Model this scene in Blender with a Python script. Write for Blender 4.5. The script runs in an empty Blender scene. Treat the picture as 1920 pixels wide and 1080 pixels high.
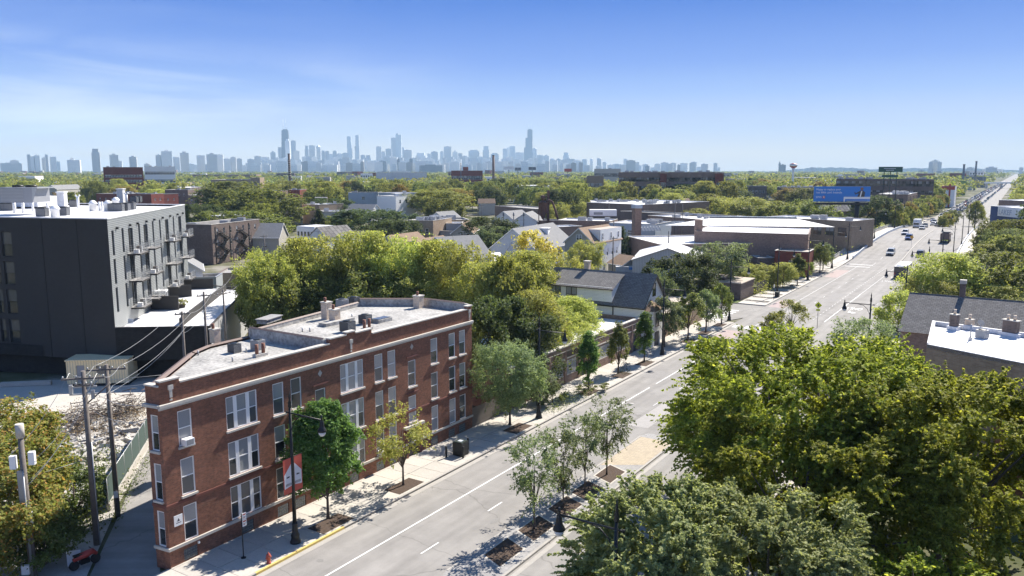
import bpy, math, random
import numpy as np
from mathutils import Vector, Matrix
R = math.radians
scene = bpy.context.scene
col = scene.collection
rng = random.Random(7)
nrg = np.random.RandomState(7)

# ------------------------------------------------------------------ camera
F = 1490.0; CH = 25.0; HOR = 318.0
TH = math.atan((540 - HOR) / F)
cd = bpy.data.cameras.new('camera'); cam = bpy.data.objects.new('camera', cd); col.objects.link(cam)
cd.sensor_width = 36.0; cd.lens = F / 1920 * 36.0; cd.clip_start = 0.5; cd.clip_end = 60000
cam.location = (0, 0, CH); cam.rotation_euler = (math.pi / 2 - TH, 0, 0)
scene.camera = cam

# ------------------------------------------------------------------ sky, sun, exposure
SUN_AZ, SUN_EL = R(39), R(44)
w = bpy.data.worlds.new('World'); scene.world = w; w.use_nodes = True
nt = w.node_tree; nt.nodes.clear()
N = nt.nodes.new; L = nt.links.new
out = N('ShaderNodeOutputWorld'); bg = N('ShaderNodeBackground'); sky = N('ShaderNodeTexSky')
sky.sky_type = 'NISHITA'; sky.sun_disc = False; sky.sun_elevation = SUN_EL; sky.sun_rotation = SUN_AZ
sky.air_density = 1.0; sky.dust_density = 0.4; sky.ozone_density = 2.5; sky.altitude = 200
tc = N('ShaderNodeTexCoord'); sep = N('ShaderNodeSeparateXYZ'); L(tc.outputs['Generated'], sep.inputs[0])
# deeper blue with height, the same all the way round and on up to the zenith
cr = N('ShaderNodeValToRGB'); L(sep.outputs['Z'], cr.inputs[0]); cr.color_ramp.interpolation = 'LINEAR'; ce = cr.color_ramp.elements
ce[0].position = 0; ce[0].color = (.83, .79, .72, 1); ce[1].position = 1; ce[1].color = (.1, .21, .46, 1)
for z_, c_ in ((.02, (5.4, 4.9, 3.9)), (.05, (3.5, 3.7, 4.5)), (.09, (1.75, 2.55, 4.8)), (.127, (.85, 1.62, 4.45)), (.195, (.12, .82, 3.6)), (.3, (.45, 1.1, 3.1))): e = ce.new(z_); e.color = (c_[0] / 6, c_[1] / 6, c_[2] / 6, 1)
mul = N('ShaderNodeMix'); mul.data_type = 'RGBA'; mul.inputs[0].default_value = .97
gn = N('ShaderNodeVectorMath'); gn.operation = 'SCALE'; gn.inputs[3].default_value = 5.2; L(cr.outputs[0], gn.inputs[0])
L(sky.outputs[0], mul.inputs[6]); L(gn.outputs[0], mul.inputs[7])
# thin cirrus streaks: stretched noise on the direction, low in the sky
mp = N('ShaderNodeMapping'); mp.inputs['Scale'].default_value = (1.6, 1.6, 11); mp.inputs['Rotation'].default_value = (R(0), R(12), R(0)); mp.inputs['Location'].default_value = (3.3, 1.2, .9)
L(tc.outputs['Generated'], mp.inputs[0])
nz = N('ShaderNodeTexNoise'); nz.inputs['Scale'].default_value = 2.2; nz.inputs['Detail'].default_value = 7; nz.inputs['Roughness'].default_value = 0.55; nz.inputs['Distortion'].default_value = 0.5
L(mp.outputs[0], nz.inputs['Vector'])
c2 = N('ShaderNodeMapRange'); c2.inputs[1].default_value = 0.42; c2.inputs[2].default_value = 0.72; c2.inputs[4].default_value = 0.95
L(nz.outputs['Fac'], c2.inputs[0])
c3 = N('ShaderNodeMapRange'); c3.inputs[1].default_value = -0.02; c3.inputs[2].default_value = -0.42  # clouds lie to the left
L(sep.outputs['X'], c3.inputs[0])
c4 = N('ShaderNodeMapRange'); c4.inputs[1].default_value = 0.08; c4.inputs[2].default_value = 0.15; c4.inputs[3].default_value = 1; c4.inputs[4].default_value = .08; L(sep.outputs['Z'], c4.inputs[0])
m0 = N('ShaderNodeMath'); m0.operation = 'MULTIPLY'; L(c2.outputs[0], m0.inputs[0]); L(c4.outputs[0], m0.inputs[1])
mm = N('ShaderNodeMath'); mm.operation = 'MULTIPLY'; L(m0.outputs[0], mm.inputs[0]); L(c3.outputs[0], mm.inputs[1])
mx = N('ShaderNodeMix'); mx.data_type = 'RGBA'; L(mm.outputs[0], mx.inputs[0]); L(mul.outputs[2], mx.inputs[6]); mx.inputs[7].default_value = (4.4, 4.7, 5.1, 1)
L(mx.outputs[2], bg.inputs['Color']); bg.inputs['Strength'].default_value = 0.1
L(bg.outputs[0], out.inputs['Surface'])
sd = bpy.data.lights.new('sun', 'SUN'); sd.energy = 4.7; sd.angle = R(0.53); sd.color = (1.0, 0.93, 0.83)
so = bpy.data.objects.new('sun', sd); col.objects.link(so)
sv = Vector((math.sin(SUN_AZ) * math.cos(SUN_EL), math.cos(SUN_AZ) * math.cos(SUN_EL), math.sin(SUN_EL)))
so.rotation_euler = sv.to_track_quat('Z', 'Y').to_euler()
so.location = (60, 60, 90)
vs = scene.view_settings; scene.display_settings.display_device = 'sRGB'
vs.view_transform = 'Standard'; vs.look = 'None'; vs.exposure = 1.16; vs.gamma = 1.0; vs.use_curve_mapping = False
cy = scene.cycles; cy.max_bounces = 6; cy.diffuse_bounces = 4; cy.glossy_bounces = 2; cy.transmission_bounces = 3; cy.volume_bounces = 1; cy.transparent_max_bounces = 6
cy.use_adaptive_sampling = True; cy.adaptive_threshold = 0.02; cy.use_denoising = True
cy.caustics_reflective = False; cy.caustics_refractive = False

# ------------------------------------------------------------------ place helpers
A = R(32.5)                      # heading of the avenue
RS = math.pi / 2 - A             # rotation whose local X runs along the avenue, local Y to its left
def W(s, t, z=0.0):              # along the avenue, to its right
    return Vector((s * math.sin(A) + t * math.cos(A), s * math.cos(A) - t * math.sin(A), z))
def ray(px, py):
    x = (px - 960) / F; y = -(py - 540) / F
    return (x, math.cos(TH) + y * math.sin(TH), -math.sin(TH) + y * math.cos(TH))
def G(px, py, z=0.0):            # where the sight line to a photo point meets height z
    r = ray(px, py); k = (z - CH) / r[2]
    return Vector((r[0] * k, r[1] * k, z))
def D(px, py, d):                # point on a sight line at ground distance d
    r = ray(px, py); k = d / math.hypot(r[0], r[1])
    return Vector((r[0] * k, r[1] * k, CH + r[2] * k))
def PXL(p):
    dz = p[2] - CH; f = p[1] * math.cos(TH) - dz * math.sin(TH); u = p[1] * math.sin(TH) + dz * math.cos(TH)
    return (960 + F * p[0] / f, 540 - F * u / f)
_zp = [(-1e4, 0), (225, 0), (240, .35), (258, 1.5), (278, 2.5), (305, 3.0), (335, 2.8), (370, 1.7), (405, .6), (440, 0.05), (460, 0), (1e5, 0)]
def zr(s):
    for (a, za), (b, zb) in zip(_zp, _zp[1:]):
        if s <= b:
            q = (s - a) / (b - a); return za + (zb - za) * q
    return 0

# ------------------------------------------------------------------ materials
def mat(name, color, rough=0.8, metal=0.0, noise=None, bump=0.0, spec=0.5, nscale=1.0, brick=None, emis=0, coord='Object', uvn=False):
    m = bpy.data.materials.new(name); m.use_nodes = True; t = m.node_tree; b = t.nodes['Principled BSDF']
    b.inputs['Roughness'].default_value = rough; b.inputs['Metallic'].default_value = metal
    b.inputs['Specular IOR Level'].default_value = spec
    b.inputs['Base Color'].default_value = (*color, 1)
    n = t.nodes.new; l = t.links.new; cur = None
    tcn = n('ShaderNodeTexCoord')
    if brick:                    # (colour a, colour b, mortar, width, height, mortar size)
        bt = n('ShaderNodeTexBrick'); bt.inputs['Scale'].default_value = 1
        bt.inputs['Color1'].default_value = (*brick[0], 1); bt.inputs['Color2'].default_value = (*brick[1], 1); bt.inputs['Mortar'].default_value = (*brick[2], 1)
        bt.inputs['Brick Width'].default_value = brick[3]; bt.inputs['Row Height'].default_value = brick[4]; bt.inputs['Mortar Size'].default_value = brick[5]
        bt.inputs['Bias'].default_value = -0.1; bt.inputs['Mortar Smooth'].default_value = 0.3
        l(tcn.outputs['UV'], bt.inputs['Vector']); cur = bt.outputs['Color']
    if noise:                    # amplitude of light/dark weathering
        a = n('ShaderNodeTexNoise'); a.inputs['Scale'].default_value = nscale; a.inputs['Detail'].default_value = 6; a.inputs['Roughness'].default_value = 0.65
        l(tcn.outputs[coord], a.inputs['Vector'])
        b2 = n('ShaderNodeTexNoise'); b2.inputs['Scale'].default_value = nscale * 9; b2.inputs['Detail'].default_value = 3
        l(tcn.outputs[coord], b2.inputs['Vector'])
        ad = n('ShaderNodeMath'); ad.operation = 'ADD'; l(a.outputs['Fac'], ad.inputs[0]); l(b2.outputs['Fac'], ad.inputs[1])
        r = n('ShaderNodeMapRange'); r.inputs[1].default_value = 0.65; r.inputs[2].default_value = 1.35; r.inputs[3].default_value = 1 - noise; r.inputs[4].default_value = 1 + noise
        l(ad.outputs[0], r.inputs[0])
        v = n('ShaderNodeMix'); v.data_type = 'RGBA'; v.blend_type = 'MULTIPLY'; v.inputs[0].default_value = 1
        if cur: l(cur, v.inputs[6])
        else: v.inputs[6].default_value = (*color, 1)
        cb = n('ShaderNodeCombineXYZ')
        for i in range(3): l(r.outputs[0], cb.inputs[i])
        l(cb.outputs[0], v.inputs[7]); cur = v.outputs[2]
        if bump:
            bp = n('ShaderNodeBump'); bp.inputs['Strength'].default_value = bump; bp.inputs['Distance'].default_value = 0.05
            l(ad.outputs[0], bp.inputs['Height']); l(bp.outputs[0], b.inputs['Normal'])
    if cur: l(cur, b.inputs['Base Color'])
    if emis: b.inputs['Emission Color'].default_value = (*color, 1); b.inputs['Emission Strength'].default_value = emis
    return m

M = {}
M['brick'] = mat('red_brick', (.2, .07, .05), .9, noise=.32, nscale=.5, brick=((.275, .112, .066), (.155, .066, .043), (.22, .14, .105), .22, .075, .012), spec=.2)
M['brick_far'] = mat('brown_brick', (.2, .13, .1), .9, noise=.25, nscale=.3, brick=((.3, .2, .15), (.22, .14, .105), (.28, .22, .19), .45, .15, .02), spec=.2)
M['brick_tan'] = mat('tan_brick', (.36, .27, .18), .9, noise=.2, nscale=.3, brick=((.38, .28, .19), (.28, .2, .135), (.34, .29, .23), .45, .15, .02), spec=.2)
M['brick_dark'] = mat('dark_brick', (.11, .085, .08), .9, noise=.25, nscale=.3, brick=((.19, .14, .12), (.13, .1, .088), (.17, .145, .13), .45, .15, .02), spec=.2)
M['brick_red2'] = mat('red_brick_far', (.2, .06, .045), .9, noise=.25, nscale=.2, spec=.2)
M['stone'] = mat('limestone', (.5, .47, .42), .85, noise=.15, nscale=1.5)
M['stone_red'] = mat('red_stone_band', (.16, .06, .045), .85, noise=.15, nscale=2)
M['roofsilver'] = mat('silver_roof_membrane', (.345, .335, .315), .8, noise=.6, nscale=.45, bump=.25)
M['roofwhite'] = mat('white_roof_membrane', (.66, .66, .67), .7, noise=.22, nscale=.3)
M['roofgrey'] = mat('grey_roof_felt', (.3, .29, .28), .85, noise=.25, nscale=.4)
M['rooftan'] = mat('tan_roof_felt', (.42, .36, .3), .85, noise=.2, nscale=.4)
M['shingle'] = mat('grey_asphalt_shingle', (.1, .1, .105), .95, noise=.25, nscale=1.2, brick=((.21, .2, .19), (.15, .143, .137), (.09, .088, .085), .5, .28, .03), spec=.2)
M['shingle_br'] = mat('brown_asphalt_shingle', (.25, .18, .13), .95, noise=.2, nscale=1.2, spec=.2)
M['shingle_gr'] = mat('pale_grey_shingle', (.24, .24, .24), .95, noise=.2, nscale=1.2, spec=.2)
M['white'] = mat('white_paint', (.85, .85, .84), .5, noise=.05, nscale=2)
M['siding'] = mat('white_siding', (.8, .8, .77), .6, noise=.06, nscale=1, brick=((.82, .82, .79), (.79, .79, .76), (.55, .55, .54), 6, .2, .02))
M['siding_tan'] = mat('taupe_siding', (.42, .4, .35), .7, noise=.06, nscale=1, brick=((.43, .41, .36), (.41, .39, .34), (.25, .24, .2), 6, .2, .02))
M['siding_grey'] = mat('grey_siding', (.3, .32, .33), .7, noise=.08, nscale=1)
M['bluegrey'] = mat('blue_grey_render', (.42, .46, .52), .7, noise=.12, nscale=.3)
M['dark'] = mat('charcoal_brick_wall', (.02, .02, .02), .9, noise=.25, nscale=.25, brick=((.032, .03, .029), (.024, .023, .022), (.018, .018, .018), .45, .15, .02), spec=.3)
M['darkpanel'] = mat('charcoal_metal_panel', (.052, .049, .047), .75, noise=.08, nscale=.3, spec=.25)
M['metal'] = mat('corrugated_grey_metal', (.3, .32, .33), .45, .35, noise=.08, nscale=.4, brick=((.4, .42, .42), (.37, .39, .39), (.18, .19, .2), 8, .22, .05))
M['metalwall'] = mat('pale_ribbed_metal', (.5, .5, .5), .5, .2, noise=.06, nscale=.5, brick=((.52, .52, .52), (.49, .49, .49), (.32, .32, .32), .35, 20, .05))
M['black'] = mat('black_painted_steel', (.012, .014, .015), .45, .2)
M['dgreen'] = mat('dark_green_steel', (.02, .035, .03), .5, .1)
M['wood'] = mat('weathered_pole_wood', (.17, .15, .135), .9, noise=.3, nscale=3)
M['wooddark'] = mat('dark_weathered_wood', (.09, .075, .065), .9, noise=.3, nscale=2)
M['galv'] = mat('galvanised_steel', (.42, .43, .44), .45, .5, noise=.1, nscale=2)
M['acdark'] = mat('dark_condenser_steel', (.06, .065, .075), .5, .3, noise=.1, nscale=4)
M['acgrey'] = mat('grey_condenser_steel', (.3, .31, .33), .5, .3, noise=.1, nscale=4)
M['glass'] = mat('dark_window_glass', (.03, .035, .04), .06, spec=.9)
M['glassblind'] = mat('glass_over_pale_blind', (.3, .31, .32), .1, spec=.8, noise=.06, nscale=2)
M['glassgrey'] = mat('glass_over_grey_screen', (.09, .095, .1), .15, spec=.7)
M['glassblock'] = mat('glass_block', (.14, .15, .15), .15, spec=.8)
M['mortar'] = mat('pale_mortar', (.5, .49, .46), .9)
M['conc'] = mat('pale_concrete', (.47, .44, .39), .9, noise=.12, nscale=.8)
M['conc2'] = mat('pale_concrete_worn', (.42, .395, .355), .9, noise=.14, nscale=.8)
M['kerb'] = mat('kerb_concrete', (.36, .34, .31), .9, noise=.15, nscale=1.5)
M['asphalt'] = None
M['mulch'] = mat('brown_mulch', (.075, .05, .035), 1, noise=.4, nscale=6, bump=.5)
M['paint'] = mat('road_paint_white', (.74, .74, .72), .7, noise=.12, nscale=2)
M['paintworn'] = mat('worn_road_paint', (.5, .5, .49), .8, noise=.2, nscale=3)
M['buslane'] = mat('faded_red_lane_surface', (.345, .275, .262), .9, noise=.2, nscale=1)
M['yellow'] = mat('yellow_kerb_paint', (.6, .45, .14), .7, noise=.25, nscale=4)
M['paverg'] = mat('grey_pavers', (.3, .29, .28), .9, noise=.12, nscale=1, brick=((.33, .32, .31), (.27, .26, .255), (.2, .2, .19), .3, .3, .012))
M['pavery'] = mat('buff_pavers', (.45, .36, .23), .9, noise=.12, nscale=1, brick=((.42, .35, .25), (.36, .3, .22), (.3, .26, .2), .3, .3, .012))
M['grass'] = mat('lawn_grass', (.1, .13, .035), 1, noise=.3, nscale=1.5)
M['red'] = mat('red_paint', (.42, .05, .035), .45)
M['banner'] = mat('banner_red', (.5, .09, .06), .7)
M['bannerwhite'] = mat('banner_white', (.62, .62, .66), .7)
M['ink'] = mat('dark_print', (.05, .05, .06), .7)
M['rust'] = mat('rusty_steel', (.12, .06, .045), .85, noise=.35, nscale=2)
M['chim'] = mat('buff_chimney_brick', (.4, .3, .2), .9, noise=.15, nscale=2, brick=((.68, .52, .36), (.5, .37, .25), (.66, .6, .54), .22, .075, .012))
M['cream'] = mat('cream_metal', (.86, .7, .42), .6, noise=.08, nscale=.8, brick=((.88, .72, .43), (.85, .69, .41), (.55, .48, .33), .3, 20, .04))
M['tile'] = mat('brown_coping_tile', (.17, .12, .1), .6, noise=.2, nscale=3)
M['copper'] = mat('terracotta_flue', (.2, .09, .06), .8)
M['bill'] = mat('billboard_blue', (.03, .2, .6), .5)
M['billwhite'] = mat('billboard_white', (.75, .76, .78), .5)
M['lakeblue'] = mat('deep_blue_wall', (.02, .05, .16), .6)
M['greensign'] = mat('green_sign', (.02, .09, .07), .5)
M['signy'] = mat('fluorescent_yellow_sign', (.62, .68, .02), .5)
M['signo'] = mat('amber_sign', (.8, .4, .02), .5)
M['skin'] = mat('skin_print', (.25, .13, .09), .7)
M['tyre'] = mat('tyre_rubber', (.02, .02, .02), .9)
M['chrome'] = mat('wheel_rim', (.4, .4, .4), .3, .8)
M['fencescreen'] = mat('green_fence_screen', (.045, .075, .066), .9, noise=.15, nscale=.8)
M['rubble'] = mat('concrete_rubble', (.42, .4, .37), .95, noise=.2, nscale=1)
M['hydrant'] = mat('red_hydrant', (.38, .08, .05), .5)
M['bark'] = mat('bark', (.1, .08, .065), .95, noise=.3, nscale=5)
M['greenwall'] = mat('green_painted_wall', (.2, .3, .08), .8)
M['lampglass'] = mat('lamp_glass', (.6, .62, .64), .1, spec=.8)
def hazeless(c, f=.1): return c
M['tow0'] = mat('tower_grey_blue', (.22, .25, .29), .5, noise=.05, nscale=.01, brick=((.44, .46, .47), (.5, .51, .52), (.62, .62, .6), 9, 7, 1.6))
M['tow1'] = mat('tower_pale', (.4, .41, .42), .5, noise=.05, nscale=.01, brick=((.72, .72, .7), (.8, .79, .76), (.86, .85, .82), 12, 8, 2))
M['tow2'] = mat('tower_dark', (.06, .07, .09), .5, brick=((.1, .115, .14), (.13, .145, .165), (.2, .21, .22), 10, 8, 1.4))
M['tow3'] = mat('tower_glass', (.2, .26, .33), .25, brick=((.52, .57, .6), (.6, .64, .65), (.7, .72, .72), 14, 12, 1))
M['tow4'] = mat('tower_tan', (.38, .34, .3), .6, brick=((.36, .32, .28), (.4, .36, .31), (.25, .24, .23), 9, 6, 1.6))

def asphalt():
    m = bpy.data.materials.new('worn_asphalt'); m.use_nodes = True; t = m.node_tree; b = t.nodes['Principled BSDF']; n = t.nodes.new; l = t.links.new
    b.inputs['Roughness'].default_value = .88; b.inputs['Specular IOR Level'].default_value = .25
    tcn = n('ShaderNodeTexCoord'); mpn = n('ShaderNodeMapping'); l(tcn.outputs['UV'], mpn.inputs[0]); mpn.inputs['Scale'].default_value = (.05, .9, 1)
    a = n('ShaderNodeTexNoise'); a.inputs['Scale'].default_value = 1; a.inputs['Detail'].default_value = 5; l(mpn.outputs[0], a.inputs['Vector'])   # wheel tracks along the road
    b2 = n('ShaderNodeTexNoise'); b2.inputs['Scale'].default_value = .35; b2.inputs['Detail'].default_value = 8; b2.inputs['Roughness'].default_value = .7; l(tcn.outputs['UV'], b2.inputs['Vector'])
    b3 = n('ShaderNodeTexNoise'); b3.inputs['Scale'].default_value = 14; b3.inputs['Detail'].default_value = 3; l(tcn.outputs['UV'], b3.inputs['Vector'])
    vo = n('ShaderNodeTexVoronoi'); vo.feature = 'DISTANCE_TO_EDGE'; vo.inputs['Scale'].default_value = .12
    mp2 = n('ShaderNodeMapping'); mp2.inputs['Scale'].default_value = (1.0, .45, 1); l(tcn.outputs['UV'], mp2.inputs[0])
    b4 = n('ShaderNodeTexNoise'); b4.inputs['Scale'].default_value = .8; l(tcn.outputs['UV'], b4.inputs['Vector'])
    mv = n('ShaderNodeMix'); mv.data_type = 'RGBA'; mv.blend_type = 'LINEAR_LIGHT'; mv.inputs[0].default_value = .35; l(mp2.outputs[0], mv.inputs[6]); l(b4.outputs['Color'], mv.inputs[7])
    l(mv.outputs[2], vo.inputs['Vector'])
    ck = n('ShaderNodeMapRange'); ck.inputs[1].default_value = 0; ck.inputs[2].default_value = .007; ck.inputs[3].default_value = .74; ck.inputs[4].default_value = 1; l(vo.outputs['Distance'], ck.inputs[0])
    s1 = n('ShaderNodeMath'); s1.operation = 'ADD'; l(a.outputs['Fac'], s1.inputs[0]); l(b2.outputs['Fac'], s1.inputs[1])
    s2 = n('ShaderNodeMath'); s2.operation = 'MULTIPLY_ADD'; s2.inputs[1].default_value = .35; l(b3.outputs['Fac'], s2.inputs[0]); l(s1.outputs[0], s2.inputs[2])
    r = n('ShaderNodeMapRange'); r.inputs[1].default_value = .8; r.inputs[2].default_value = 1.55; r.inputs[3].default_value = .185; r.inputs[4].default_value = .33; l(s2.outputs[0], r.inputs[0])
    m2 = n('ShaderNodeMath'); m2.operation = 'MULTIPLY'; l(r.outputs[0], m2.inputs[0]); l(ck.outputs[0], m2.inputs[1])
    cb = n('ShaderNodeCombineXYZ'); l(m2.outputs[0], cb.inputs[0])
    m3 = n('ShaderNodeMath'); m3.operation = 'MULTIPLY'; m3.inputs[1].default_value = .955; l(m2.outputs[0], m3.inputs[0]); l(m3.outputs[0], cb.inputs[1])
    m4 = n('ShaderNodeMath'); m4.operation = 'MULTIPLY'; m4.inputs[1].default_value = .90; l(m2.outputs[0], m4.inputs[0]); l(m4.outputs[0], cb.inputs[2])
    l(cb.outputs[0], b.inputs['Base Color'])
    return m
M['asphalt'] = asphalt(); M['stain'] = mat('oil_stained_asphalt', (.2, .192, .183), .75, noise=.2, nscale=3); M['patch_dark'] = mat('newer_asphalt_patch', (.235, .225, .215), .9, noise=.2, nscale=2); M['patch_pale'] = mat('pale_asphalt_patch', (.33, .315, .3), .9, noise=.15, nscale=2)

def ground_mat():
    m = bpy.data.materials.new('mixed_ground'); m.use_nodes = True; t = m.node_tree; b = t.nodes['Principled BSDF']; n = t.nodes.new; l = t.links.new
    b.inputs['Roughness'].default_value = 1; b.inputs['Specular IOR Level'].default_value = .1
    tcn = n('ShaderNodeTexCoord')
    a = n('ShaderNodeTexNoise'); a.inputs['Scale'].default_value = .03; a.inputs['Detail'].default_value = 8; a.inputs['Roughness'].default_value = .7; l(tcn.outputs['Object'], a.inputs['Vector'])
    r = n('ShaderNodeValToRGB'); l(a.outputs['Fac'], r.inputs[0]); el = r.color_ramp.elements
    el[0].position = .38; el[0].color = (.06, .075, .03, 1); el[1].position = .62; el[1].color = (.3, .28, .25, 1)
    x = el.new(.5); x.color = (.12, .12, .07, 1)
    l(r.outputs[0], b.inputs['Base Color']); return m
M['ground'] = ground_mat()

def leafmat(name, c1, c2, c3=None, f3=.12, trans=.45):
    m = bpy.data.materials.new(name); m.use_nodes = True; t = m.node_tree; n = t.nodes.new; l = t.links.new
    for x in list(t.nodes): t.nodes.remove(x)
    o = n('ShaderNodeOutputMaterial'); at = n('ShaderNodeAttribute'); at.attribute_name = 'rnd'
    oi = n('ShaderNodeObjectInfo')
    r = n('ShaderNodeValToRGB'); l(at.outputs['Fac'], r.inputs[0]); el = r.color_ramp.elements
    el[0].color = (*c1, 1); el[1].position = 1 - f3 if c3 else 1; el[1].color = (*c2, 1)
    if c3: x = el.new(1.0); x.color = (*c3, 1)
    hs = n('ShaderNodeHueSaturation'); l(r.outputs[0], hs.inputs['Color'])
    h = n('ShaderNodeMapRange'); h.inputs[3].default_value = .487; h.inputs[4].default_value = .517; l(oi.outputs['Random'], h.inputs[0]); l(h.outputs[0], hs.inputs['Hue'])
    v = n('ShaderNodeMapRange'); v.inputs[3].default_value = .78; v.inputs[4].default_value = 1.22; l(oi.outputs['Random'], v.inputs[0]); l(v.outputs[0], hs.inputs['Value'])
    d = n('ShaderNodeBsdfPrincipled'); d.inputs['Roughness'].default_value = .6; d.inputs['Specular IOR Level'].default_value = .12; l(hs.outputs[0], d.inputs['Base Color'])
    tr = n('ShaderNodeBsdfTranslucent'); tm = n('ShaderNodeMix'); tm.data_type = 'RGBA'; tm.blend_type = 'MULTIPLY'; tm.inputs[0].default_value = 1
    l(hs.outputs[0], tm.inputs[6]); tm.inputs[7].default_value = (1.35, 1.35, .75, 1); l(tm.outputs[2], tr.inputs['Color'])
    x = n('ShaderNodeMixShader'); x.inputs[0].default_value = trans; l(d.outputs[0], x.inputs[1]); l(tr.outputs[0], x.inputs[2]); l(x.outputs[0], o.inputs['Surface'])
    return m
M['leaf_elm'] = leafmat('elm_leaf', (.13, .16, .028), (.4, .42, .075), (.56, .5, .12), .08, trans=.52)
M['leaf_green'] = leafmat('green_leaf', (.12, .145, .045), (.28, .3, .1))
M['leaf_grey'] = leafmat('grey_green_leaf', (.12, .165, .08), (.32, .37, .2))
M['leaf_silver'] = leafmat('silvery_green_leaf', (.22, .28, .12), (.56, .6, .3))
M['leaf_yel'] = leafmat('yellow_green_leaf', (.25, .28, .07), (.52, .53, .18), (.62, .56, .22), .1, trans=.48)
M['leaf_gold'] = leafmat('golden_leaf', (.4, .36, .1), (.7, .6, .2))
M['leaf_dark'] = leafmat('dark_green_leaf', (.055, .08, .035), (.14, .17, .075))
M['leaf_maple'] = leafmat('maple_leaf', (.09, .17, .045), (.22, .34, .1))
M['leaf_rust'] = leafmat('rusting_leaf', (.16, .19, .05), (.32, .33, .09), (.5, .26, .09), .3)
M['leaf_olive'] = leafmat('olive_leaf', (.17, .19, .055), (.38, .38, .12))
M['leaf_rusttree'] = leafmat('russet_leaf', (.2, .16, .06), (.36, .26, .1))
M['dry'] = leafmat('dry_brush', (.14, .1, .06), (.28, .2, .12), trans=.1)
M['weed'] = leafmat('green_weeds', (.08, .11, .03), (.16, .19, .05), trans=.2)
# ------------------------------------------------------------------ mesh builder
class MB:
    def __init__(s): s.v = []; s.f = []; s.m = []; s.mats = []; s.sm = []
    def mi(s, k):
        if k not in s.mats: s.mats.append(k)
        return s.mats.index(k)
    def face(s, pts, k, sm=False):
        b = len(s.v); s.v += [tuple(p) for p in pts]; s.f.append(tuple(range(b, b + len(pts)))); s.m.append(s.mi(k)); s.sm.append(sm)
    def box(s, x0, x1, y0, y1, z0, z1, k, top=None, T=None):
        p = [(x0, y0, z0), (x1, y0, z0), (x1, y1, z0), (x0, y1, z0), (x0, y0, z1), (x1, y0, z1), (x1, y1, z1), (x0, y1, z1)]
        if T: p = [tuple(T @ Vector(q)) for q in p]
        b = len(s.v); s.v += p
        for f in ((0, 3, 2, 1), (0, 1, 5, 4), (1, 2, 6, 5), (2, 3, 7, 6), (3, 0, 4, 7)):
            s.f.append(tuple(b + i for i in f)); s.m.append(s.mi(k)); s.sm.append(False)
        s.f.append(tuple(b + i for i in (4, 5, 6, 7))); s.m.append(s.mi(top or k)); s.sm.append(False)
        return s
    def prism(s, poly, z0, z1, k, top=None, bottom=True):
        n = len(poly); ar = sum(poly[i][0] * poly[(i + 1) % n][1] - poly[(i + 1) % n][0] * poly[i][1] for i in range(n))
        if ar < 0: poly = poly[::-1]
        for i in range(n):
            a, b = poly[i], poly[(i + 1) % n]
            s.face([(a[0], a[1], z0), (b[0], b[1], z0), (b[0], b[1], z1), (a[0], a[1], z1)], k)
        s.face([(p[0], p[1], z1) for p in poly], top or k)
        if bottom: s.face([(p[0], p[1], z0) for p in poly[::-1]], k)
        return s
    def tube(s, pts, rad, k, n=8, sm=True, cap=True):
        pts = [Vector(p) for p in pts]; rings = []
        if not isinstance(rad, (list, tuple)): rad = [rad] * len(pts)
        for i, p in enumerate(pts):
            d = (pts[min(i + 1, len(pts) - 1)] - pts[max(i - 1, 0)]).normalized()
            u = d.orthogonal().normalized() if abs(d.z) > .95 else d.cross(Vector((0, 0, 1))).normalized(); w_ = d.cross(u)
            if abs(d.z) > .95: u = Vector((1, 0, 0)); w_ = d.cross(u).normalized(); u = w_.cross(d)
            b = len(s.v); s.v += [tuple(p + (u * math.cos(2 * math.pi * j / n) + w_ * math.sin(2 * math.pi * j / n)) * rad[i]) for j in range(n)]; rings.append(b)
        for a, b in zip(rings, rings[1:]):
            for j in range(n):
                s.f.append((a + j, a + (j + 1) % n, b + (j + 1) % n, b + j)); s.m.append(s.mi(k)); s.sm.append(sm)
        if cap:
            s.f.append(tuple(rings[0] + j for j in range(n))[::-1]); s.m.append(s.mi(k)); s.sm.append(False)
            s.f.append(tuple(rings[-1] + j for j in range(n))); s.m.append(s.mi(k)); s.sm.append(False)
        return s
    def lathe(s, prof, k, n=12, c=(0, 0, 0)):
        return s.tube([(c[0], c[1], c[2] + z) for r, z in prof], [max(r, .001) for r, z in prof], k, n)
    def mesh(s, name):
        me = bpy.data.meshes.new(name); me.from_pydata(s.v, [], s.f)
        for k in s.mats: me.materials.append(M[k])
        me.polygons.foreach_set('material_index', s.m); me.polygons.foreach_set('use_smooth', s.sm)
        uv = me.uv_layers.new(name='uv'); d = [0.0] * (2 * len(me.loops)); i = 0
        for p in me.polygons:
            nx, ny, nzz = p.normal
            if abs(nzz) > .75: tx, ty, up = 1, 0, None
            else:
                h = math.hypot(nx, ny) or 1; tx, ty = -ny / h, nx / h; up = 1 / max(.3, math.sqrt(max(0, 1 - nzz * nzz)))
            for li in p.loop_indices:
                c = me.vertices[me.loops[li].vertex_index].co
                d[2 * li] = c.x * tx + c.y * ty; d[2 * li + 1] = c.y if up is None else c.z * up
        uv.data.foreach_set('uv', d); me.update(); return me
    def build(s, name, parent=None, loc=None, rz=0, label=None, cat=None, group=None, kind=None):
        o = bpy.data.objects.new(name, s.mesh(name)); col.objects.link(o)
        if parent: o.parent = parent
        if loc is not None: o.location = loc
        o.rotation_euler = (0, 0, rz)
        return tag(o, label, cat, group, kind)
def tag(o, label=None, cat=None, group=None, kind=None):
    if label: o['label'] = label
    if cat: o['category'] = cat
    if group: o['group'] = group
    if kind: o['kind'] = kind
    return o
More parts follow.
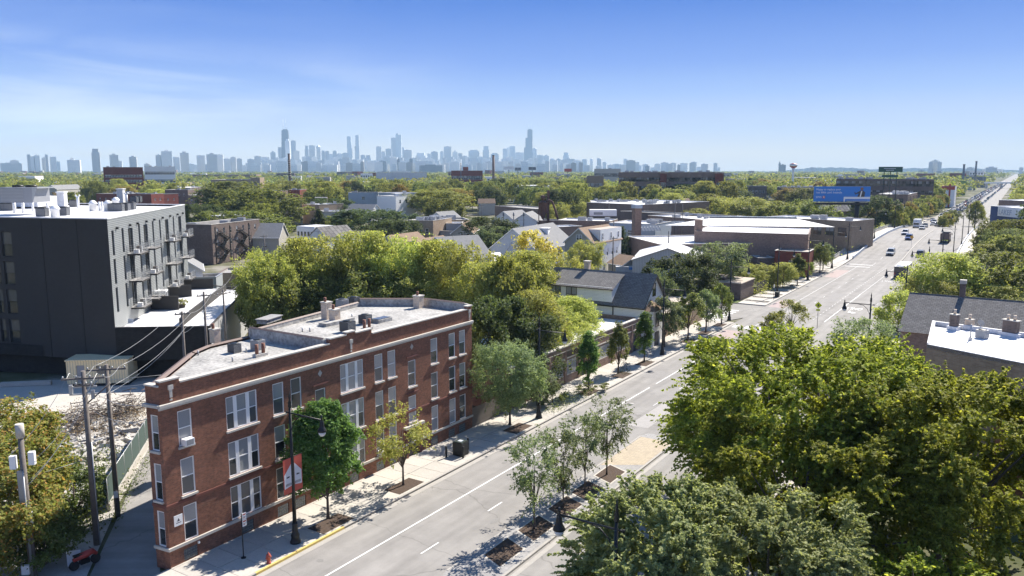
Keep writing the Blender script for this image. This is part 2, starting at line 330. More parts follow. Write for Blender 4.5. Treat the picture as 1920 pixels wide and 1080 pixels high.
def thing(name, label, cat, loc=(0, 0, 0), rz=0, group=None):
    o = bpy.data.objects.new(name, None); col.objects.link(o); o.location = loc; o.rotation_euler = (0, 0, rz); o.empty_display_size = .5
    return tag(o, label, cat, group)
KIDS = {}
def kids(o):
    return [c for c in bpy.data.objects if c.parent == o]
def dup(o, loc=None, rz=None, label=None, group=None, parent=None, tree=None):
    tree = tree if tree is not None else snap(o)
    def rec(nd, par):
        c = nd[0].copy(); col.objects.link(c); c.parent = par
        for k in nd[1]: rec(k, c)
        return c
    r = rec(tree, parent)
    if loc is not None: r.location = loc
    if rz is not None: r.rotation_euler = (0, 0, rz)
    if label: r['label'] = label
    if group: r['group'] = group
    return r
def snap(o): return (o, [snap(c) for c in kids(o)])
def inst(name, me, parent, loc=(0, 0, 0), rz=0, scale=None, label=None):
    o = bpy.data.objects.new(name, me); col.objects.link(o); o.parent = parent; o.location = loc; o.rotation_euler = (0, 0, rz)
    if scale: o.scale = scale
    if label: o['label'] = label
    return o
def wall(m, p0, p1, z0, z1, ops, k, rev=.12, kr=None):      # a wall with openings; outward is to the right of p0->p1
    dx, dy = p1[0] - p0[0], p1[1] - p0[1]; Ln = math.hypot(dx, dy); ux, uy = dx / Ln, dy / Ln; nx, ny = uy, -ux
    us = sorted({0, Ln} | {u for o in ops for u in o[:2]}); zs = sorted({z0, z1} | {z for o in ops for z in o[2:4]})
    P = lambda u, z, d=0: (p0[0] + ux * u - nx * d, p0[1] + uy * u - ny * d, z)
    for a, b in zip(us, us[1:]):
        run = None
        for c, d in zip(zs, zs[1:]):
            mu, mz = (a + b) / 2, (c + d) / 2
            if any(o[0] < mu < o[1] and o[2] < mz < o[3] for o in ops):
                if run: m.face([P(a, run[0]), P(b, run[0]), P(b, run[1]), P(a, run[1])], k); run = None
            else: run = (run[0], d) if run else (c, d)
        if run: m.face([P(a, run[0]), P(b, run[0]), P(b, run[1]), P(a, run[1])], k)
    for u0, u1, a, b in ops:
        kk = kr or k
        m.face([P(u0, a), P(u0, a, rev), P(u0, b, rev), P(u0, b)], kk); m.face([P(u1, a, rev), P(u1, a), P(u1, b), P(u1, b, rev)], kk)
        m.face([P(u0, b), P(u0, b, rev), P(u1, b, rev), P(u1, b)], kk); m.face([P(u0, a, rev), P(u0, a), P(u1, a), P(u1, a, rev)], kk)

_wcache = {}
def window(parent, x, y, z, ang, wd, ht, style='sash', frame='white', sill='stone', glass=('glassblind', 'glass'), depth=.1):
    """window part: frame > panes, sill. x,y,z is the lower middle of the opening; local X along the wall, -Y outward"""
    key = (round(wd, 2), round(ht, 2), style, frame, sill, glass)
    if key not in _wcache:
        fr = MB(); t = .075; y0, y1 = -.02, .06
        def frame_box(a, b):
            fr.box(a, a + t, y0, y1, 0, ht, frame); fr.box(b - t, b, y0, y1, 0, ht, frame)
            fr.box(a + t, b - t, y0, y1, 0, t, frame); fr.box(a + t, b - t, y0, y1, ht - t, ht, frame)
            fr.box(a + t, b - t, y0 + .012, y1 - .01, ht * .5 - .03, ht * .5 + .03, frame)
        panes = []
        if style == 'sash': cols_ = [(-wd / 2, wd / 2)]
        elif style == 'triple': q = wd; cols_ = [(-q / 2, -q * .2), (-q * .2, q * .2), (q * .2, q / 2)]
        elif style == 'pair': cols_ = [(-wd / 2, 0), (0, wd / 2)]
        else: cols_ = [(-wd / 2, wd / 2)]
        for i, (a, b) in enumerate(cols_):
            frame_box(a + (.06 if style == 'triple' and i else 0), b - (.06 if style == 'triple' and i < 2 else 0))
            pa, pb = a + t, b - t
            g = (glass[(i) % 2], glass[(i + 1) % 2]) if style == 'triple' else glass
            up = MB(); up.face([(pa, .02, ht / 2), (pb, .02, ht / 2), (pb, .02, ht - t), (pa, .02, ht - t)], glass[0]); lo = MB(); lo.face([(pa, .03, t), (pb, .03, t), (pb, .03, ht / 2), (pa, .03, ht / 2)], g[1])
            panes += [up.mesh('pane'), lo.mesh('pane')]
        if style == 'triple':
            for q in (-wd * .2, wd * .2): fr.box(q - .07, q + .07, y0 + .005, y1, 0, ht, frame)
        sl = None
        if sill: sb = MB(); sb.box(-wd / 2 - .08, wd / 2 + .08, -.2, .05, -.14, -.003, sill); sl = sb.mesh('sill')
        _wcache[key] = (fr.mesh('window'), panes, sl)
    fm, panes, sl = _wcache[key]
    o = inst('window', fm, parent, (x, y, z), ang)
    for p in panes: inst('pane', p, o)
    if sl: inst('sill', sl, o)
    return o

# ------------------------------------------------------------------ foliage
def leaves_mesh(name, C, Nn, size, k, asp=.6, rs=None):
    """C (n,3) leaf centres, Nn (n,3) rough normals"""
    rs = rs or nrg; n = len(C)
    Nn = Nn + rs.normal(0, .55, (n, 3)); Nn /= np.linalg.norm(Nn, axis=1)[:, None] + 1e-9
    T = np.cross(Nn, rs.normal(0, 1, (n, 3))); T /= np.linalg.norm(T, axis=1)[:, None] + 1e-9
    B = np.cross(Nn, T); sz = size * rs.uniform(.7, 1.3, (n, 1))
    V = np.empty((n, 4, 3)); V[:, 0] = C - T * sz * .5; V[:, 1] = C + B * sz * asp * .5; V[:, 2] = C + T * sz * .5; V[:, 3] = C - B * sz * asp * .5
    me = bpy.data.meshes.new(name); me.vertices.add(4 * n); me.vertices.foreach_set('co', V.reshape(-1).astype(np.float32))
    me.loops.add(4 * n); me.loops.foreach_set('vertex_index', np.arange(4 * n, dtype=np.int32))
    me.polygons.add(n); me.polygons.foreach_set('loop_start', np.arange(0, 4 * n, 4, dtype=np.int32)); me.polygons.foreach_set('loop_total', np.full(n, 4, dtype=np.int32))
    at = me.attributes.new('rnd', 'FLOAT', 'FACE'); at.data.foreach_set('value', rs.uniform(0, 1, n).astype(np.float32))
    me.materials.append(M[k]); me.update(calc_edges=True); return me

def crown_pts(rs, rad, hc, ntw, npt, shape='round', twig=.3, lob=.22, inner=.45, spread=.1, nclus=None, cs0=.12, cs1=.24):
    """points and normals of a crown centred on the origin, radius rad, height hc. The twigs gather in clusters, which leaves gaps between them."""
    nclus = nclus or max(12, ntw // 9)
    d = rs.normal(0, 1, (nclus, 3)); d[:, 2] = d[:, 2] * .8 + .18; d /= np.linalg.norm(d, axis=1)[:, None]
    lo = rs.normal(0, 1, (9, 3)); lo /= np.linalg.norm(lo, axis=1)[:, None]; am = rs.uniform(-.6, 1, 9) * lob
    bump = 1 + (np.maximum(0, d @ lo.T) ** 4 * am).sum(1)
    f = rs.uniform(inner, 1, nclus) ** .6 * bump
    P = d * f[:, None]
    if shape == 'cone':
        zz = (P[:, 2] + 1) / 2; zz = np.clip(zz, 0, 1); fac = np.clip(1.12 - zz, .1, 1) * np.clip(zz * 6 + .35, 0, 1); h = np.hypot(P[:, 0], P[:, 1]) + 1e-6
        P[:, :2] *= (fac)[:, None]
    elif shape == 'oval':
        zz = (P[:, 2] + 1) / 2; P[:, :2] *= np.clip(1.18 - zz * .55, .3, 1)[:, None]
    elif shape == 'vase':
        zz = (P[:, 2] + 1) / 2; P[:, :2] *= np.clip(.45 + zz * .75, .3, 1.1)[:, None]
    cs = rs.uniform(cs0, cs1, nclus)
    ci = rs.randint(0, nclus, ntw)
    O = P[ci] + rs.normal(0, 1, (ntw, 3)) * cs[ci][:, None] * .55
    S = np.array([rad, rad, hc / 2]); O = O * S; dirs = O / (np.linalg.norm(O, axis=1)[:, None] + 1e-6) + rs.normal(0, .45, (ntw, 3)) + np.array([0, 0, .25])
    dirs /= np.linalg.norm(dirs, axis=1)[:, None]
    ln = rad * twig * rs.uniform(.5, 1.2, ntw)
    u = rs.uniform(0, 1, (ntw, npt)); sp = spread * rad
    C = O[:, None, :] + dirs[:, None, :] * (u * ln[:, None])[..., None] + rs.normal(0, 1, (ntw, npt, 3)) * (sp * (1.05 - u))[..., None]
    C[..., 2] -= (u ** 2) * ln[:, None] * .25
    Nn = np.repeat(dirs[:, None, :] * .5 + np.array([0, 0, .75]), npt, 1)
    return C.reshape(-1, 3), Nn.reshape(-1, 3), P * S

def trunk_mesh(name, h, r, tips, n=8, lean=0, k='bark', rs=None, fork=.35, wig=.04):
    m = MB(); m.tube([(0, 0, -.1), (0, 0, h * .04), (lean * .3, 0, h * fork * .6), (lean * .6, 0, h * fork), (lean, 0, h * .8)], [r * 1.35, r * 1.05, r * .85, r * .75, r * .22], k, n)
    for tp in tips:
        tp = Vector(tp); b = Vector((lean * .6, 0, h * fork * (0.85 + .5 * rng.random()))); mid = b.lerp(tp, .5) + Vector((rng.uniform(-1, 1), rng.uniform(-1, 1), .8)) * h * wig
        m.tube([b, mid, tp], [r * .42, r * .26, r * .07], k, 5)
    return m.mesh(name)

def make_tree_meshes(nm, h, rad, k, ntw, npt, leaf, shape='round', base=.28, seed=1, r=None, **kw):
    rs = np.random.RandomState(seed); hc = h * (1 - base)
    C, Nn, cl = crown_pts(rs, rad, hc * .94, ntw, npt, shape, **kw); C[:, 2] += h * base + hc * .5; cl = cl.copy(); cl[:, 2] += h * base + hc * .5
    ok = C[:, 2] < h * 1.0; C, Nn = C[ok], Nn[ok]
    me = leaves_mesh('crown', C, Nn, leaf, k, rs=rs)
    tips = [cl[i] * .97 for i in range(min(len(cl), 16))]
    return me, trunk_mesh('trunk', h * .92, r or h * .017, tips, fork=max(.15, base * .9))

PROTO = {}
def proto(k, *a, **kw): PROTO[k] = (a[0], a[1], make_tree_meshes(k, *a, **kw))
proto('yelA', 14, 5.6, 'leaf_yel', 900, 36, .33, 'oval', .2, 11, twig=.34, lob=.5)
proto('yelB', 14, 5.8, 'leaf_yel', 900, 36, .33, 'round', .2, 12, twig=.34, lob=.5)
proto('olvA', 13, 6, 'leaf_olive', 520, 30, .5, 'round', .2, 13, lob=.4)
proto('olvB', 13, 6, 'leaf_olive', 520, 30, .5, 'oval', .2, 14, lob=.5)
proto('grnA', 13, 6, 'leaf_green', 560, 32, .5, 'round', .18, 15, lob=.4)
proto('grnB', 13, 6.3, 'leaf_green', 560, 32, .5, 'oval', .18, 16, lob=.5)
proto('drkA', 12, 5.5, 'leaf_dark', 560, 32, .42, 'round', .15, 17, lob=.4)
proto('gryA', 11, 5, 'leaf_grey', 560, 34, .34, 'round', .12, 18, lob=.5)
proto('goldA', 13, 5.2, 'leaf_gold', 300, 26, .42, 'oval', .2, 19, lob=.6)
proto('rusA', 13, 5.4, 'leaf_rusttree', 420, 28, .5, 'oval', .2, 20, lob=.4)
proto('conA', 10, 2.6, 'leaf_dark', 420, 28, .3, 'cone', .1, 21, twig=.4, lob=.2)
proto('cone', 6.6, 1.45, 'leaf_green', 420, 30, .17, 'cone', .2, 22, twig=.3, lob=.25, spread=.12)
proto('coneB', 6.6, 1.4, 'leaf_maple', 420, 30, .17, 'cone', .2, 23, twig=.3, lob=.25, spread=.12)
proto('strA', 6.8, 2.0, 'leaf_grey', 380, 28, .2, 'oval', .3, 24, twig=.3, lob=.4)
proto('strB', 6.8, 2.0, 'leaf_green', 380, 28, .2, 'oval', .3, 25, twig=.3, lob=.4)
proto('bush', 2.4, 1.8, 'leaf_yel', 140, 24, .2, 'round', .02, 26, lob=.5)
proto('bushG', 2.4, 1.8, 'leaf_green', 140, 24, .2, 'round', .02, 27, lob=.5)
proto('low', 12, 6.2, 'leaf_olive', 90, 20, 1.1, 'round', .1, 28, lob=.5)
proto('lowG', 12, 6.2, 'leaf_green', 90, 20, 1.1, 'round', .1, 29, lob=.5)
proto('lowY', 12, 6.2, 'leaf_yel', 90, 20, 1.1, 'round', .1, 30, lob=.5)
def place_tree(k, loc, h, rad, label, group=None, name='tree', cat='tree', rz=None, crown_label=None):
    ph, pr, (cm, tm) = PROTO[k]
    o = thing(name, label, cat, loc, rng.uniform(0, 6.28) if rz is None else rz, group)
    sc = (rad / pr, rad / pr, h / ph)
    inst('crown', cm, o, scale=sc); inst('trunk', tm, o, scale=(sc[2], sc[2], sc[2]) if k not in ('bush', 'bushG') else sc)
    return o
# photo rectangles that random trees further on must not cover: (x0, x1, y, distance)
KEEP = []
def keep(x0, x1, y0, y1, d): KEEP.append((x0, x1, y0, y1, d))
def clear_of(p, h, rad):
    d = math.hypot(p.x, p.y); x, yb = PXL((p.x, p.y, 0)); yt = PXL((p.x, p.y, h))[1]; wv = rad * 1500 / d
    for x0, x1, y0, y1, kd in KEEP:
        if d < kd + rad and x + wv > x0 and x - wv < x1 and yt < y1 and yb > y0: return False
    return True
FOOT = []   # footprints: centre, radius
# ------------------------------------------------------------------ setting: ground, avenue, side street, pavements
def sheet(name, pts, k, z=0.0, kind='structure', parent=None):
    m = MB(); m.face([(p[0], p[1], z) for p in pts], k)
    if m.mesh('x').polygons[0].normal.z < 0: m = MB(); m.face([(p[0], p[1], z) for p in pts[::-1]], k)
    return m.build(name, parent, kind=None if parent else kind)
def ribbon(name, t0, t1, s0, s1, k, dz=0.0, parent=None, skirt=None, step=10, kind='structure'):
    ss = [s0]; s = s0
    while s < s1:
        s = min(s1, s + (step if s < 500 else 200)); ss.append(s)
    ss = sorted(set(ss + [a for a, _ in _zp if s0 < a < s1]))
    me = bpy.data.meshes.new(name); v = []; f = []; uv = []
    for s in ss:
        for t in (t0, t1): p = W(s, t, zr(s) + dz); v.append(tuple(p)); uv.append((s, t))
    for i in range(len(ss) - 1): f.append((2 * i, 2 * i + 1, 2 * i + 3, 2 * i + 2))
    if skirt:
        for i in range(len(ss) - 1):
            for j in (0, 1):
                a, b = 2 * i + j, 2 * i + 2 + j; n = len(v); v += [(v[a][0], v[a][1], -.1), (v[b][0], v[b][1], -.1)]; uv += [(uv[a][0], uv[a][1] - v[a][2]), (uv[b][0], uv[b][1] - v[b][2])]
                f.append((a, b, n + 1, n) if j else (b, a, n, n + 1))
    me.from_pydata(v, [], f); me.materials.append(M[k]); u = me.uv_layers.new(name='uv')
    for lp in me.loops: u.data[lp.index].uv = uv[lp.vertex_index]
    me.update()
    if me.polygons[0].normal.z < 0: me.flip_normals()
    o = bpy.data.objects.new(name, me); col.objects.link(o); o.parent = parent
    return tag(o, kind=None if parent else kind)
sheet('ground', [(-16000, -400), (16000, -400), (16000, 14000), (-16000, 14000)], 'ground', -.12)
road = ribbon('road', -38.3, -14.0, -60, 5200, 'asphalt', 0.0, skirt=True)
ribbon('gutter', -38.3, -37.85, -60, 128, 'kerb', .006, road); ribbon('gutter', -14.45, -14.0, -60, 128, 'kerb', .006, road)
# side street leaving the avenue to the left (grid aligned), with its crossing
sheet('side_street', [G(1345, 604), G(1415, 592), G(1440, 572), G(1370, 563), G(1250, 535), G(1170, 524), G(1160, 530), G(1280, 570)], 'asphalt', -.02)
def mark(pts, k='paint', z=.012, name='marking', parent=None):
    m = MB(); ps = [(p[0], p[1], z + zr0(p)) for p in pts]; m.face(ps, k); me = m.mesh(name)
    if me.polygons[0].normal.z < 0: me.flip_normals()
    o = bpy.data.objects.new(name, me); col.objects.link(o); o.parent = parent or road; return o
def zr0(p):
    s = p[0] * math.sin(A) + p[1] * math.cos(A); return zr(s)
def STof(p): return p[0] * math.sin(A) + p[1] * math.cos(A), p[0] * math.cos(A) - p[1] * math.sin(A)
def strip(s0, s1, t, wd=.13, k='paint'): return mark([W(s0, t - wd / 2), W(s1, t - wd / 2), W(s1, t + wd / 2), W(s0, t + wd / 2)], k, name='lane_line')
for a, b in ((20, 84), (86, 104)): strip(a, b, -34.6)
strip(124, 160, -34.6, .12, 'paintworn'); strip(160, 224, -34.6, .12, 'paintworn')
s = 30.35
while s < 215:
    if not 104 < s < 128: strip(s, s + 1.9, -31.45, .11, 'paint' if s < 60 else 'paintworn')
    s += 7.85
for s in range(60, 220, 10):
    if not 118 < s < 132: strip(s, s + 2, -21.2, .11, 'paintworn')
strip(137, 172, -25.9, .13); strip(172, 224, -25.9, .12, 'paintworn')
for s in np.arange(138, 222, 2.6): strip(s, s + 1.2, -27.9, .11, 'paintworn')
for s in range(228, 420, 12): strip(s, s + 4, -31.6, .12, 'paintworn')
for s0, s1, t0, t1 in ((106.5, 122, -37.8, -34.7), (147, 156, -37.8, -34.7), (196, 212, -37.8, -34.8)):
    mark([W(s0, t0), W(s1, t0), W(s1, t1), W(s0, t1)], 'buslane', .009, 'lane_patch')
for i in range(6): mark([W(124.6, -37.6 + i * 1.9), W(126.8, -37.6 + i * 1.9), W(126.8, -36.9 + i * 1.9), W(124.6, -36.9 + i * 1.9)], 'paint', .012, 'crossing_bar')
for i in range(7):   # bars of the crossing over the side street
    s0 = 129 + i * 1.75; mark([W(s0, -44.6), W(s0 + .75, -44.6), W(s0 + .75, -41.0), W(s0, -41.0)], 'paint', .012, 'crossing_bar')
for s0 in (221, 226): mark([W(s0, -37.5), W(s0 + 1.0, -37.5), W(s0 + 1.0, -31.5), W(s0, -31.5)], 'paintworn', .02, 'crossing_bar')
def ground_text(txt, s, t, hs, wt, k='paintworn', away=False):
    cu = bpy.data.curves.new('t', 'FONT'); cu.body = txt; cu.align_x = 'CENTER'; o = bpy.data.objects.new('t', cu); col.objects.link(o)
    bpy.context.view_layer.update(); me = bpy.data.meshes.new_from_object(o); bpy.data.objects.remove(o)
    me.materials.clear(); me.materials.append(M[k]); o = bpy.data.objects.new('lane_word', me); col.objects.link(o); o.parent = road
    o.location = W(s, t, .014); o.rotation_euler = (0, 0, RS - math.pi / 2 + (0 if away else math.pi)); o.scale = (wt, hs, 1); return o
ground_text('ONLY', 154.5, -24.0, 3.6, 1.05, 'paint'); ground_text('ONLY', 197, -24.0, 3.6, 1.05)
def turn_arrow(s, t, k='paintworn'):
    q = [(0, -.12), (1.9, -.12), (1.9, .5), (2.5, .5), (1.7, 1.3), (.9, .5), (1.5, .5), (1.5, .14), (0, .14)]
    pts = [W(s - a, t + b) for a, b in q]; m = MB(); m.face([(p.x, p.y, .013) for p in pts], k); me = m.mesh('turn_arrow')
    if me.polygons[0].normal.z < 0: me.flip_normals()
    o = bpy.data.objects.new('turn_arrow', me); col.objects.link(o); o.parent = road
turn_arrow(150.5, -24.2, 'paint'); turn_arrow(205, -24.2)
for s0, s1, t0, t1, kk in ((52, 58.5, -33.9, -31.9, 'patch_dark'), (70, 80, -31.0, -28.9, 'patch_pale'), (88, 92, -37.4, -35.2, 'patch_dark'), (29, 33.4, -24.2, -21, 'patch_dark'), (160, 171, -30.6, -28.4, 'patch_dark'), (178, 182, -36.8, -34.9, 'patch_dark'), (140, 146, -33.8, -31.6, 'patch_pale')): mark([W(s0, t0), W(s1, t0 + .1), W(s1 - .1, t1), W(s0 + .2, t1 - .1)], kk, .006, 'road_patch')
for px, py, r_ in ((1062, 757, .4), (1183, 757, .35), (1220, 698, .45), (1287, 622, .4), (1376, 635, .3), (1655, 548, .4)):
    g = G(px, py); m = MB(); m.lathe([(0, 0), (r_, 0), (r_, .012), (0, .012)], 'ink' if r_ > .42 else 'roofgrey', 14); o = m.build('manhole_cover', road); o.location = (g.x, g.y, .004)

for s_ in (44.5, 71, 96.5, 121): m = MB(); m.box(0, .6, 0, .4, 0, .012, 'ink'); m.build('drain_grate', road, W(s_, -37.95, .006), RS)
for i in range(46):   # oil and tyre stains along the lanes
    s_ = rng.uniform(28, 215); t_ = rng.choice((-36.3, -33.1, -30.1, -22.9, -19.5)) + rng.gauss(0, .35); n_ = 9; a_, b_ = rng.uniform(.2, 1.8), rng.uniform(.1, .35)
    mark([W(s_ + a_ * math.cos(q) * rng.uniform(.7, 1.2), t_ + b_ * math.sin(q) * rng.uniform(.7, 1.2)) for q in np.linspace(0, 5.6, n_)], 'stain', .0045 + i * .00003, 'oil_stain')
# left pavement: kerb and slabs, each slab a piece
side = MB(); side.box(-90, 100.3, 0, 5.2, -.1, .10, 'conc2'); pav = side.build('sidewalk', loc=W(28, -38.3), rz=RS, kind='structure')
kb = MB(); kb.box(-90, 98.5, 0, .17, -.1, .158, 'kerb'); kb.build('kerb', pav)
yk = MB(); yk.box(2.5, 10.2, -.004, .175, .0, .163, 'yellow'); yk.build('yellow_kerb_paint', pav)
slabs = []
for i, kk in enumerate(('conc', 'conc2', 'conc')):
    sb = MB(); q = .012; sb.box(q, 1.68 - q, q, 2.38 - q, .09, .15 - i * .002, kk); slabs.append(sb.mesh('slab'))
PITS = [38.6, 46.6, 63.5, 78.5, 87.5, 94.6, 110.5, 117.5, 125.1]
for i in range(-6, 59):
    for j in range(2): inst('slab', rng.choice(slabs), pav, (i * 1.69, .18 + j * 2.4, 0))
sw2 = MB(); sw2.box(0, 75, 0, 5.2, -.1, .15, 'conc'); p2 = sw2.build('sidewalk', loc=W(147.5, -38.3), rz=RS, kind='structure')
k2 = MB(); k2.box(0, 75, -.005, .17, -.1, .158, 'kerb'); k2.build('kerb', p2)
for i in range(0, 44): inst('slab', slabs[i % 3], p2, (i * 1.69, .5, .004), scale=(1, 1.9, 1))
sheet('grass_verge', [W(147.5, -43.6), W(147.5, -50), W(150.2, -50), W(150.2, -43.6)], 'grass', .12)
sw3 = MB(); sw3.box(-90, 196, -4.8, 0, -.1, .14, 'conc2'); p3 = sw3.build('sidewalk', loc=W(28, -14.0), rz=RS, kind='structure')
k3 = MB(); k3.box(-90, 196, -.17, .005, -.1, .15, 'kerb'); k3.build('kerb', p3)
# tree pits with mulch
for i, s in enumerate(PITS):
    m = MB(); m.box(-2.0, 1.0, -.85, .75, .1, .157, 'mulch'); m.build('tree_pit', pav, (s - 28, 1.25, 0))
# median
med = MB(); med.prism([(0, .35), (1.2, 0), (31.5, 0), (32.5, .4), (32.5, 3.1), (31.5, 3.5), (1.2, 3.5), (0, 3.1)], -.1, .13, 'kerb', 'paverg')
md = med.build('median', loc=W(36, -25.1), rz=RS, kind='structure')
mk = MB()
for y0 in (0, 3.34): mk.box(1.2, 31.4, y0 - .004 * (y0 == 0), y0 + .17, -.05, .15, 'kerb')
mk.build('kerb', md)
bf = MB(); bf.face([(24.6, .2, .136), (31.2, .2, .136), (31.2, 3.3, .136), (22.6, 3.3, .136)], 'pavery'); bf.build('buff_paving', md)
for c in (5.2, 9.4, 13.6, 17.2, 21.3):
    m = MB(); a = 1.55; m.face([(c - 2.1, .75, .140), (c + 1.1, .75, .140), (c + 2.0, 2.75, .140), (c - 1.2, 2.75, .140)], 'conc')
    m.face([(c - 1.85, .88, .146), (c + .98, .88, .146), (c + 1.75, 2.62, .146), (c - 1.08, 2.62, .146)], 'mulch'); m.build('planting_bed', md)
mg = ribbon('gutter', -24.95, -24.6, 36, 68, 'kerb', .006, road)
# bridge: barriers, parapets, footways
def barrier(name, t, s0, s1, h, wd, k, label, parts=None):
    o = thing(name, label, 'barrier', W(s0, t, 0), 0); m = MB(); n = int((s1 - s0) / 8)
    for i in range(n):
        a, b = s0 + (s1 - s0) * i / n, s0 + (s1 - s0) * (i + 1) / n
        P = [W(a, t - wd / 2, zr(a)), W(a, t + wd / 2, zr(a)), W(b, t + wd / 2, zr(b)), W(b, t - wd / 2, zr(b))]; P = [p - o.location for p in P]; U = Vector((0, 0, h)); B_ = Vector((0, 0, -.2))
        P = [p + B_ for p in P]; Q = [p + U - B_ for p in P]
        for i0, i1 in ((0, 1), (1, 2), (2, 3), (3, 0)): m.face([P[i1], P[i0], Q[i0], Q[i1]], k)
        m.face([Q[0], Q[3], Q[2], Q[1]][::-1], k)
    m.build('wall', o)
    if parts:
        for z in (.25, .5): m2 = MB(); m2.tube([W(s, t, zr(s) + h + z) - o.location for s in np.arange(s0, s1 + 1, 8)], .05, 'galv', 5); m2.build('rail', o)
        pm = MB(); pm.box(-.05, .05, -.05, .05, 0, .5, 'galv'); pm = pm.mesh('post')
        for s in np.arange(s0, s1, 3.2): inst('post', pm, o, tuple(W(s, t, zr(s) + h) - o.location))
    return o
ribbon('bridge_footway', -42.6, -38.5, 222, 460, 'conc', .15, skirt=True); ribbon('bridge_footway', -13.8, -9.8, 222, 460, 'conc', .15, skirt=True)
barrier('road_barrier', -38.4, 238, 404, .75, .3, 'bluegrey', 'low grey concrete barrier between the left lanes and the rising footway')
barrier('road_barrier', -13.9, 250, 390, .75, .3, 'bluegrey', 'low grey concrete barrier along the right edge of the rising roadway')
barrier('bridge_parapet', -42.6, 226, 440, .8, .3, 'conc2', 'long parapet with metal rails along the left edge of the overpass', 1)
barrier('bridge_parapet', -9.9, 240, 430, .8, .3, 'conc2', 'parapet with metal rails along the right edge of the overpass', 1)
mdl = barrier('median_kerb', -26.2, 228, 330, .16, .35, 'kerb', 'narrow raised kerb dividing the lanes on the overpass')
# alley, vacant lot, paved yard on the left
sheet('alley', [G(165, 1085), G(300, 1085), G(300, 1064), W(36, -51), W(50, -56), W(70, -66), W(120, -100), G(270, 840), G(225, 960)], 'asphalt', -.05)
sheet('paved_yard', [G(-60, 870), G(-60, 722), G(300, 700), G(300, 760), G(284, 800), G(150, 800)], 'conc', -.04)
sheet('vacant_lot', [G(-40, 1090), G(160, 1085), G(215, 960), G(284, 830), G(284, 800), G(150, 795), G(-60, 865)], 'rubble', -.03)

# ------------------------------------------------------------------ the flat-iron brick apartment building
HB = thing('brick_apartment_building', 'three storey red brick corner apartment building with white framed windows and silver roof', 'building', W(28, -43.3, 0), RS)
sing = [29.63, 37.15, 38.8, 47.65, 49.25, 54.98, 57.65, 59.25]; rows = [(1.5, 3.85), (4.55, 6.95), (7.78, 10.08)]
ops = []; wl = []
for c in sing:
    for i, (a, b) in enumerate(rows): ops.append((c - 28 - .5, c - 28 + .5, a, b)); wl.append((c - 28, a, 1.0, b - a, 'sash'))
for c in (34.0, 44.55):
    for a, b in rows: ops.append((c - 28 - 1.28, c - 28 + 1.28, a, b)); wl.append((c - 28, a, 2.56, b - a, 'triple'))
for c in (41.15, 51.85):
    for a, b in ((3.25, 5.55), (6.4, 8.7)): ops.append((c - 28 - .52, c - 28 + .52, a, b)); wl.append((c - 28, a, 1.04, b - a, 'sash'))
DO = [(51.85 - 28 - .75, 51.85 - 28 + .75, .16, 2.55), (41.15 - 28 - .55, 41.15 - 28 + .55, .16, 2.4)]; ops += DO
GB = [(c - 28 - .52, c - 28 + .52, .2, 1.0) for c in (29.5, 34.0, 37.15, 38.8, 44.5, 47.6, 49.2, 54.9, 57.5, 59.15)]; ops += GB
WL = 32.8; wm = MB()
C2 = (-.15, 1.2); poly = [(0, 0), (WL, 0), (33.0, 5.8), (29.6, 11.4), (14, 9.0), (10, 8.8), (8, 7.9), C2]
wall(wm, (0, 0), (WL, 0), 0, 11.9, ops, 'brick')
cl = math.hypot(*C2); cops = [(cl / 2 - .33, cl / 2 + .33, a, b) for a, b in rows]
wall(wm, C2, (0, 0), 0, 11.9, cops, 'brick')
for p, q in zip(poly[1:], poly[2:]): wall(wm, p, q, 0, 11.9 if p[0] > 14.1 or q == poly[2] else 11.5, [], 'brick')
wm.build('wall', HB)
# raised parapet blocks (butted on top of the wall)
for a, b, h in ((0, 1.4, .28), (14.2, 16.0, .38), (16.0, 17.0, .55), (17.0, 18.9, .38), (32.0, WL, .28)): pr = MB(); pr.box(a, b, 0, .3, 11.9, 11.9 + h, 'brick'); pr.build('raised_parapet', HB)
cp = MB()
for a, b, z in ((0, 1.4, 12.18), (1.4, 14.2, 11.9), (14.2, 16.0, 12.28), (16.0, 17.0, 12.45), (17.0, 18.9, 12.28), (18.9, 32.0, 11.9), (32.0, WL + .05, 12.18)):
    n = max(1, int((b - a) / 1.2))
    for i in range(n):
        m = MB(); q = (b - a) / n; m.box(a + q * i + .004, a + q * (i + 1) - .004, -.1, .38, z, z + .1, 'stone'); m.build('coping_stone', HB)
m = MB(); an = math.atan2(C2[1], C2[0]); Tm = Matrix.Rotation(an, 4, 'Z'); m.box(0, cl, -.38, .1, 12.0, 12.1, 'stone', T=Matrix.Translation((0, 0, -.1)) @ Tm); m.build('coping_stone', HB)
m = MB(); m.box(-.15, WL + .05, -.22, 0, 10.6, 10.78, 'stone'); m.box(-.15, WL + .05, -.12, 0, 10.45, 10.6, 'stone'); m.build('cornice', HB)
m = MB(); m.box(-.02, cl + .1, -.0, .22, 10.6, 10.78, 'stone', T=Matrix.Rotation(an, 4, 'Z')); m.build('cornice', HB)
m = MB(); m.box(-.1, WL, -.12, 0, 1.3, 1.49, 'stone'); m.box(0, cl + .05, 0, .12, 1.3, 1.49, 'stone', T=Matrix.Rotation(an, 4, 'Z')); m.build('sill_course', HB)
m = MB(); m.box(0, WL, -.14, 0, .0, .17, 'conc'); m.build('footing', HB)
m = MB(); m.box(-.06, WL, -.06, 0, 4.12, 4.3, 'stone_red'); m.box(0, cl, 0, .06, 4.12, 4.3, 'stone_red', T=Matrix.Rotation(an, 4, 'Z')); m.build('brick_band', HB)
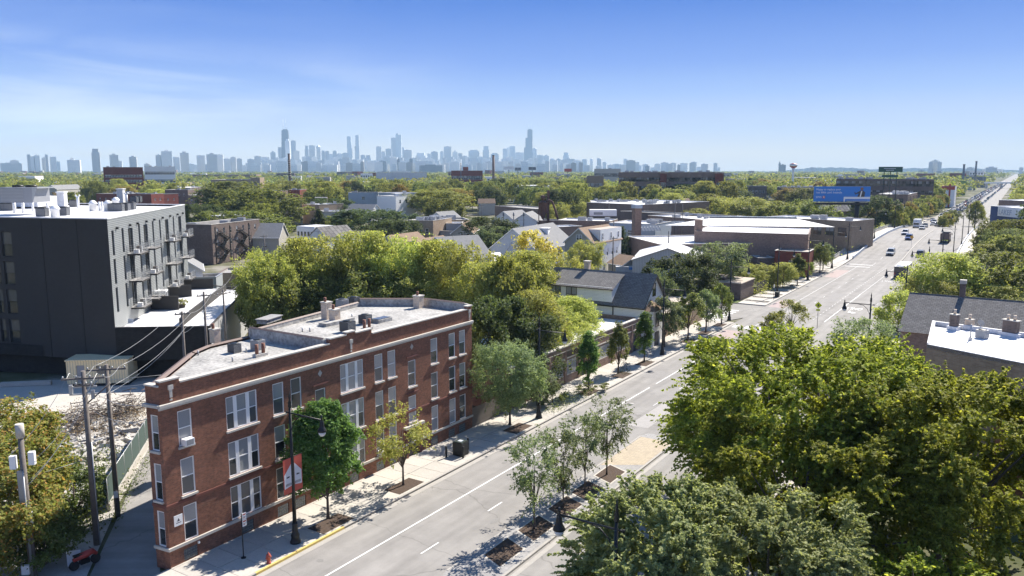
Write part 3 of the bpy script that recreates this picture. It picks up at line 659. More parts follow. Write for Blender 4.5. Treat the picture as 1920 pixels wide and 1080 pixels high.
for c in (13.15, 23.85):
    m = MB(); m.box(c - .75, c + .75, -.07, 0, 9.0, 9.12, 'stone_red'); m.box(c - .75, c + .75, -.07, 0, 5.8, 5.92, 'stone_red'); m.build('lintel_band', HB)
    m = MB(); m.face([(c - .22, -.03, 9.9), (c, -.03, 9.62), (c + .22, -.03, 9.9), (c, -.03, 10.18)], 'stone'); m.box(c - .1, c + .1, -.025, 0, 9.8, 10.0, 'stone'); m.build('stone_diamond', HB)
for c in (.75, 16.5, 32.4):
    m = MB(); m.box(c - .09, c + .09, -.08, 0, 11.1, 11.9, 'stone'); m.box(c - .17, c + .17, -.1, 0, 11.6, 11.88, 'stone'); m.box(c - .09, c + .09, -.06, 0, 10.9, 11.0, 'stone'); m.build('stone_ornament', HB)
gl = [('glassblind', 'glassgrey'), ('glassblind', 'glass'), ('glassgrey', 'glass'), ('glassblind', 'glassblind')]
for i, (c, a, wd, ht, st) in enumerate(wl): window(HB, c, .07, a, 0, wd, ht, st, sill='stone' if a > 2 else None, glass=gl[(i * 7 + int(c)) % 4])
ux, uy = -C2[0] / cl, -C2[1] / cl; ca = math.atan2(uy, ux); nx, ny = uy, -ux
for i, (a, b) in enumerate(rows): window(HB, C2[0] / 2 - nx * .07, C2[1] / 2 - ny * .07, a, ca, .66, b - a, 'sash', sill='stone' if a > 2 else None, glass=gl[1])
# glass block panels: one grid mesh of blocks per opening
gm = MB(); gm.face([(-.52, .1, 0), (.52, .1, 0), (.52, .1, .8), (-.52, .1, .8)], 'mortar')
for i in range(5):
    for j in range(4): gm.box(-.5 + i * .204, -.5 + i * .204 + .175, .06, .1, .02 + j * .198, .02 + j * .198 + .165, 'glassblock')
gm = gm.mesh('glass_block_panel')
for g in GB: inst('glass_block_panel', gm, HB, ((g[0] + g[1]) / 2, 0, g[2]))
# entrance doors with stone surround
for (a, b, z0, z1), big in zip(DO, (1, 0)):
    m = MB(); m.box(a, b, .1, .14, z0, z1, 'wooddark'); d = m.build('door', HB)
    m = MB(); m.box(a + .2, b - .2, .085, .099, z0 + .5, z1 - .3, 'glass'); m.build('pane', d)
    if big:
        m = MB(); m.box(a - .3, a, -.12, 0, .17, 2.8, 'stone_red'); m.box(b, b + .3, -.12, 0, .17, 2.8, 'stone_red'); m.box(a - .55, b + .55, -.3, 0, 2.8, 3.02, 'stone'); m.box(a - .4, b + .4, -.1, 0, 2.55, 2.8, 'stone_red'); m.build('door_surround', HB)
for x, z in ((29.63, 7.8), (47.65, 1.5)):
    m = MB(); m.box(x - 28 - .32, x - 28 + .32, -.42, .06, z + .02, z + .45, 'white'); ac = m.build('air_conditioner', HB)
    m = MB(); m.box(x - 28 - .26, x - 28 + .26, -.43, -.421, z + .07, z + .4, 'acgrey'); m.build('grille', ac)
m = MB(); m.box(.42, 1.02, -.04, 0, 2.75, 3.45, 'white'); sg = m.build('wall_sign', HB)
m = MB(); m.face([(.62, -.045, 3.05), (.82, -.045, 3.05), (.72, -.045, 3.25)], 'ink'); m.box(.55, .9, -.046, -.041, 2.93, 2.97, 'ink'); m.build('sign_print', sg)
m = MB(); m.box(2.0, 2.12, -.1, 0, 1.0, 1.15, 'white'); m.build('wall_light', HB)
# roofs
ins = .3
m = MB(); low = [(.25, .3), (14.0, .3), (14.0, 8.75), (10, 8.5), (8.1, 7.6), (.2, 1.2)]
m.face([(x, y, 11.35) for x, y in low], 'roofsilver'); m.build('lower_roof', HB)
m = MB(); hi = [(14.3, .3), (32.6, .3), (32.7, 5.7), (29.5, 11.1), (14.3, 8.85)]
m.face([(x, y, 11.6) for x, y in hi], 'roofsilver'); m.build('upper_roof', HB)
m = MB(); m.box(14.0, 14.3, .3, 8.9, 11.3, 12.25, 'roofsilver'); m.build('dividing_wall', HB)
m = MB()   # inner faces of the parapets, coated like the roof
for p, q, z0, z1 in (((.3, .3), (14, .3), 11.35, 11.9), ((14.3, .3), (32.5, .3), 11.6, 11.9)): m.face([(q[0], q[1], z0), (p[0], p[1], z0), (p[0], p[1], z1), (q[0], q[1], z1)], 'roofsilver')
m.build('parapet_lining', HB)
def coping_tiles(p, q, z, step=.36, h=.1, wd=.36, base=0):
    dx, dy = q[0] - p[0], q[1] - p[1]; Ln = math.hypot(dx, dy); a = math.atan2(dy, dx)
    if base:
        m = MB(); m.box(0, Ln, -wd * .4, wd * .4, z - base, z - .001, 'roofsilver'); o = m.build('low_parapet', HB, (p[0], p[1], 0), a)
    key = ('tile', wd)
    if key not in _wcache: m = MB(); m.face([(0, -wd / 2, 0), (step + .03, -wd / 2, .012), (step + .03, 0, h + .012), (0, 0, h)], 'tile'); m.face([(0, 0, h), (step + .03, 0, h + .012), (step + .03, wd / 2, .012), (0, wd / 2, 0)], 'tile'); m.face([(step + .03, -wd / 2, -.02), (step + .03, wd / 2, -.02), (step + .03, 0, h + .012)], 'tile'); _wcache[key] = m.mesh('coping_tile')
    for i in range(int(Ln / step)): inst('coping_tile', _wcache[key], HB, (p[0] + dx * i * step / Ln, p[1] + dy * i * step / Ln, z), a)
coping_tiles((-.1, 1.3), (8, 7.85), 11.5, wd=.5); coping_tiles((8, 7.85), (10, 8.75), 11.5, wd=.5); coping_tiles((10, 8.75), (14, 8.98), 11.5, wd=.5); coping_tiles((14.15, .5), (14.15, 8.9), 12.26, wd=.3)
coping_tiles((14.3, 8.95), (29.6, 11.3), 11.98, .5, base=.4); coping_tiles((29.6, 11.3), (33, 5.8), 12.3, .5, base=.75); coping_tiles((32.9, 5.8), (32.75, .4), 12.35, .5, base=.8)
# things on the roof: each its own thing
def l2w(x, y, z): return W(28 + x, -43.3 - y, z)
def chimney(px, py, z, wd, h, label, pots=1, kx='chim'):
    g = G(px, py, z); o = thing('chimney', label, 'chimney', (g.x, g.y, z), RS)
    m = MB(); m.box(-wd / 2, wd / 2, -wd / 2, wd / 2, 0, h, kx); m.build('stack', o)
    m = MB(); m.box(-wd / 2 - .06, wd / 2 + .06, -wd / 2 - .06, wd / 2 + .06, h, h + .1, 'stone'); m.build('cap', o)
    for i in range(pots): m = MB(); m.tube([(-.15 + .3 * i, 0, h + .1), (-.15 + .3 * i, 0, h + .5)], .12, 'copper', 8); m.build('flue', o)
    return o
_cond = {}
def condenser(loc, rz, sz, label, k='acdark', group=None, name='condenser_unit'):
    o = thing(name, label, 'air conditioner', loc, rz, group)
    if k not in _cond:
        m = MB(); m.box(-.5, .5, -.5, .5, .08, .95, k); m.box(-.46, .46, -.46, .46, 0, .08, 'galv'); a = m.mesh('casing')
        m = MB(); m.lathe([(.42, .95), (.42, 1.0), (.36, 1.03), (.05, 1.03)], 'black', 14); b = m.mesh('fan_guard')
        m = MB()
        for i in range(7):
            z = .16 + i * .11; m.box(-.47, .47, -.515, -.501, z, z + .03, 'galv'); m.box(.501, .515, -.47, .47, z, z + .03, 'galv')
        _cond[k] = (a, b, m.mesh('louvres'))
    for n_, me in zip(('casing', 'fan_guard', 'louvres'), _cond[k]): inst(n_, me, o, scale=(sz, sz, sz))
    return o
chimney(404, 642, 11.35, .6, 1.05, 'buff brick chimney at the far left edge of the lower silver roof', 1)
chimney(613, 598, 11.6, .7, 1.5, 'taller buff brick chimney standing left in the pair on the silver roof', 1)
chimney(628, 605, 11.6, .7, 1.15, 'shorter buff chimney standing right in the pair on the silver roof', 1)
chimney(785, 577, 11.6, .75, 1.15, 'buff chimney by the rear white parapet of the brick apartment building', 1)
g = G(440, 661, 11.35); condenser(g, RS, .72, 'dark condenser unit alone in its shadow on the lower silver roof')
g = G(484, 655, 11.35); condenser(g, RS + .1, .8, 'pale grey condenser unit beside two flue pipes on the lower roof', 'acgrey')
g = G(652, 622, 11.6); condenser(g, RS, .95, 'large dark condenser unit behind the centre parapet ornament')
g = G(685, 607, 11.6); condenser(g, RS, .85, 'dark grey condenser unit just behind the flue pipe pair')
g = G(642, 577, 11.6); condenser(g, RS, .9, 'grey condenser unit at the back of the upper silver roof', 'acgrey')
g = G(664, 573, 11.6); condenser(g, RS, .9, 'dark condenser unit in the back corner of the upper silver roof')
for px, py, z, lb in ((488, 668, 11.35, 'two rust brown flue pipes on a stone base on the lower roof'), (688, 619, 11.6, 'two rust brown flue pipes behind the raised parapet')):
    g = G(px, py, z); o = thing('flue_pipes', lb, 'pipes', g, RS); m = MB(); m.box(-.55, .55, -.2, .2, 0, .22, 'stone'); m.build('base', o)
    for q in (-.3, .3): m = MB(); m.tube([(q, 0, .2), (q, 0, .95)], .13, 'copper', 8); m.build('pipe', o)
o = thing('skylight', 'low curved membrane curb on the upper roof near the parapet', 'skylight', G(715, 603, 11.6), RS); m = MB(); m.box(-.9, .9, -.5, .5, 0, .3, 'roofsilver'); m.build('curb', o); m = MB(); m.box(-.8, .8, -.4, .4, .3, .36, 'glassgrey'); m.build('pane', o)
o = thing('roof_hatch', 'flat weathered hatch cover at the left edge of the upper silver roof', 'hatch', G(505, 603, 11.6), RS + .3); m = MB(); m.box(-1.2, 1.2, -.5, .5, 0, .35, 'roofsilver'); m.build('curb', o); m = MB(); m.box(-1.3, 1.3, -.6, .6, .35, .42, 'roofgrey'); m.build('lid', o)
o = thing('chimney_curb', 'low silver curb around the pair of buff chimneys', 'curb', G(618, 607, 11.6), RS); m = MB(); m.box(-1.3, 2.2, -.9, 0, 0, .3, 'roofsilver'); m.build('curb', o)
for i, (px, py, z) in enumerate(((436, 678, 11.35), (372, 666, 11.35), (462, 661, 11.35), (567, 622, 11.6), (581, 622, 11.6), (660, 596, 11.6), (618, 590, 11.6))):
    m = MB(); m.tube([(0, 0, 0), (0, 0, .35)], .06, 'galv', 8); m.build('vent_pipe', loc=G(px, py, z), label='short roof vent pipe standing on the silver roof membrane', cat='vent pipe', group='small vent pipes on the brick apartment roof')

# ------------------------------------------------------------------ street furniture
def make_lamp():
    o = thing('street_lamp', '', 'street lamp', (0, 0, 0), 0, 'black street lamps along the avenue')
    m = MB(); m.lathe([(.36, 0), (.36, .12), (.3, .2), (.27, .45), (.3, .55), (.2, .75), (.17, 1.3), (.19, 1.36), (.15, 1.45)], 'black', 12); m.build('base', o)
    m = MB(); m.tube([(0, 0, 1.4), (0, 0, 9.4)], [.13, .085], 'black', 10); m.build('pole', o)
    m = MB(); m.lathe([(.09, 9.4), (.14, 9.5), (.1, 9.6), (.12, 9.75), (.05, 9.95), (.07, 10.1), (.0, 10.55)], 'black', 10); m.build('finial', o)
    m = MB(); m.tube([(0, .35, 9.05), (0, 0, 9.05), (0, -2.9, 9.05)], .05, 'black', 7); m.tube([(0, -.1, 7.9), (0, -.35, 8.5), (0, -.8, 8.9), (0, -1.5, 9.03)], .03, 'black', 6); m.lathe([(.0, 9.0), (.06, 8.98), (.06, 9.12), (0, 9.14)], 'black', 8, c=(0, .35, 0)); m.build('arm', o)
    h = MB(); h.lathe([(.04, 9.4), (.07, 9.2), (.05, 9.12), (.13, 8.95), (.15, 8.72), (.17, 8.6), (.27, 8.42), (.3, 8.3), (.22, 8.28)], 'black', 12, c=(0, -2.9, 0)); hh = h.build('lamp_head', o)
    g_ = MB(); g_.lathe([(.24, 8.29), (.22, 8.15), (.14, 8.02), (.02, 7.97)], 'lampglass', 12, c=(0, -2.9, 0)); g_.build('lamp_glass', hh)
    return o
lamp0 = make_lamp(); LT = snap(lamp0); first = True
def place_lamp(s, t, flip, label):
    global first
    loc = W(s, t, zr(s) + .14); rz = RS + (math.pi if flip else 0)
    if first: lamp0.location = loc; lamp0.rotation_euler = (0, 0, rz); lamp0['label'] = label; first = False; return lamp0
    return dup(lamp0, loc, rz, label, tree=LT)
Ls = [(34.7, 'nearest black street lamp carrying a red banner outside the brick apartment building'), (66.9, 'black street lamp on the pavement beyond the brick apartment building'), (99.8, 'black street lamp in front of the white gabled house'),
      (129.1, 'black street lamp on the corner before the side street crossing'), (159.8, 'black street lamp beside the box on the far corner pavement'), (186.7, 'black street lamp beside the cone shaped tree beyond the side street'), (214, 'black street lamp beside the red brown shed'), (235.2, 'black street lamp at the start of the overpass footway'),
      (282, 'left side street lamp on the overpass'), (330, 'left side street lamp past the crest of the overpass'), (378, 'left street lamp beside the grey brick apartment block'), (425, 'left street lamp before the row of far street trees')]
for s, lb in Ls: place_lamp(s, -39.4, False, lb)
for s, lb in ((30.6, 'black street lamp rising out of the greyish tree at the bottom'), (101.0, 'black street lamp whose head hangs left above the grey roof house'), (136, 'black street lamp in front of the rear of the black bus'), (170.5, 'right side street lamp with arm beside the dark car'), (203, 'right side street lamp in front of the dump truck'),
              (239, 'tall black street lamp right of the dump truck'), (273, 'street lamp over the right footway of the overpass'), (306, 'farther street lamp over the right footway of the overpass'), (345, 'distant right side street lamp beyond the overpass')):
    place_lamp(s, -14.0, True, lb)
# banner on the first lamp
bn = thing('street_banner', 'red and white banner with a building picture hung on the nearest street lamp', 'banner', W(34.7, -39.4, .14), RS)
for z in (6.05, 3.6): m = MB(); m.tube([(-.85, -.02, z), (.85, -.02, z)], .02, 'black', 6); m.build('bracket', bn)
for x0, x1 in ((-.8, -.14), (.14, .8)):
    m = MB(); m.box(x0, x1, -.03, -.015, 3.6, 6.05, 'banner'); b = m.build('banner_cloth', bn)
    m = MB(); sgn = -1 if x0 < 0 else 1; a, c = abs(x0 if sgn < 0 else x1) - .06, .14
    m.face([(sgn * c, -.036, 4.1), (sgn * a, -.036, 4.0), (sgn * a, -.036, 4.95), (sgn * c, -.036, 5.6)][::sgn], 'bannerwhite')
    m.face([(sgn * .3, -.04, 4.7), (sgn * .55, -.04, 4.7), (sgn * .55, -.04, 4.78), (sgn * .3, -.04, 4.82)][::sgn], 'ink'); 
    for q in range(5): m.box(sgn * (.2 + q * .1) - .025, sgn * (.2 + q * .1) + .025, -.042, -.037, 4.15, 4.32, 'ink')
    m.build('banner_print', b)
# no parking sign
o = thing('parking_sign', 'thin post with two white and red parking notices outside the brick building', 'sign', W(31.4, -40.6, .15), RS)
m = MB(); m.lathe([(.17, 0), (.17, .04), (.05, .06)], 'black', 10); m.tube([(0, 0, .05), (0, 0, 3.0)], .035, 'black', 7); m.build('post', o)
for z in (2.1, 2.56):
    m = MB(); m.box(.04, .36, -.02, -.0, z, z + .44, 'white'); p = m.build('sign_plate', o); m = MB(); m.box(.08, .32, -.024, -.021, z + .3, z + .38, 'red'); m.box(.08, .25, -.024, -.021, z + .1, z + .14, 'red'); m.box(.08, .3, -.024, -.021, z + .18, z + .21, 'ink'); m.build('sign_print', p)
# hydrant
o = thing('fire_hydrant', 'small red fire hydrant on the pavement near the yellow kerb', 'hydrant', G(504, 1056, .15), RS)
m = MB(); m.lathe([(.16, 0), (.16, .05), (.12, .07), (.12, .45), (.15, .47), (.15, .52), (.12, .6), (.05, .68), (.04, .74), (0, .75)], 'hydrant', 12); m.build('barrel', o)
for a in (0, math.pi / 2, math.pi): m = MB(); m.tube([(.1 * math.cos(a), .1 * math.sin(a), .38), (.2 * math.cos(a), .2 * math.sin(a), .38)], .06, 'hydrant', 8); m.build('outlet', o)
# litter box with bollards (utility cabinet)
o = thing('litter_bin', 'square black bin with a pale top on the pavement by the kerb', 'bin', W(54.2, -39.9, .15), RS)
m = MB(); m.box(-.5, .5, -.5, .5, 0, 1.2, 'black'); m.build('casing', o); m = MB(); m.box(-.45, .45, -.45, .45, 1.2, 1.26, 'dgreen'); m.build('lid', o); m = MB(); m.box(-.2, .2, -.2, .2, 1.262, 1.28, 'bluegrey'); m.build('label_plate', o)
for s_, t_, lb in ((52.9, -40.5, 'slim black bollard left of the square black bin'), (55.6, -40.1, 'slim black bollard right of the square black bin'), (53.6, -39.2, 'slim black bollard at the kerb in front of the black bin')):
    m = MB(); m.lathe([(.09, 0), (.09, 1.0), (.07, 1.05), (0, 1.07)], 'black', 10); m.build('bollard', loc=W(s_, t_, .15), label=lb, cat='bollard', group='bollards round the black bin')
def bike_rack(s, t, lb, n=1):
    m = MB()
    m.tube([(-.35, 0, 0), (-.35, 0, .75), (-.25, 0, .86), (.25, 0, .86), (.35, 0, .75), (.35, 0, 0)], .03, 'galv', 6); return m.build('bike_rack', loc=W(s, t, .15), rz=RS + math.pi / 2 * .3, label=lb, cat='bike rack', group='hoop bike racks on the pavement')
for s, t, lb in ((74.6, -40.2, 'hoop bike rack beside the shrubs before the first cone tree'), (80.8, -40.5, 'hoop bike rack between the first and second cone trees'), (97.2, -40.4, 'hoop bike rack before the street lamp at the white house'), (121.3, -40.6, 'hoop bike rack between the last two street trees'), (122.2, -40.6, 'second hoop bike rack between the last two street trees')): bike_rack(s, t, lb)
def bicycle(loc, rz, lb):
    o = thing('bicycle', lb, 'bicycle', loc, rz)
    for x in (-.52, .52):
        m = MB(); m.tube([(x + .33 * math.cos(a), 0, .34 + .33 * math.sin(a)) for a in np.linspace(0, 2 * math.pi, 17)], .018, 'tyre', 5, cap=False); m.build('wheel', o)
    m = MB()
    for p, q in (((-.52, 0, .34), (-.15, 0, .34)), ((-.15, 0, .34), (-.28, 0, .8)), ((-.52, 0, .34), (-.25, 0, .75)), ((-.15, 0, .34), (.34, 0, .8)), ((-.26, 0, .78), (.34, 0, .82)), ((.34, 0, .85), (.52, 0, .34))): m.tube([p, q], .018, 'galv', 5)
    m.build('frame', o); m = MB(); m.box(-.4, -.16, -.05, .05, .84, .89, 'black'); m.build('saddle', o); m = MB(); m.tube([(.3, -.25, .98), (.34, 0, .95), (.3, .25, .98)], .015, 'black', 5); m.tube([(.34, 0, .8), (.33, 0, .96)], .015, 'black', 5); m.build('handlebar', o)
bicycle(W(80.8, -40.3, .15), RS + .4, 'bicycle leaning at the rack between the first two cone trees'); bicycle(W(89.6, -40.2, .15), RS + 1.2, 'dark bicycle standing between the second and third cone trees'); bicycle(W(90.1, -40.5, .15), RS + .9, 'second bicycle close behind the one between the cone trees'); bicycle(W(98.6, -40.8, .15), RS + 1.3, 'bicycle against the street lamp outside the white gabled house')
def diamond_sign(loc, h, k, lb, fig=True, rz=0):
    o = thing('warning_sign', lb, 'sign', loc, rz); m = MB(); m.tube([(0, 0, 0), (0, 0, h)], .035, 'dgreen' if fig else 'galv', 6); m.build('post', o)
    m = MB(); q = .55; m.prism([(-q, 0), (0, -q), (q, 0), (0, q)], 0, .012, k); me = m.mesh('sign_plate'); me.transform(Matrix.Rotation(math.pi / 2, 4, 'X')); p = inst('sign_plate', me, o, (0, -.05, h - .2))
    if fig:
        m = MB(); m.box(-.05, .07, -.02, -.013, .1, .22, 'ink'); m.face([(-.1, -.014, -.12), (.07, -.014, -.08), (.08, -.014, .1), (-.05, -.014, .1)], 'ink')
        m.face([(-.1, -.014, -.3), (-.02, -.014, -.3), (.04, -.014, -.08), (-.06, -.014, -.08)], 'ink'); m.face([(.1, -.014, -.28), (.17, -.014, -.25), (.06, -.014, -.08), (0, -.014, -.08)], 'ink')
        m.face([(.05, -.014, .05), (.2, -.014, -.06), (.22, -.014, -.01), (.07, -.014, .1)], 'ink'); m.face([(-.2, -.014, -.06), (-.04, -.014, .02), (-.05, -.014, .09), (-.22, -.014, 0)], 'ink'); m.build('walking_figure', p)
        m = MB(); m.box(-.3, .3, -.06, -.045, h - 1.12, h - .82, k); p2_ = m.build('arrow_plate', o); m = MB(); m.face([(-.2, -.062, h - 1.05), (.1, -.062, h - .92), (.12, -.062, h - .87), (.18, -.062, h - 1.0)], 'ink'); m.build('arrow', p2_)
    return o
diamond_sign(W(131.0, -25.8, .02), 3.9, 'signy', 'fluorescent yellow diamond pedestrian crossing sign above the tree tops', True, -.35)
diamond_sign(W(262, -26.4, 1.8), 3.6, 'signo', 'amber diamond sign on the kerb nose before the overpass', False, -.3)
o = thing('notice_post', 'thin post with a small white sign beside the far corner pavement', 'sign', G(1450, 563, .15), RS); m = MB(); m.tube([(0, 0, 0), (0, 0, 3)], .03, 'black', 6); m.build('post', o); m = MB(); m.box(-.28, .28, -.04, -.03, 2.4, 3.1, 'white'); m.build('sign_plate', o)
m = MB(); m.box(-.4, .4, -.4, .4, 0, 1.0, 'black'); m.box(-.42, .42, -.42, .42, 1.0, 1.06, 'dgreen'); m.build('litter_box', loc=G(1457, 557, .15), rz=RS, label='black bin at the foot of the lamp on the far corner', cat='bin')
o = thing('bench', 'small bench on the pavement beside the cone tree past the side street', 'bench', G(1484, 538, .15), RS); m = MB(); m.box(-.9, .9, -.25, .25, .42, .48, 'wood'); m.build('seat', o)
for q in (-.7, .7): m = MB(); m.box(q - .05, q + .05, -.2, .2, 0, .42, 'galv'); m.build('leg', o)
# street name / stop sign on lamp 4
o = thing('stop_sign', 'back of the octagonal sign under street name plates on the corner lamp', 'sign', W(129.1, -39.75, .15), RS)
m = MB(); m.prism([(.4 * math.cos(a), .4 * math.sin(a)) for a in np.arange(8) * math.pi / 4 + math.pi / 8], 0, .02, 'galv'); me = m.mesh('sign_plate'); me.transform(Matrix.Rotation(math.pi / 2, 4, 'X')); inst('sign_plate', me, o, (0, -.2, 3.0)); m = MB(); m.box(-.6, .6, -.1, -.08, 3.7, 3.95, 'greensign'); m.build('name_plate', o)
# ------------------------------------------------------------------ other buildings
def corner(A_, B_, z, dist=None):
    a, b = (D(*A_, dist), D(*B_, dist)) if dist else (G(*A_, z), G(*B_, z)); a.z = b.z = 0; return a, b, (b - a).length, math.atan2(b.y - a.y, b.x - a.x)
def winrow(ops, Ln, n, z0, z1, wd, m0=1.0, m1=None):
    m1 = m0 if m1 is None else m1
    for i in range(n): c = m0 + (Ln - m0 - m1) * (i + .5) / n; ops.append((c - wd / 2, c + wd / 2, z0, z1))
def bld(name, label, A_, B_, z, dep, wk, rk, cat='building', par=.4, fr=(), le=(), ri=(), cop='stone', units=0, frame='white', simple=False, keepit=True, unitk='acgrey', sill=None, dist=None, az=None):
    """flat roofed building; fr/le/ri: rows of (count, z0, z1, width) on the front, left and right walls"""
    if dist: z = D(*A_, dist).z
    if az is not None:   # far walls: the photo gives the left end, the street grid the direction
        a = G(*A_, z); q = (B_[0] - 960) / F; dx, dy = math.sin(R(az)), math.cos(R(az)); f0 = math.cos(TH); zf = (CH - z) * math.sin(TH); Ln = (q * (a.y * f0 + zf) - a.x) / (dx - q * dy * f0); b = a + Vector((dx, dy, 0)) * Ln; a.z = b.z = 0; rz = math.atan2(dy, dx)
    else: a, b, Ln, rz = corner(A_, B_, z, dist)
    o = thing(name, label, cat, a, rz); m = MB(); P = [(0, 0), (Ln, 0), (Ln, dep), (0, dep)]
    allops = []
    for (p, q), rows_ in zip(((P[0], P[1]), (P[1], P[2]), (P[2], P[3]), (P[3], P[0])), (fr, ri, (), le)):
        ops = []; LL = Ln if p[1] == q[1] else dep
        for r in rows_: winrow(ops, LL, *r[:4], *(r[4:5]))
        wall(m, p, q, 0, z, ops, wk); allops.append((p, q, ops))
    m.build('wall', o)
    t = .3; m = MB(); m.face([(t, t, z - par), (Ln - t, t, z - par), (Ln - t, dep - t, z - par), (t, dep - t, z - par)], rk)
    for p, q in (((t, t), (Ln - t, t)), ((Ln - t, t), (Ln - t, dep - t)), ((Ln - t, dep - t), (t, dep - t)), ((t, dep - t), (t, t))): m.face([(q[0], q[1], z - par), (p[0], p[1], z - par), (p[0], p[1], z), (q[0], q[1], z)], rk)
    m.build('roof', o)
    m = MB(); e_ = .06
    for x0, x1, y0, y1 in ((-e_, Ln + e_, -e_, t), (-e_, Ln + e_, dep - t, dep + e_), (-e_, t, t, dep - t), (Ln - t, Ln + e_, t, dep - t)): m.box(x0, x1, y0, y1, z, z + .1, cop)
    m.build('coping', o)
    for p, q, ops in allops:
        if not ops: continue
        ang = math.atan2(q[1] - p[1], q[0] - p[0]); ux, uy = math.cos(ang), math.sin(ang); nx, ny = uy, -ux
        for u0, u1, z0, z1 in ops:
            u = (u0 + u1) / 2
            window(o, p[0] + ux * u - nx * .07, p[1] + uy * u - ny * .07, z0, ang, round(u1 - u0, 1), round(z1 - z0, 1), 'sash' if u1 - u0 < 1.6 else 'pair', frame=frame, sill=sill, glass=(('glass', 'glassgrey'), ('glassgrey', 'glass'), ('glassblind', 'glass'))[int(u * 7 + z0 * 3) % 3])
    for i in range(units):
        m = MB(); sz = rng.uniform(.8, 1.5); m.box(-sz, sz, -sz * .6, sz * .6, .15, 1.1 + rng.random() * .6, unitk); m.box(-sz * .8, sz * .8, -sz * .4, sz * .4, 0, .15, 'roofgrey')
        m.build('roof_unit', o, (rng.uniform(2, max(2.1, Ln - 2)), rng.uniform(1.8, max(1.9, dep - 2)), z - par), rng.uniform(-.1, .1))
    if keepit:
        pa, pb = PXL((a.x, a.y, z)), PXL((b.x, b.y, z)); g0 = PXL((a.x, a.y, 0))
        keep(min(pa[0], pb[0]) + 2, max(pa[0], pb[0]) - 2, min(pa[1], pb[1]), min(pa[1], pb[1]) + (g0[1] - pa[1]) * .65, min(math.hypot(a.x, a.y), math.hypot(b.x, b.y)))
        c = (a + b) / 2 + Vector((-math.sin(rz), math.cos(rz), 0)) * dep / 2; FOOT.append((c.x, c.y, max(Ln, dep) * .6))
    o['_l'] = Ln; return o
def gable(name, label, A_, B_, zr_, hw, ze, wk, rk, ends=True, wins=(), cat='house', over=.35, sidewins=(), dormer=None, kp=True, brk=True):
    """gabled house; A_,B_ photo points of the two ridge ends at height zr_, near slope towards the camera; hw half depth"""
    a, b, Ln, rz = corner(A_, B_, zr_); o = thing(name, label, cat, (a + b) / 2, rz); h = Ln / 2
    m = MB(); ops = []
    for r in sidewins: winrow(ops, Ln, *r[:4])
    wall(m, (-h, -hw), (h, -hw), 0, ze, ops, wk); wall(m, (h, hw), (-h, hw), 0, ze, [], wk)
    for u0, u1, z0, z1 in ops: window(o, -h + (u0 + u1) / 2, -hw + .07, z0, 0, round(u1 - u0, 1), round(z1 - z0, 1), 'sash', sill=None)
    for sg in (-1, 1):
        e = [w_ for w_ in wins if w_[0] == sg]
        if sg > 0: wall(m, (h, -hw), (h, hw), 0, ze, [(hw + w_[1] - w_[4] / 2, hw + w_[1] + w_[4] / 2, w_[2], w_[3]) for w_ in e if w_[3] < ze], wk)
        else: wall(m, (-h, hw), (-h, -hw), 0, ze, [(hw - w_[1] - w_[4] / 2, hw - w_[1] + w_[4] / 2, w_[2], w_[3]) for w_ in e if w_[3] < ze], wk)
        m.face([(sg * h, -hw * sg, ze), (sg * h, hw * sg, ze), (sg * h, 0, zr_ - .12)], wk)
        for w_ in e:
            xx = sg * (h - (.07 if w_[3] < ze else -.03)); window(o, xx, w_[1], w_[2], sg * math.pi / 2, round(w_[4], 1), round(w_[3] - w_[2], 1), 'pair' if w_[4] > 1.3 else 'sash', sill=None)
    m.build('wall', o)
    m = MB(); sl = (zr_ - ze) / hw
    for sg in (-1, 1):
        y, z = sg * (hw + over), ze - over * sl
        q = [(-h - over, y, z), (h + over, y, z), (h + over, 0, zr_), (-h - over, 0, zr_)]; q2 = [(p[0], p[1], p[2] - .16) for p in q]
        if sg > 0: q = q[::-1]
        m.face(q, rk); m.face(q2 if sg > 0 else q2[::-1], rk)
    m.build('roof', o)
    m = MB()
    for sx in (-1, 1):
        for sg in (-1, 1):
            x = sx * (h + over); y, z = sg * (hw + over), ze - over * sl; m.face([(x, y, z - .22), (x, 0, zr_ - .22), (x, 0, zr_ + .004), (x, y, z + .004)], 'white')
    for sg in (-1, 1): y, z = sg * (hw + over), ze - over * sl; m.box(-h - over, h + over, min(y, y + sg * .08), max(y, y + sg * .08), z - .16, z + .01, 'white')
    m.build('trim', o)
    if kp:
        pa, pb = PXL((a.x, a.y, zr_)), PXL((b.x, b.y, zr_)); g0 = PXL((a.x, a.y, 0)); keep(min(pa[0], pb[0]), max(pa[0], pb[0]), min(pa[1], pb[1]), min(pa[1], pb[1]) + (g0[1] - pa[1]) * .6, math.hypot(o.location.x, o.location.y) - hw)
    FOOT.append((o.location.x, o.location.y, max(h, hw) * 1.1)); return o
def part(o, name, fn, *a, loc=None, rz=0, **k): m = MB(); fn(m); return m.build(name, o, loc, rz, **k)

# --- charcoal apartment block on the left
H1 = 19.3; cA = Vector((-46.9, 92.2, 0)); fl = G(0, 408, H1); fl.z = 0; dv = (fl - cA).normalized(); gv = Vector((math.sin(R(-9.7)), math.cos(R(-9.7)), 0))
DB = thing('apartment_block', 'tall charcoal apartment block with grey metal side wall, balconies and a white roof', 'building', cA, 0)
def wl_(p, q, z0, z1, ops, k, o, name='wall', rev=.25):
    m = MB(); wall(m, (p.x - cA.x, p.y - cA.y), (q.x - cA.x, q.y - cA.y), z0, z1, ops, k, rev); return m.build(name, o)
FL = cA + dv * 26; SR = cA + gv * 38.5; BK = FL + gv * 38.5
Lf = 26.0
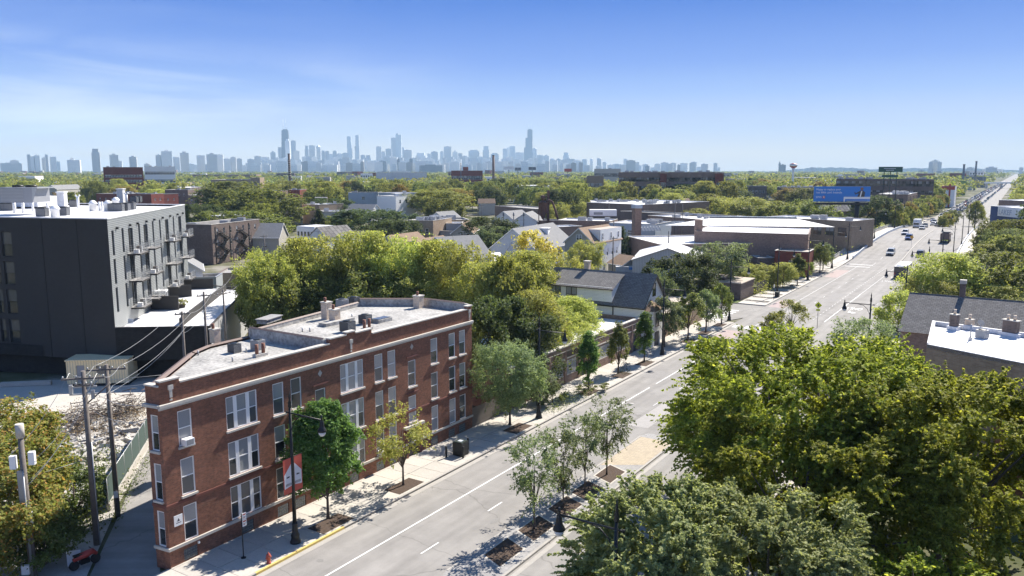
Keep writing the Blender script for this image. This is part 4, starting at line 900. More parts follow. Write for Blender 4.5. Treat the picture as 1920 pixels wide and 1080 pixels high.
# front wall (charcoal) with the strip of tall windows at the left; outward is to the right of FL -> cA
fops = []
for i, (z0, z1) in enumerate(((14.6, 17.6), (11.2, 14.0), (7.6, 10.6), (4.0, 6.9))):
    fops.append((Lf - 13.7 - 1.4, Lf - 13.7 + .1, z0, z1)); fops.append((Lf - 16.4, Lf - 15.6, z0 - (1 if i < 1 else 0), z1))
wl_(FL, cA, 2.5, H1, fops, 'darkpanel', DB)
gr = Vector((-dv.y, dv.x, 0)); fa = math.atan2(-dv.y, -dv.x)
for u0, u1, z0, z1 in fops:
    p = FL - dv * ((u0 + u1) / 2) - cA; p += gv * .2; window(DB, p.x, p.y, z0, fa, round(u1 - u0, 1), round(z1 - z0, 1), 'sash', frame='darkpanel', sill=None, glass=('glassgrey', 'glass'))
for u in (4.3, 9.2): q = cA + dv * u - gv * .03 - cA; m = MB(); m.box(-.04, .04, -.01, .02, 2.6, H1 - .1, 'black'); m.build('panel_joint', DB, (q.x, q.y, 0), fa)
# side wall in grey metal
sops = []
fz = [(14.9, 17.9), (11.5, 14.5), (8.1, 11.1)]
for z0, z1 in fz: sops += [(u, u + .8, z0, z1) for u in (1.2, 5.0, 12.0, 18.6, 22.3, 30.2)] + [(u, u + 1.9, z0 - .3, z1 - .2) for u in (7.6, 14.4, 25.6, 33.6)]
wl_(cA, SR, 6.5, H1, sops, 'metal', DB); wl_(cA, SR, 2.5, 6.5, [], 'metal', DB)
sa = math.atan2(gv.y, gv.x)
sn = Vector((gv.y, -gv.x, 0))
for u0, u1, z0, z1 in sops:
    p = gv * ((u0 + u1) / 2) - sn * .15; window(DB, p.x, p.y, z0, sa, round(u1 - u0, 1), round(z1 - z0, 1), 'sash' if u1 - u0 < 1.5 else 'pair', frame='darkpanel', sill=None, glass=('glass', 'glass'))
wl_(SR, BK, 0, H1, [], 'darkpanel', DB); wl_(BK, FL, 0, H1, [], 'darkpanel', DB)
m = MB(); P4 = [FL, cA, SR, BK]; m.face([(p.x - cA.x, p.y - cA.y, H1 - .25) for p in P4], 'roofwhite'); m.build('roof', DB)
m = MB()
for p, q in zip(P4, P4[1:] + P4[:1]):
    d = (q - p); a = math.atan2(d.y, d.x); m.box(-.05, d.length - .36, -.06, .3, H1, H1 + .12, 'roofwhite', T=Matrix.Translation(p - cA) @ Matrix.Rotation(a, 4, 'Z'))
m.build('coping', DB)
# balconies
rail = MB()
for x in np.arange(0, 3.61, .4): rail.box(x - .015, x + .015, -1.52, -1.48, .12, 1.15, 'galv')
for y in np.arange(-1.5, .01, .5):
    for x in (0, 3.6): rail.box(x - .015, x + .015, y - .015, y + .015, .12, 1.15, 'galv')
for z in (.3, .6, .9, 1.15): rail.box(0, 3.6, -1.515, -1.485, z - .015, z + .015, 'galv'); rail.box(-.015, .015, -1.48, 0, z - .015, z + .015, 'galv'); rail.box(3.585, 3.615, -1.48, 0, z - .015, z + .015, 'galv')
rail = rail.mesh('railing'); slab_ = MB(); slab_.box(0, 3.6, -1.55, 0, -.12, .1, 'darkpanel', 'roofgrey'); slab_ = slab_.mesh('balcony')
bal = [(6.6, 0), (13.4, 0), (24.5, 0), (32.9, 0)]
for u, _ in bal:
    for i, z in enumerate((14.5, 11.1, 7.7)):
        if u == 13.4: z -= .0
        p = gv * u + sn * .02; b = inst('balcony', slab_, DB, (p.x, p.y, z), sa); inst('railing', rail, b)
        if (i + int(u)) % 2 == 0: m = MB(); m.box(.5, 1.1, -1.2, -.6, .1, .6, 'white'); m.box(1.4, 2.0, -1.2, -.7, .1, .9, 'wooddark'); m.box(2.3, 2.8, -1.1, -.6, .1, .8, 'white'); m.build('balcony_furniture', b)
for u in (3.0, 8.2, 11.5, 15.6, 19.5, 24.0, 28.4, 33.0, 36.5): q = gv * u + sn * .0; m = MB(); m.box(-.14, .14, -.26, 0, 17.95, 18.2, 'black'); m.build('wall_lamp', DB, (q.x, q.y, 0), sa)
# roof plant: separate things standing on the roof
g = G(60, 378, H1); o = thing('cooling_unit', 'big silver louvred cooling unit on the white penthouse at the roof edge', 'cooling unit', G(16, 380, H1 + 1.4) , 0)
m = MB(); m.box(-1.2, 3.2, 0, 4, 0, 2.0, 'acgrey'); m.build('casing', o); m = MB()
for i in range(9): m.box(-.9, 2.0, -.05, -.005, .2 + i * .19, .28 + i * .19, 'galv')
m.build('louvres', o); m = MB(); m.face([(3.21, 0, 0), (3.9, 0, 2.0), (3.21, 0, 2.0)], 'galv'); m.box(3.21, 3.9, .01, 3.9, 1.85, 2.0, 'galv'); m.build('hood', o); m = MB(); m.lathe([(.7, 2.0), (.7, 2.25), (.1, 2.25)], 'black', 16, c=(.2, 2, 0)); m.lathe([(.7, 2.0), (.7, 2.25), (.1, 2.25)], 'black', 16, c=(2, 2, 0)); m.build('fan', o)
o = thing('penthouse', 'low white box room on the charcoal block roof under the cooling unit', 'roof room', G(-30, 388, H1), 0); part(o, 'wall', lambda m: m.box(0, 8.3, 0, 8, 0, 1.45, 'roofwhite'))
NTH = ['first', 'second', 'third', 'fourth', 'fifth', 'sixth', 'seventh', 'eighth', 'ninth', 'tenth', 'eleventh', 'twelfth', 'thirteenth', 'fourteenth', 'fifteenth', 'sixteenth', 'seventeenth', 'eighteenth', 'nineteenth', 'twentieth', 'twenty first', 'twenty second', 'twenty third', 'twenty fourth']
for i, (px, py) in enumerate(sorted(((8, 395), (19, 395), (80, 406), (120, 404), (213, 396), (224, 396), (235, 395), (246, 393), (252, 380), (259, 379), (140, 388)))):
    g = G(px, py, H1 - .25); condenser(g, .1, 1.15, NTH[i] + ' dark condenser unit from the left on the charcoal block roof', 'acdark', 'condenser units on the charcoal block roof')
nk = {}
for i, (px, py, kind_) in enumerate(sorted(((28, 399, 'y'), (44, 399, 'y'), (118, 390, 'box'), (147, 390, 'y'), (98, 386, 'dome'), (104, 408, 'dome'), (175, 396, 'dome'), (187, 395, 'pipe'), (192, 395, 'pipe'), (197, 396, 'pipe'), (203, 396, 'dome'), (209, 394, 'pipe'), (218, 388, 'dome'), (228, 380, 'box'), (238, 383, 'y'), (62, 396, 'pipe'), (90, 398, 'pipe')))):
    g = G(px, py, H1 - .25); m = MB(); nk[kind_] = nk.get(kind_, 0) + 1; nth = NTH[nk[kind_] - 1] + ' from the left, '
    if kind_ == 'box': m.box(-.55, .55, -.5, .5, 0, 2.4, 'roofwhite'); m.box(-.65, .65, -.6, .6, 2.4, 2.55, 'white')
    elif kind_ == 'pipe': m.tube([(0, 0, 0), (0, 0, 1.3)], .16, 'white', 8)
    elif kind_ == 'dome': m.lathe([(.5, 0), (.5, 1.0), (.62, 1.02), (.55, 1.2), (.3, 1.5), (0, 1.6)], 'white', 12)
    else: m.tube([(0, 0, 0), (0, 0, 1.8)], .2, 'white', 8); m.tube([(-.35, 0, 2.0), (0, 0, 1.6), (.35, 0, 2.0)], .13, 'white', 7)
    m.build({'box': 'vent_shaft', 'pipe': 'vent_pipe', 'dome': 'roof_vent', 'y': 'forked_vent'}[kind_], loc=g, label=nth + {'box': 'tall square white vent shaft on the charcoal block roof', 'pipe': 'plain white vent pipe on the charcoal block roof', 'dome': 'white domed roof vent on the charcoal block roof', 'y': 'white vent pipe with forked top on the charcoal block roof'}[kind_], cat='roof vent', group={'box': 'vent shafts', 'pipe': 'vent pipes', 'dome': 'domed vents', 'y': 'forked vents'}[kind_] + ' on the charcoal block roof')
# podium: charcoal garden wall and decks to the right, white roof beyond
HP = 6.5; pr_ = G(395, 612, HP); pr_.z = 0
wl_(cA + dv * 26 - gv * .25, pr_, 0, 2.5, [], 'dark', DB, 'podium_wall'); wl_(cA - gv * .12, pr_, 2.5, HP, [], 'dark', DB, 'podium_wall')
wl_(FL - gv * .2, cA + dv * 10.4 - gv * .2, 2.5, 3.9, [], 'dark', DB, 'podium_wall')
e2 = G(465, 541, HP); e2.z = 0
dirm = (e2 - pr_); wl_(pr_, e2, 0, HP, [], 'metalwall', DB, 'side_wall')
cut = pr_ - Vector((1, 0, 0)) * 5.6; far_l = cut + gv * 36
q0 = [cA + gv * 0, cA + (pr_ - cA) * .0, ]
m = MB(); m.face([tuple(v_ - cA + Vector((0, 0, HP - .5))) for v_ in (cA, pr_, e2, cA + gv * 38)], 'roofwhite'); m.build('podium_roof', DB)
m = MB()
for p, q in ((cA, pr_), (pr_, e2), (e2, cA + gv * 38)):
    d = q - p; m.box(0, d.length - .25, 0, .25, HP - .1, HP + .05, 'darkpanel', T=Matrix.Translation(p - cA) @ Matrix.Rotation(math.atan2(d.y, d.x), 4, 'Z'))
m.build('coping', DB)
for (pa, pb, h_, lb) in (((256, 581), (335, 581), 1.9, 'near'), ((300, 560), (360, 556), 1.8, 'middle'), ((325, 543), (400, 541), 1.6, 'far')):
    a, b = G(*pa, HP - .5), G(*pb, HP - .5); d = b - a; m = MB(); m.box(0, d.length, 0, .2, 0, h_, 'darkpanel'); m.build('terrace_divider', DB, a - cA, math.atan2(d.y, d.x))
m = MB(); m.box(0, .25, 0, 30, HP - .5, HP + .6, 'darkpanel', T=Matrix.Translation(G(336, 606, HP) - cA - Vector((0, 0, HP))) @ Matrix.Rotation(sa - math.pi / 2, 4, 'Z')); m.build('terrace_divider', DB)
def deck_obj(name, px, py, lb, cat, fn): o = thing(name, lb, cat, G(px, py, HP - .5), .3); fn(o)
deck_obj('sun_canopy', 292, 573, 'white flat canopy on the first terrace of the charcoal block', 'canopy', lambda o: (part(o, 'cloth', lambda m: m.box(-1.6, 1.6, -1.1, 1.1, 2.0, 2.15, 'white')), [part(o, 'leg', lambda m, x=x, y=y: m.box(x - .04, x + .04, y - .04, y + .04, 0, 2.0, 'white')) for x in (-1.5, 1.5) for y in (-1, 1)]))
deck_obj('planter', 340, 577, 'planter with yellow flowers on the terrace', 'planter', lambda o: (part(o, 'box', lambda m: m.box(-.5, .5, -.25, .25, 0, .5, 'wooddark')), inst('foliage', PROTO['bush'][2][0], o, (0, 0, .3), scale=(.4, .4, .4))))
deck_obj('blue_chair', 245, 612, 'small turquoise chair at the edge of the white deck', 'chair', lambda o: (part(o, 'seat', lambda m: m.box(-.3, .3, -.3, .3, .35, .42, 'bluegrey')), part(o, 'backrest', lambda m: m.box(-.3, .3, .25, .3, .42, .9, 'bluegrey'))))
keep(200, 460, 384, 612, 92); keep(0, 215, 405, 715, 90); keep(0, 265, 360, 410, 90)

# --- cream trailer
a = G(127, 725); o = thing('trailer_office', 'cream ribbed metal site office container on the paved yard', 'container', a, math.atan2((G(242, 722) - a).y, (G(242, 722) - a).x))
Lt = (G(242, 722) - a).length; m = MB(); wall(m, (0, 0), (Lt, 0), .3, 3.0, [(1.1, 2.0, .4, 2.5), (3.3, 4.9, 1.4, 2.4)], 'cream'); wall(m, (Lt, 0), (Lt, 3), .3, 3.0, [], 'cream'); wall(m, (Lt, 3), (0, 3), .3, 3, [], 'cream'); wall(m, (0, 3), (0, 0), .3, 3, [], 'cream'); m.build('wall', o)
part(o, 'roof', lambda m: m.box(-.1, Lt + .1, -.1, 3.1, 3.0, 3.14, 'cream')); part(o, 'door', lambda m: m.box(1.12, 1.98, .06, .1, .4, 2.48, 'acgrey')); part(o, 'window', lambda m: m.box(3.3, 4.9, .06, .1, 1.4, 2.4, 'glassgrey')); part(o, 'base', lambda m: m.box(.1, Lt - .1, .1, 2.9, 0, .3, 'dark'))
a, b = G(0, 726), G(95, 722); m = MB(); d = b - a; m.box(0, d.length, 0, .5, 0, .5, 'conc'); m.build('concrete_barrier', loc=a, rz=math.atan2(d.y, d.x), label='long low pale concrete barrier lying at the foot of the charcoal wall', cat='barrier')

# --- brown brick block with fire stairs behind the charcoal one
o = bld('brick_block', 'brown brick three storey block with black zigzag fire stairs on its side', (338, 420.5), (396, 421.5), 10.6, 24, 'brick_dark', 'roofgrey', ri=((7, 1.6, 3.2, .9), (7, 4.8, 6.4, .9), (7, 7.9, 9.5, .9)), frame='stone', units=3, par=.9)
Ln = o['_l']
def stairs(o, x, y0, y1, z0, z1, n):
    st = MB(); rl = MB()
    for i in range(n):
        za, zb = z0 + (z1 - z0) * i / n, z0 + (z1 - z0) * (i + 1) / n; ya, yb = (y0, y1) if i % 2 == 0 else (y1, y0)
        for k_ in range(9):
            q = k_ / 9; y = ya + (yb - ya) * q; z = za + (zb - za) * q; st.box(x, x + 1, y - .15, y + .15, z, z + .06, 'black')
        for xx in (x, x + 1.0): st.tube([(xx, ya, za), (xx, yb, zb)], .1, 'black', 4); rl.tube([(xx, ya, za + .9), (xx, yb, zb + .9)], .04, 'black', 4)
        st.box(x - .0, x + 1.1, yb - .8 * (1 if yb > ya else -1) if False else yb - .7, yb + .7, zb - .02, zb + .1, 'black')
        for yy in (yb - .7, yb + .7): rl.box(x + 1.05, x + 1.1, yy - .03, yy + .03, zb - 3, zb + 1, 'black')
        rl.tube([(x + 1.08, yb - .7, zb + .95), (x + 1.08, yb + .7, zb + .95)], .035, 'black', 4)
    s_ = st.build('stairs', o); rl.build('railing', s_)
for y in (3.2, 12.8): stairs(o, Ln + .1, y, y + 3.8, 1.2, 8.2, 4)
for y in (1.6, 8.5, 18): part(o, 'downpipe', lambda m: m.box(Ln + .005, Ln + .13, y - .06, y + .06, 0, 10, 'black'))
# brief list of the rest of the left and middle ground
gable('grey_roof_house', 'house with plain grey roof and pale wall behind the brown brick block', (438, 418), (530, 418), 9.5, 4.6, 5.8, 'siding_tan', 'shingle_gr', sidewins=((2, 2.6, 4, 1.2),))
gable('white_house', 'small white house with grey roof squeezed behind the charcoal block terraces', (352, 478), (352, 490), 7.2, 2.6, 5.4, 'siding', 'shingle_gr', kp=False, wins=((1, 0, 2.5, 4.0, .9),))
bld('deck_house', 'grey timber deck structure beside the small white house', (352, 521), (405, 520), 4.2, 6, 'siding_grey', 'roofgrey', par=.9, keepit=False, cop='galv')
bld('low_shed', 'low tan brick building with dark flat roof in front of the fire stairs', (408, 513), (466, 512), 4.0, 9, 'brick_tan', 'roofgrey', par=.3, cop='tile', keepit=False)
gable('gabled_house', 'pale grey gabled house among the trees above the charcoal block', (95, 347), (145, 345.5), 10.5, 5.5, 6.6, 'siding_tan', 'shingle_gr', wins=((-1, 0, 3, 4.5, 1.2),), sidewins=((3, 3, 4.5, 1.2),))
gable('gabled_house', 'small grey gabled house left of the pale grey one above the roof plant', (70, 365), (88, 362), 8, 4, 5, 'siding_grey', 'shingle_gr')
bld('red_brick_block', 'long red brick block with pale cornice behind the white roof vents', (180, 363), (282, 365), 10.5, 20, 'brick_red2', 'roofgrey', fr=((9, 6.5, 8, 1), (9, 3.4, 5, 1)), units=4, ri=((4, 6.5, 8, 1),))
bld('red_brick_block', 'short red brick block with striped corner bays right of the long one', (283, 364), (307, 363), 11, 20, 'brick_red2', 'roofgrey', fr=((2, 7, 8.6, 1.1), (2, 3.5, 5, 1.1)), ri=((5, 7, 8.6, 1.1),), units=2)
bld('brick_block', 'dark grey and tan brick block beyond the roof of the charcoal block', (309, 356), (352, 356), 12, 16, 'brick_dark', 'roofgrey', fr=((4, 8, 9.6, 1),), ri=((3, 8, 9.6, 1), (3, 4.5, 6, 1)), units=2)
bld('brick_block', 'low tan brick block left of the big green tree', (352, 366), (372, 366), 10, 16, 'brick_far', 'roofwhite', fr=((2, 6, 7.6, 1),), units=1)
bld('flat_roof_block', 'cluster of roof tops with white roof left of the big green tree', (355, 352), (400, 350), 10.5, 20, 'brick_dark', 'roofwhite', units=4)
bld('red_brick_school', 'wide red brick school building with pale string course at the tree line', (193, 313.5), (268, 318), 26, 40, 'brick_red2', 'roofgrey', fr=((12, 15, 17, 2), (12, 19, 21, 2)), units=2, keepit=False, dist=700)
bld('white_block', 'white office block right of the red brick school in the distance', (270, 312.5), (328, 312), 29, 40, 'white', 'roofwhite', fr=((9, 20, 23, 4), (9, 12, 15, 4)), units=3, keepit=False, dist=900)
bld('tan_school', 'tan brick school building with pale piers behind the big green tree', (395, 337), (470, 336), 15.5, 40, 'brick_tan', 'roofgrey', fr=((12, 9.5, 13, 1.4), (12, 4, 7.5, 1.4)), units=3, az=90)
bld('tan_stair_tower', 'taller plain tan tower at the right end of the tan school', (470, 333), (487, 332), 17.5, 14, 'brick_tan', 'roofgrey', units=0, az=90)
bld('long_dark_block', 'long low dark block far beyond the tan school', (360, 327.5), (480, 327.5), 16, 40, 'brick_far', 'roofgrey', units=3, keepit=False, az=85)
bld('tan_block', 'tan brick flats with bay windows right of the big green tree', (534, 379), (566, 378), 10.5, 14, 'brick_tan', 'roofgrey', fr=((2, 6.8, 8.4, 1.1), (2, 3.4, 5, 1.1)), ri=((3, 6.8, 8.4, 1.1),), units=2)
bld('red_brown_block', 'red brown brick flats behind the tan ones', (516, 358), (540, 357), 11.5, 18, 'brick_far', 'roofgrey', fr=((2, 7.5, 9, 1.2),), units=2)
bld('red_brown_block', 'red brick flats with dark stair tower behind the tan brick flats', (541, 356), (562, 356), 11.5, 18, 'brick_red2', 'roofgrey', fr=((2, 7.5, 9, 1.2),), units=1)
bld('white_roof_block', 'low block with white roof right of the tan brick flats', (567, 383), (598, 384), 9, 16, 'brick_tan', 'roofwhite', units=2)
bld('blue_grey_block', 'blue grey painted wall of flats with brick middle bay', (653, 361), (709, 361), 11, 14, 'bluegrey', 'roofgrey', fr=((1, 6.5, 8.5, 1.6, 9),), units=2)
bld('blue_grey_block', 'pale blue grey three storey flats with white roofed rear porch', (710, 361), (742, 363), 12.2, 16, 'bluegrey', 'roofwhite', ri=((2, 8, 9.6, 1),), units=2)
bld('white_block', 'white walled rear wing with brown porch openings beside the blue grey flats', (742, 368), (781, 366), 11.4, 12, 'white', 'roofwhite', fr=((3, 7.6, 9.4, 1.4),), frame='wooddark')
gable('gabled_house', 'pale gabled roof in front of the blue grey flats', (655, 382), (705, 383), 8.6, 4.5, 5.4, 'siding', 'shingle_gr')
bld('white_roof_block', 'low flat white roof behind the dark conifer', (607, 397), (664, 396), 7.5, 12, 'siding_tan', 'roofwhite', units=2)
bld('tan_bay_block', 'tan brick flats with castellated parapet right of the dark round trees', (765, 413), (812, 414), 9.6, 15, 'brick_tan', 'roofwhite', fr=((3, 5.6, 7.2, 1), (3, 2.4, 4, 1)), units=5)
bld('tan_bay_block', 'lower continuation of the tan brick flats with white clutter on its roof', (812, 413), (880, 412), 8.6, 12, 'brick_tan', 'roofgrey', fr=((1, 5, 6.4, 1),), units=4)
bld('grey_modern_house', 'blue grey box like modern house in front of the tan brick flats', (836, 419), (866, 419), 8.2, 8, 'siding_grey', 'roofwhite', par=.3, keepit=False)
bld('grey_modern_house', 'low grey terrace wing of the box like modern house', (812, 432), (852, 434), 6.2, 8, 'siding_grey', 'roofgrey', par=.4, keepit=False)
gable('gabled_house', 'taupe gabled house with white window facing the camera left', (866, 420), (878, 413), 8.8, 3.2, 6.2, 'siding_tan', 'shingle_br', wins=((-1, 0, 5.4, 6.6, 1.0),), kp=False)
gable('brown_roof_house', 'house with brown roof behind the yellow green tree row', (728, 441), (782, 434), 8.6, 5, 5, 'siding_tan', 'shingle_br')
gable('brown_roof_house', 'house with lighter tan roof behind the yellow green tree row', (776, 449), (830, 441), 8, 4, 5, 'siding_tan', 'shingle_br')
gable('pale_roof_house', 'big pale grey roof with a gable behind the right end of the tree row', (818, 444), (894, 440), 9.2, 6.8, 4.6, 'siding', 'shingle_gr', wins=((1, 0, 5.2, 6.4, .9),))
gable('white_house', 'low white annex roofs to the right of the big pale grey roof', (905, 475), (935, 473), 4.6, 3, 3.2, 'siding', 'roofwhite', kp=False)
bld('long_tan_block', 'long low brown building far behind the dark clump of trees', (928, 386), (1005, 392), 6, 14, 'brick_far', 'roofgrey')
gable('grey_gabled_house', 'grey gabled houses roof with white vent left of the rusty dust collector', (944, 396), (978, 393), 9, 5, 5.6, 'siding', 'shingle_gr', wins=((-1, 0, 3, 4.2, 1.2),))
gable('grey_gabled_house', 'second grey gabled roof close to the rusty dust collector', (984, 399), (998, 395), 8.6, 4.6, 5.6, 'siding', 'shingle_gr', kp=False)
bld('low_brick_shed', 'low brown brick shed under the rusty dust collector', (988, 413), (1048, 414), 5.5, 9, 'brick_far', 'roofgrey', keepit=False)
gable('big_grey_roof_house', 'house with wide grey roof and white dormer behind the golden tree', (962, 428), (1036, 417), 10.2, 6.6, 5.0, 'bluegrey', 'shingle_gr', sidewins=((3, 1.8, 3.4, 1.1),), wins=((1, 0, 3, 4.5, 1),))
g = G(1015, 427, 9.3); o = thing('roof_dormer', 'white topped dormer on the wide grey roof behind the golden tree', 'dormer', g, -.2); part(o, 'wall', lambda m: m.box(-2.2, 2.2, -2.4, 1.2, -2.2, -.1, 'white')); part(o, 'roof', lambda m: m.box(-2.4, 2.4, -2.6, 1.4, -.1, .08, 'roofwhite'))
# tall white gabled house, ridge running away
gb = gable('tall_white_house', 'tall white three storey house with tan roof and taupe front gable', (1112, 424), (1112.001, 424), 0.001, 1, 0, 'siding', 'shingle_br') if False else None
def house_at(name, label, p, rz, Ln, hw, ze, zr_, wk, rk, endw=(), sidew=(), wk_end=None, flip=False):
    """gabled house by its centre"""
    o = thing(name, label, 'house', p, rz); h = Ln / 2; m = MB(); ops = []
    for r in sidew: winrow(ops, Ln, *r[:4])
    wall(m, (-h, -hw), (h, -hw), 0, ze, ops, wk); wall(m, (h, hw), (-h, hw), 0, ze, [], wk)
    for u0, u1, z0, z1 in ops: window(o, -h + (u0 + u1) / 2, -hw + .07, z0, 0, round(u1 - u0, 1), round(z1 - z0, 1), 'sash', sill=None)
    we = wk_end or wk
    for sg in (-1, 1):
        wall(m, (sg * h, -hw * sg), (sg * h, hw * sg), 0, ze, [], we); m.face([(sg * h, -hw * sg, ze), (sg * h, hw * sg, ze), (sg * h, 0, zr_ - .1)], we)
        for y, z0, z1, wd in endw: window(o, sg * (h + .03), y, z0, sg * math.pi / 2, wd, z1 - z0, 'pair' if wd > 1.3 else 'sash', sill=None)
    m.build('wall', o); m = MB(); ov = .35; sl = (zr_ - ze) / hw
    for sg in (-1, 1):
        y, z = sg * (hw + ov), ze - ov * sl; q = [(-h - ov, y, z), (h + ov, y, z), (h + ov, 0, zr_), (-h - ov, 0, zr_)]; m.face(q if sg < 0 else q[::-1], rk); m.face([(a_, b_, c_ - .15) for a_, b_, c_ in (q if sg > 0 else q[::-1])], rk)
    m.build('roof', o); m = MB()
    for sx in (-1, 1):
        for sg in (-1, 1): x = sx * (h + ov); y, z = sg * (hw + ov), ze - ov * sl; m.face([(x, y, z - .25), (x, 0, zr_ - .25), (x, 0, zr_ + .004), (x, y, z + .004)], 'white')
    m.build('trim', o); FOOT.append((p[0], p[1], Ln * .55)); return o
gp = G(1086, 427, 11.8); cen = Vector((gp.x, gp.y, 0)) + Vector((math.sin(A), math.cos(A), 0)) * 7.5
HW_ = house_at('tall_white_house', 'tall white three storey house with tan roof and taupe front gable', cen, RS, 15, 3.7, 8.6, 11.8, 'siding', 'shingle_br', endw=((0, 8.9, 10.2, 1.4), (-1.6, 4.6, 6.2, 1), (1.6, 4.6, 6.2, 1)), sidew=((4, 1.6, 3.2, .8), (5, 5.0, 6.6, .8)), wk_end='siding_tan')
part(HW_, 'side_dormer', lambda m: (m.box(-4.2, 7.3, -3.8, -.6, 8.3, 11.3, 'siding', 'rooftan')))
for x in (-3, 1.5, 5.5): window(HW_, x, -3.83, 8.9, 0, .8, 1.5, sill=None)
keep(1062, 1165, 426, 500, 180)
# white farmhouse with dark roof on the avenue: local frame of the avenue, origin at its front left (near) corner
FH = thing('white_gabled_house', 'white gabled house with charcoal shingle roof, bay window and long side dormer', 'house', W(102.0, -43.4, 0), RS)
# local x = along the avenue (away), local y = back from the street
wd_, ln_, ze_, zr_h = 8.2, 30.0, 6.3, 10.2
m = MB(); wall(m, (0, 0), (wd_, 0), 0, ze_, [(.9, 1.9, .9, 2.9), (5.2, 6.3, 1.2, 2.9)], 'siding'); wall(m, (0, ln_), (0, 0), 0, ze_, [], 'siding'); wall(m, (wd_, 0), (wd_, ln_), 0, ze_, [], 'siding'); wall(m, (wd_, ln_), (0, ln_), 0, ze_, [], 'siding')
m.face([(0, 0, ze_), (wd_, 0, ze_), (wd_ / 2, 0, zr_h - .1)], 'siding'); m.face([(wd_, ln_, ze_), (0, ln_, ze_), (wd_ / 2, ln_, zr_h - .1)], 'siding'); m.build('wall', FH)
m = MB(); sl = (zr_h - ze_) / (wd_ / 2); ov = .45
for sg in (-1, 1):
    x = wd_ / 2 + sg * (wd_ / 2 + ov); z = ze_ - ov * sl; q = [(x, -ov, z), (wd_ / 2, -ov, zr_h), (wd_ / 2, ln_ + ov, zr_h), (x, ln_ + ov, z)]; m.face(q[::-1] if sg < 0 else q, 'shingle'); m.face([(a_, b_, c_ - .18) for a_, b_, c_ in q], 'shingle')
m.build('roof', FH); m = MB()
for sg in (-1, 1): x = wd_ / 2 + sg * (wd_ / 2 + ov); z = ze_ - ov * sl; m.face([(x, -ov - .01, z - .3), (wd_ / 2, -ov - .01, zr_h - .3), (wd_ / 2, -ov - .01, zr_h + .01), (x, -ov - .01, z + .01)], 'black'); m.box(min(x, x + sg * .1), max(x, x + sg * .1), -ov, ln_, z - .18, z + .02, 'black')
m.build('trim', FH)
window(FH, wd_ / 2, -.04, 7.0, 0, 1.1, 1.9, frame='black', sill=None, glass=('glass', 'glass')); window(FH, 1.4, .07, .9, 0, 1.0, 2.0, frame='dgreen', sill=None, glass=('glass', 'glass')); window(FH, 5.75, .07, 1.2, 0, 1.1, 1.7, frame='dgreen', sill=None, glass=('glass', 'glass'))
m = MB(); m.prism([(.7, 0), (1.5, -1.1), (4.1, -1.1), (4.9, 0)], .0, 5.3, 'siding'); by = m.build('bay', FH)
m = MB(); m.face([(.3, .2, 5.3), (1.2, -1.5, 5.3), (2.8, .0, 6.7)], 'shingle_br'); m.face([(1.2, -1.5, 5.3), (4.4, -1.5, 5.3), (2.8, 0, 6.7)], 'shingle_br'); m.face([(4.4, -1.5, 5.3), (5.3, .2, 5.3), (2.8, 0, 6.7)], 'shingle_br'); m.face([(.3, .2, 5.29), (5.3, .2, 5.29), (4.4, -1.5, 5.29), (1.2, -1.5, 5.29)], 'white'); m.build('bay_roof', by)
window(by, 2.8, -1.14, 2.9, 0, 1.2, 2.0, frame='wooddark', sill=None, glass=('glassgrey', 'glassgrey')); window(by, 1.07, -.59, 2.9, math.atan2(-1.1, .8), .7, 2.0, frame='wooddark', sill=None, glass=('glass', 'glass'))
part(by, 'entrance', lambda m: m.box(2.0, 3.6, -1.13, -1.1, .1, 2.2, 'ink'))
# long shed dormer on the near slope
m = MB(); y0, y1 = 4.7, 14.6; m.box(-.03, wd_ / 2, y0, y1, .1, 8.35, 'siding'); m.face([(-.4, y0 - .3, 8.15), (wd_ / 2 - .1, y0 - .3, 10.0), (wd_ / 2 - .1, y1 + .3, 10.0), (-.4, y1 + .3, 8.15)][::-1], 'shingle_gr' if False else 'shingle'); m.face([(0, y0, 8.3), (wd_ / 2 - .1, y0, 8.3), (wd_ / 2 - .1, y0, 9.95)], 'siding'); m.box(-.42, -.3, y0 - .3, y1 + .3, 8.0, 8.16, 'wooddark'); dm = m.build('side_dormer', FH)
for y, wd2, ht2 in ((11.2, 1.8, 2.2), (13.5, 1.0, 1.2)): window(dm, -.06, y, 8.0 - ht2, -math.pi / 2, wd2, ht2, 'pair' if wd2 > 1.5 else 'sash', frame='wooddark', sill=None)
part(FH, 'downpipe', lambda m: m.box(-.13, -.005, 4.4, 4.55, 1, ze_, 'wooddark'))
part(FH, 'flue', lambda m: m.tube([(1.6, 15.8, 7), (1.6, 15.8, 10.6)], .13, 'galv', 8)); part(FH, 'chimney', lambda m: (m.box(wd_ / 2 + .1, wd_ / 2 + .8, 10.6, 11.4, 9, 11.3, 'chim'), m.box(wd_ / 2, wd_ / 2 + .9, 10.5, 11.5, 11.3, 11.42, 'stone')))
keep(1060, 1245, 508, 640, 100)
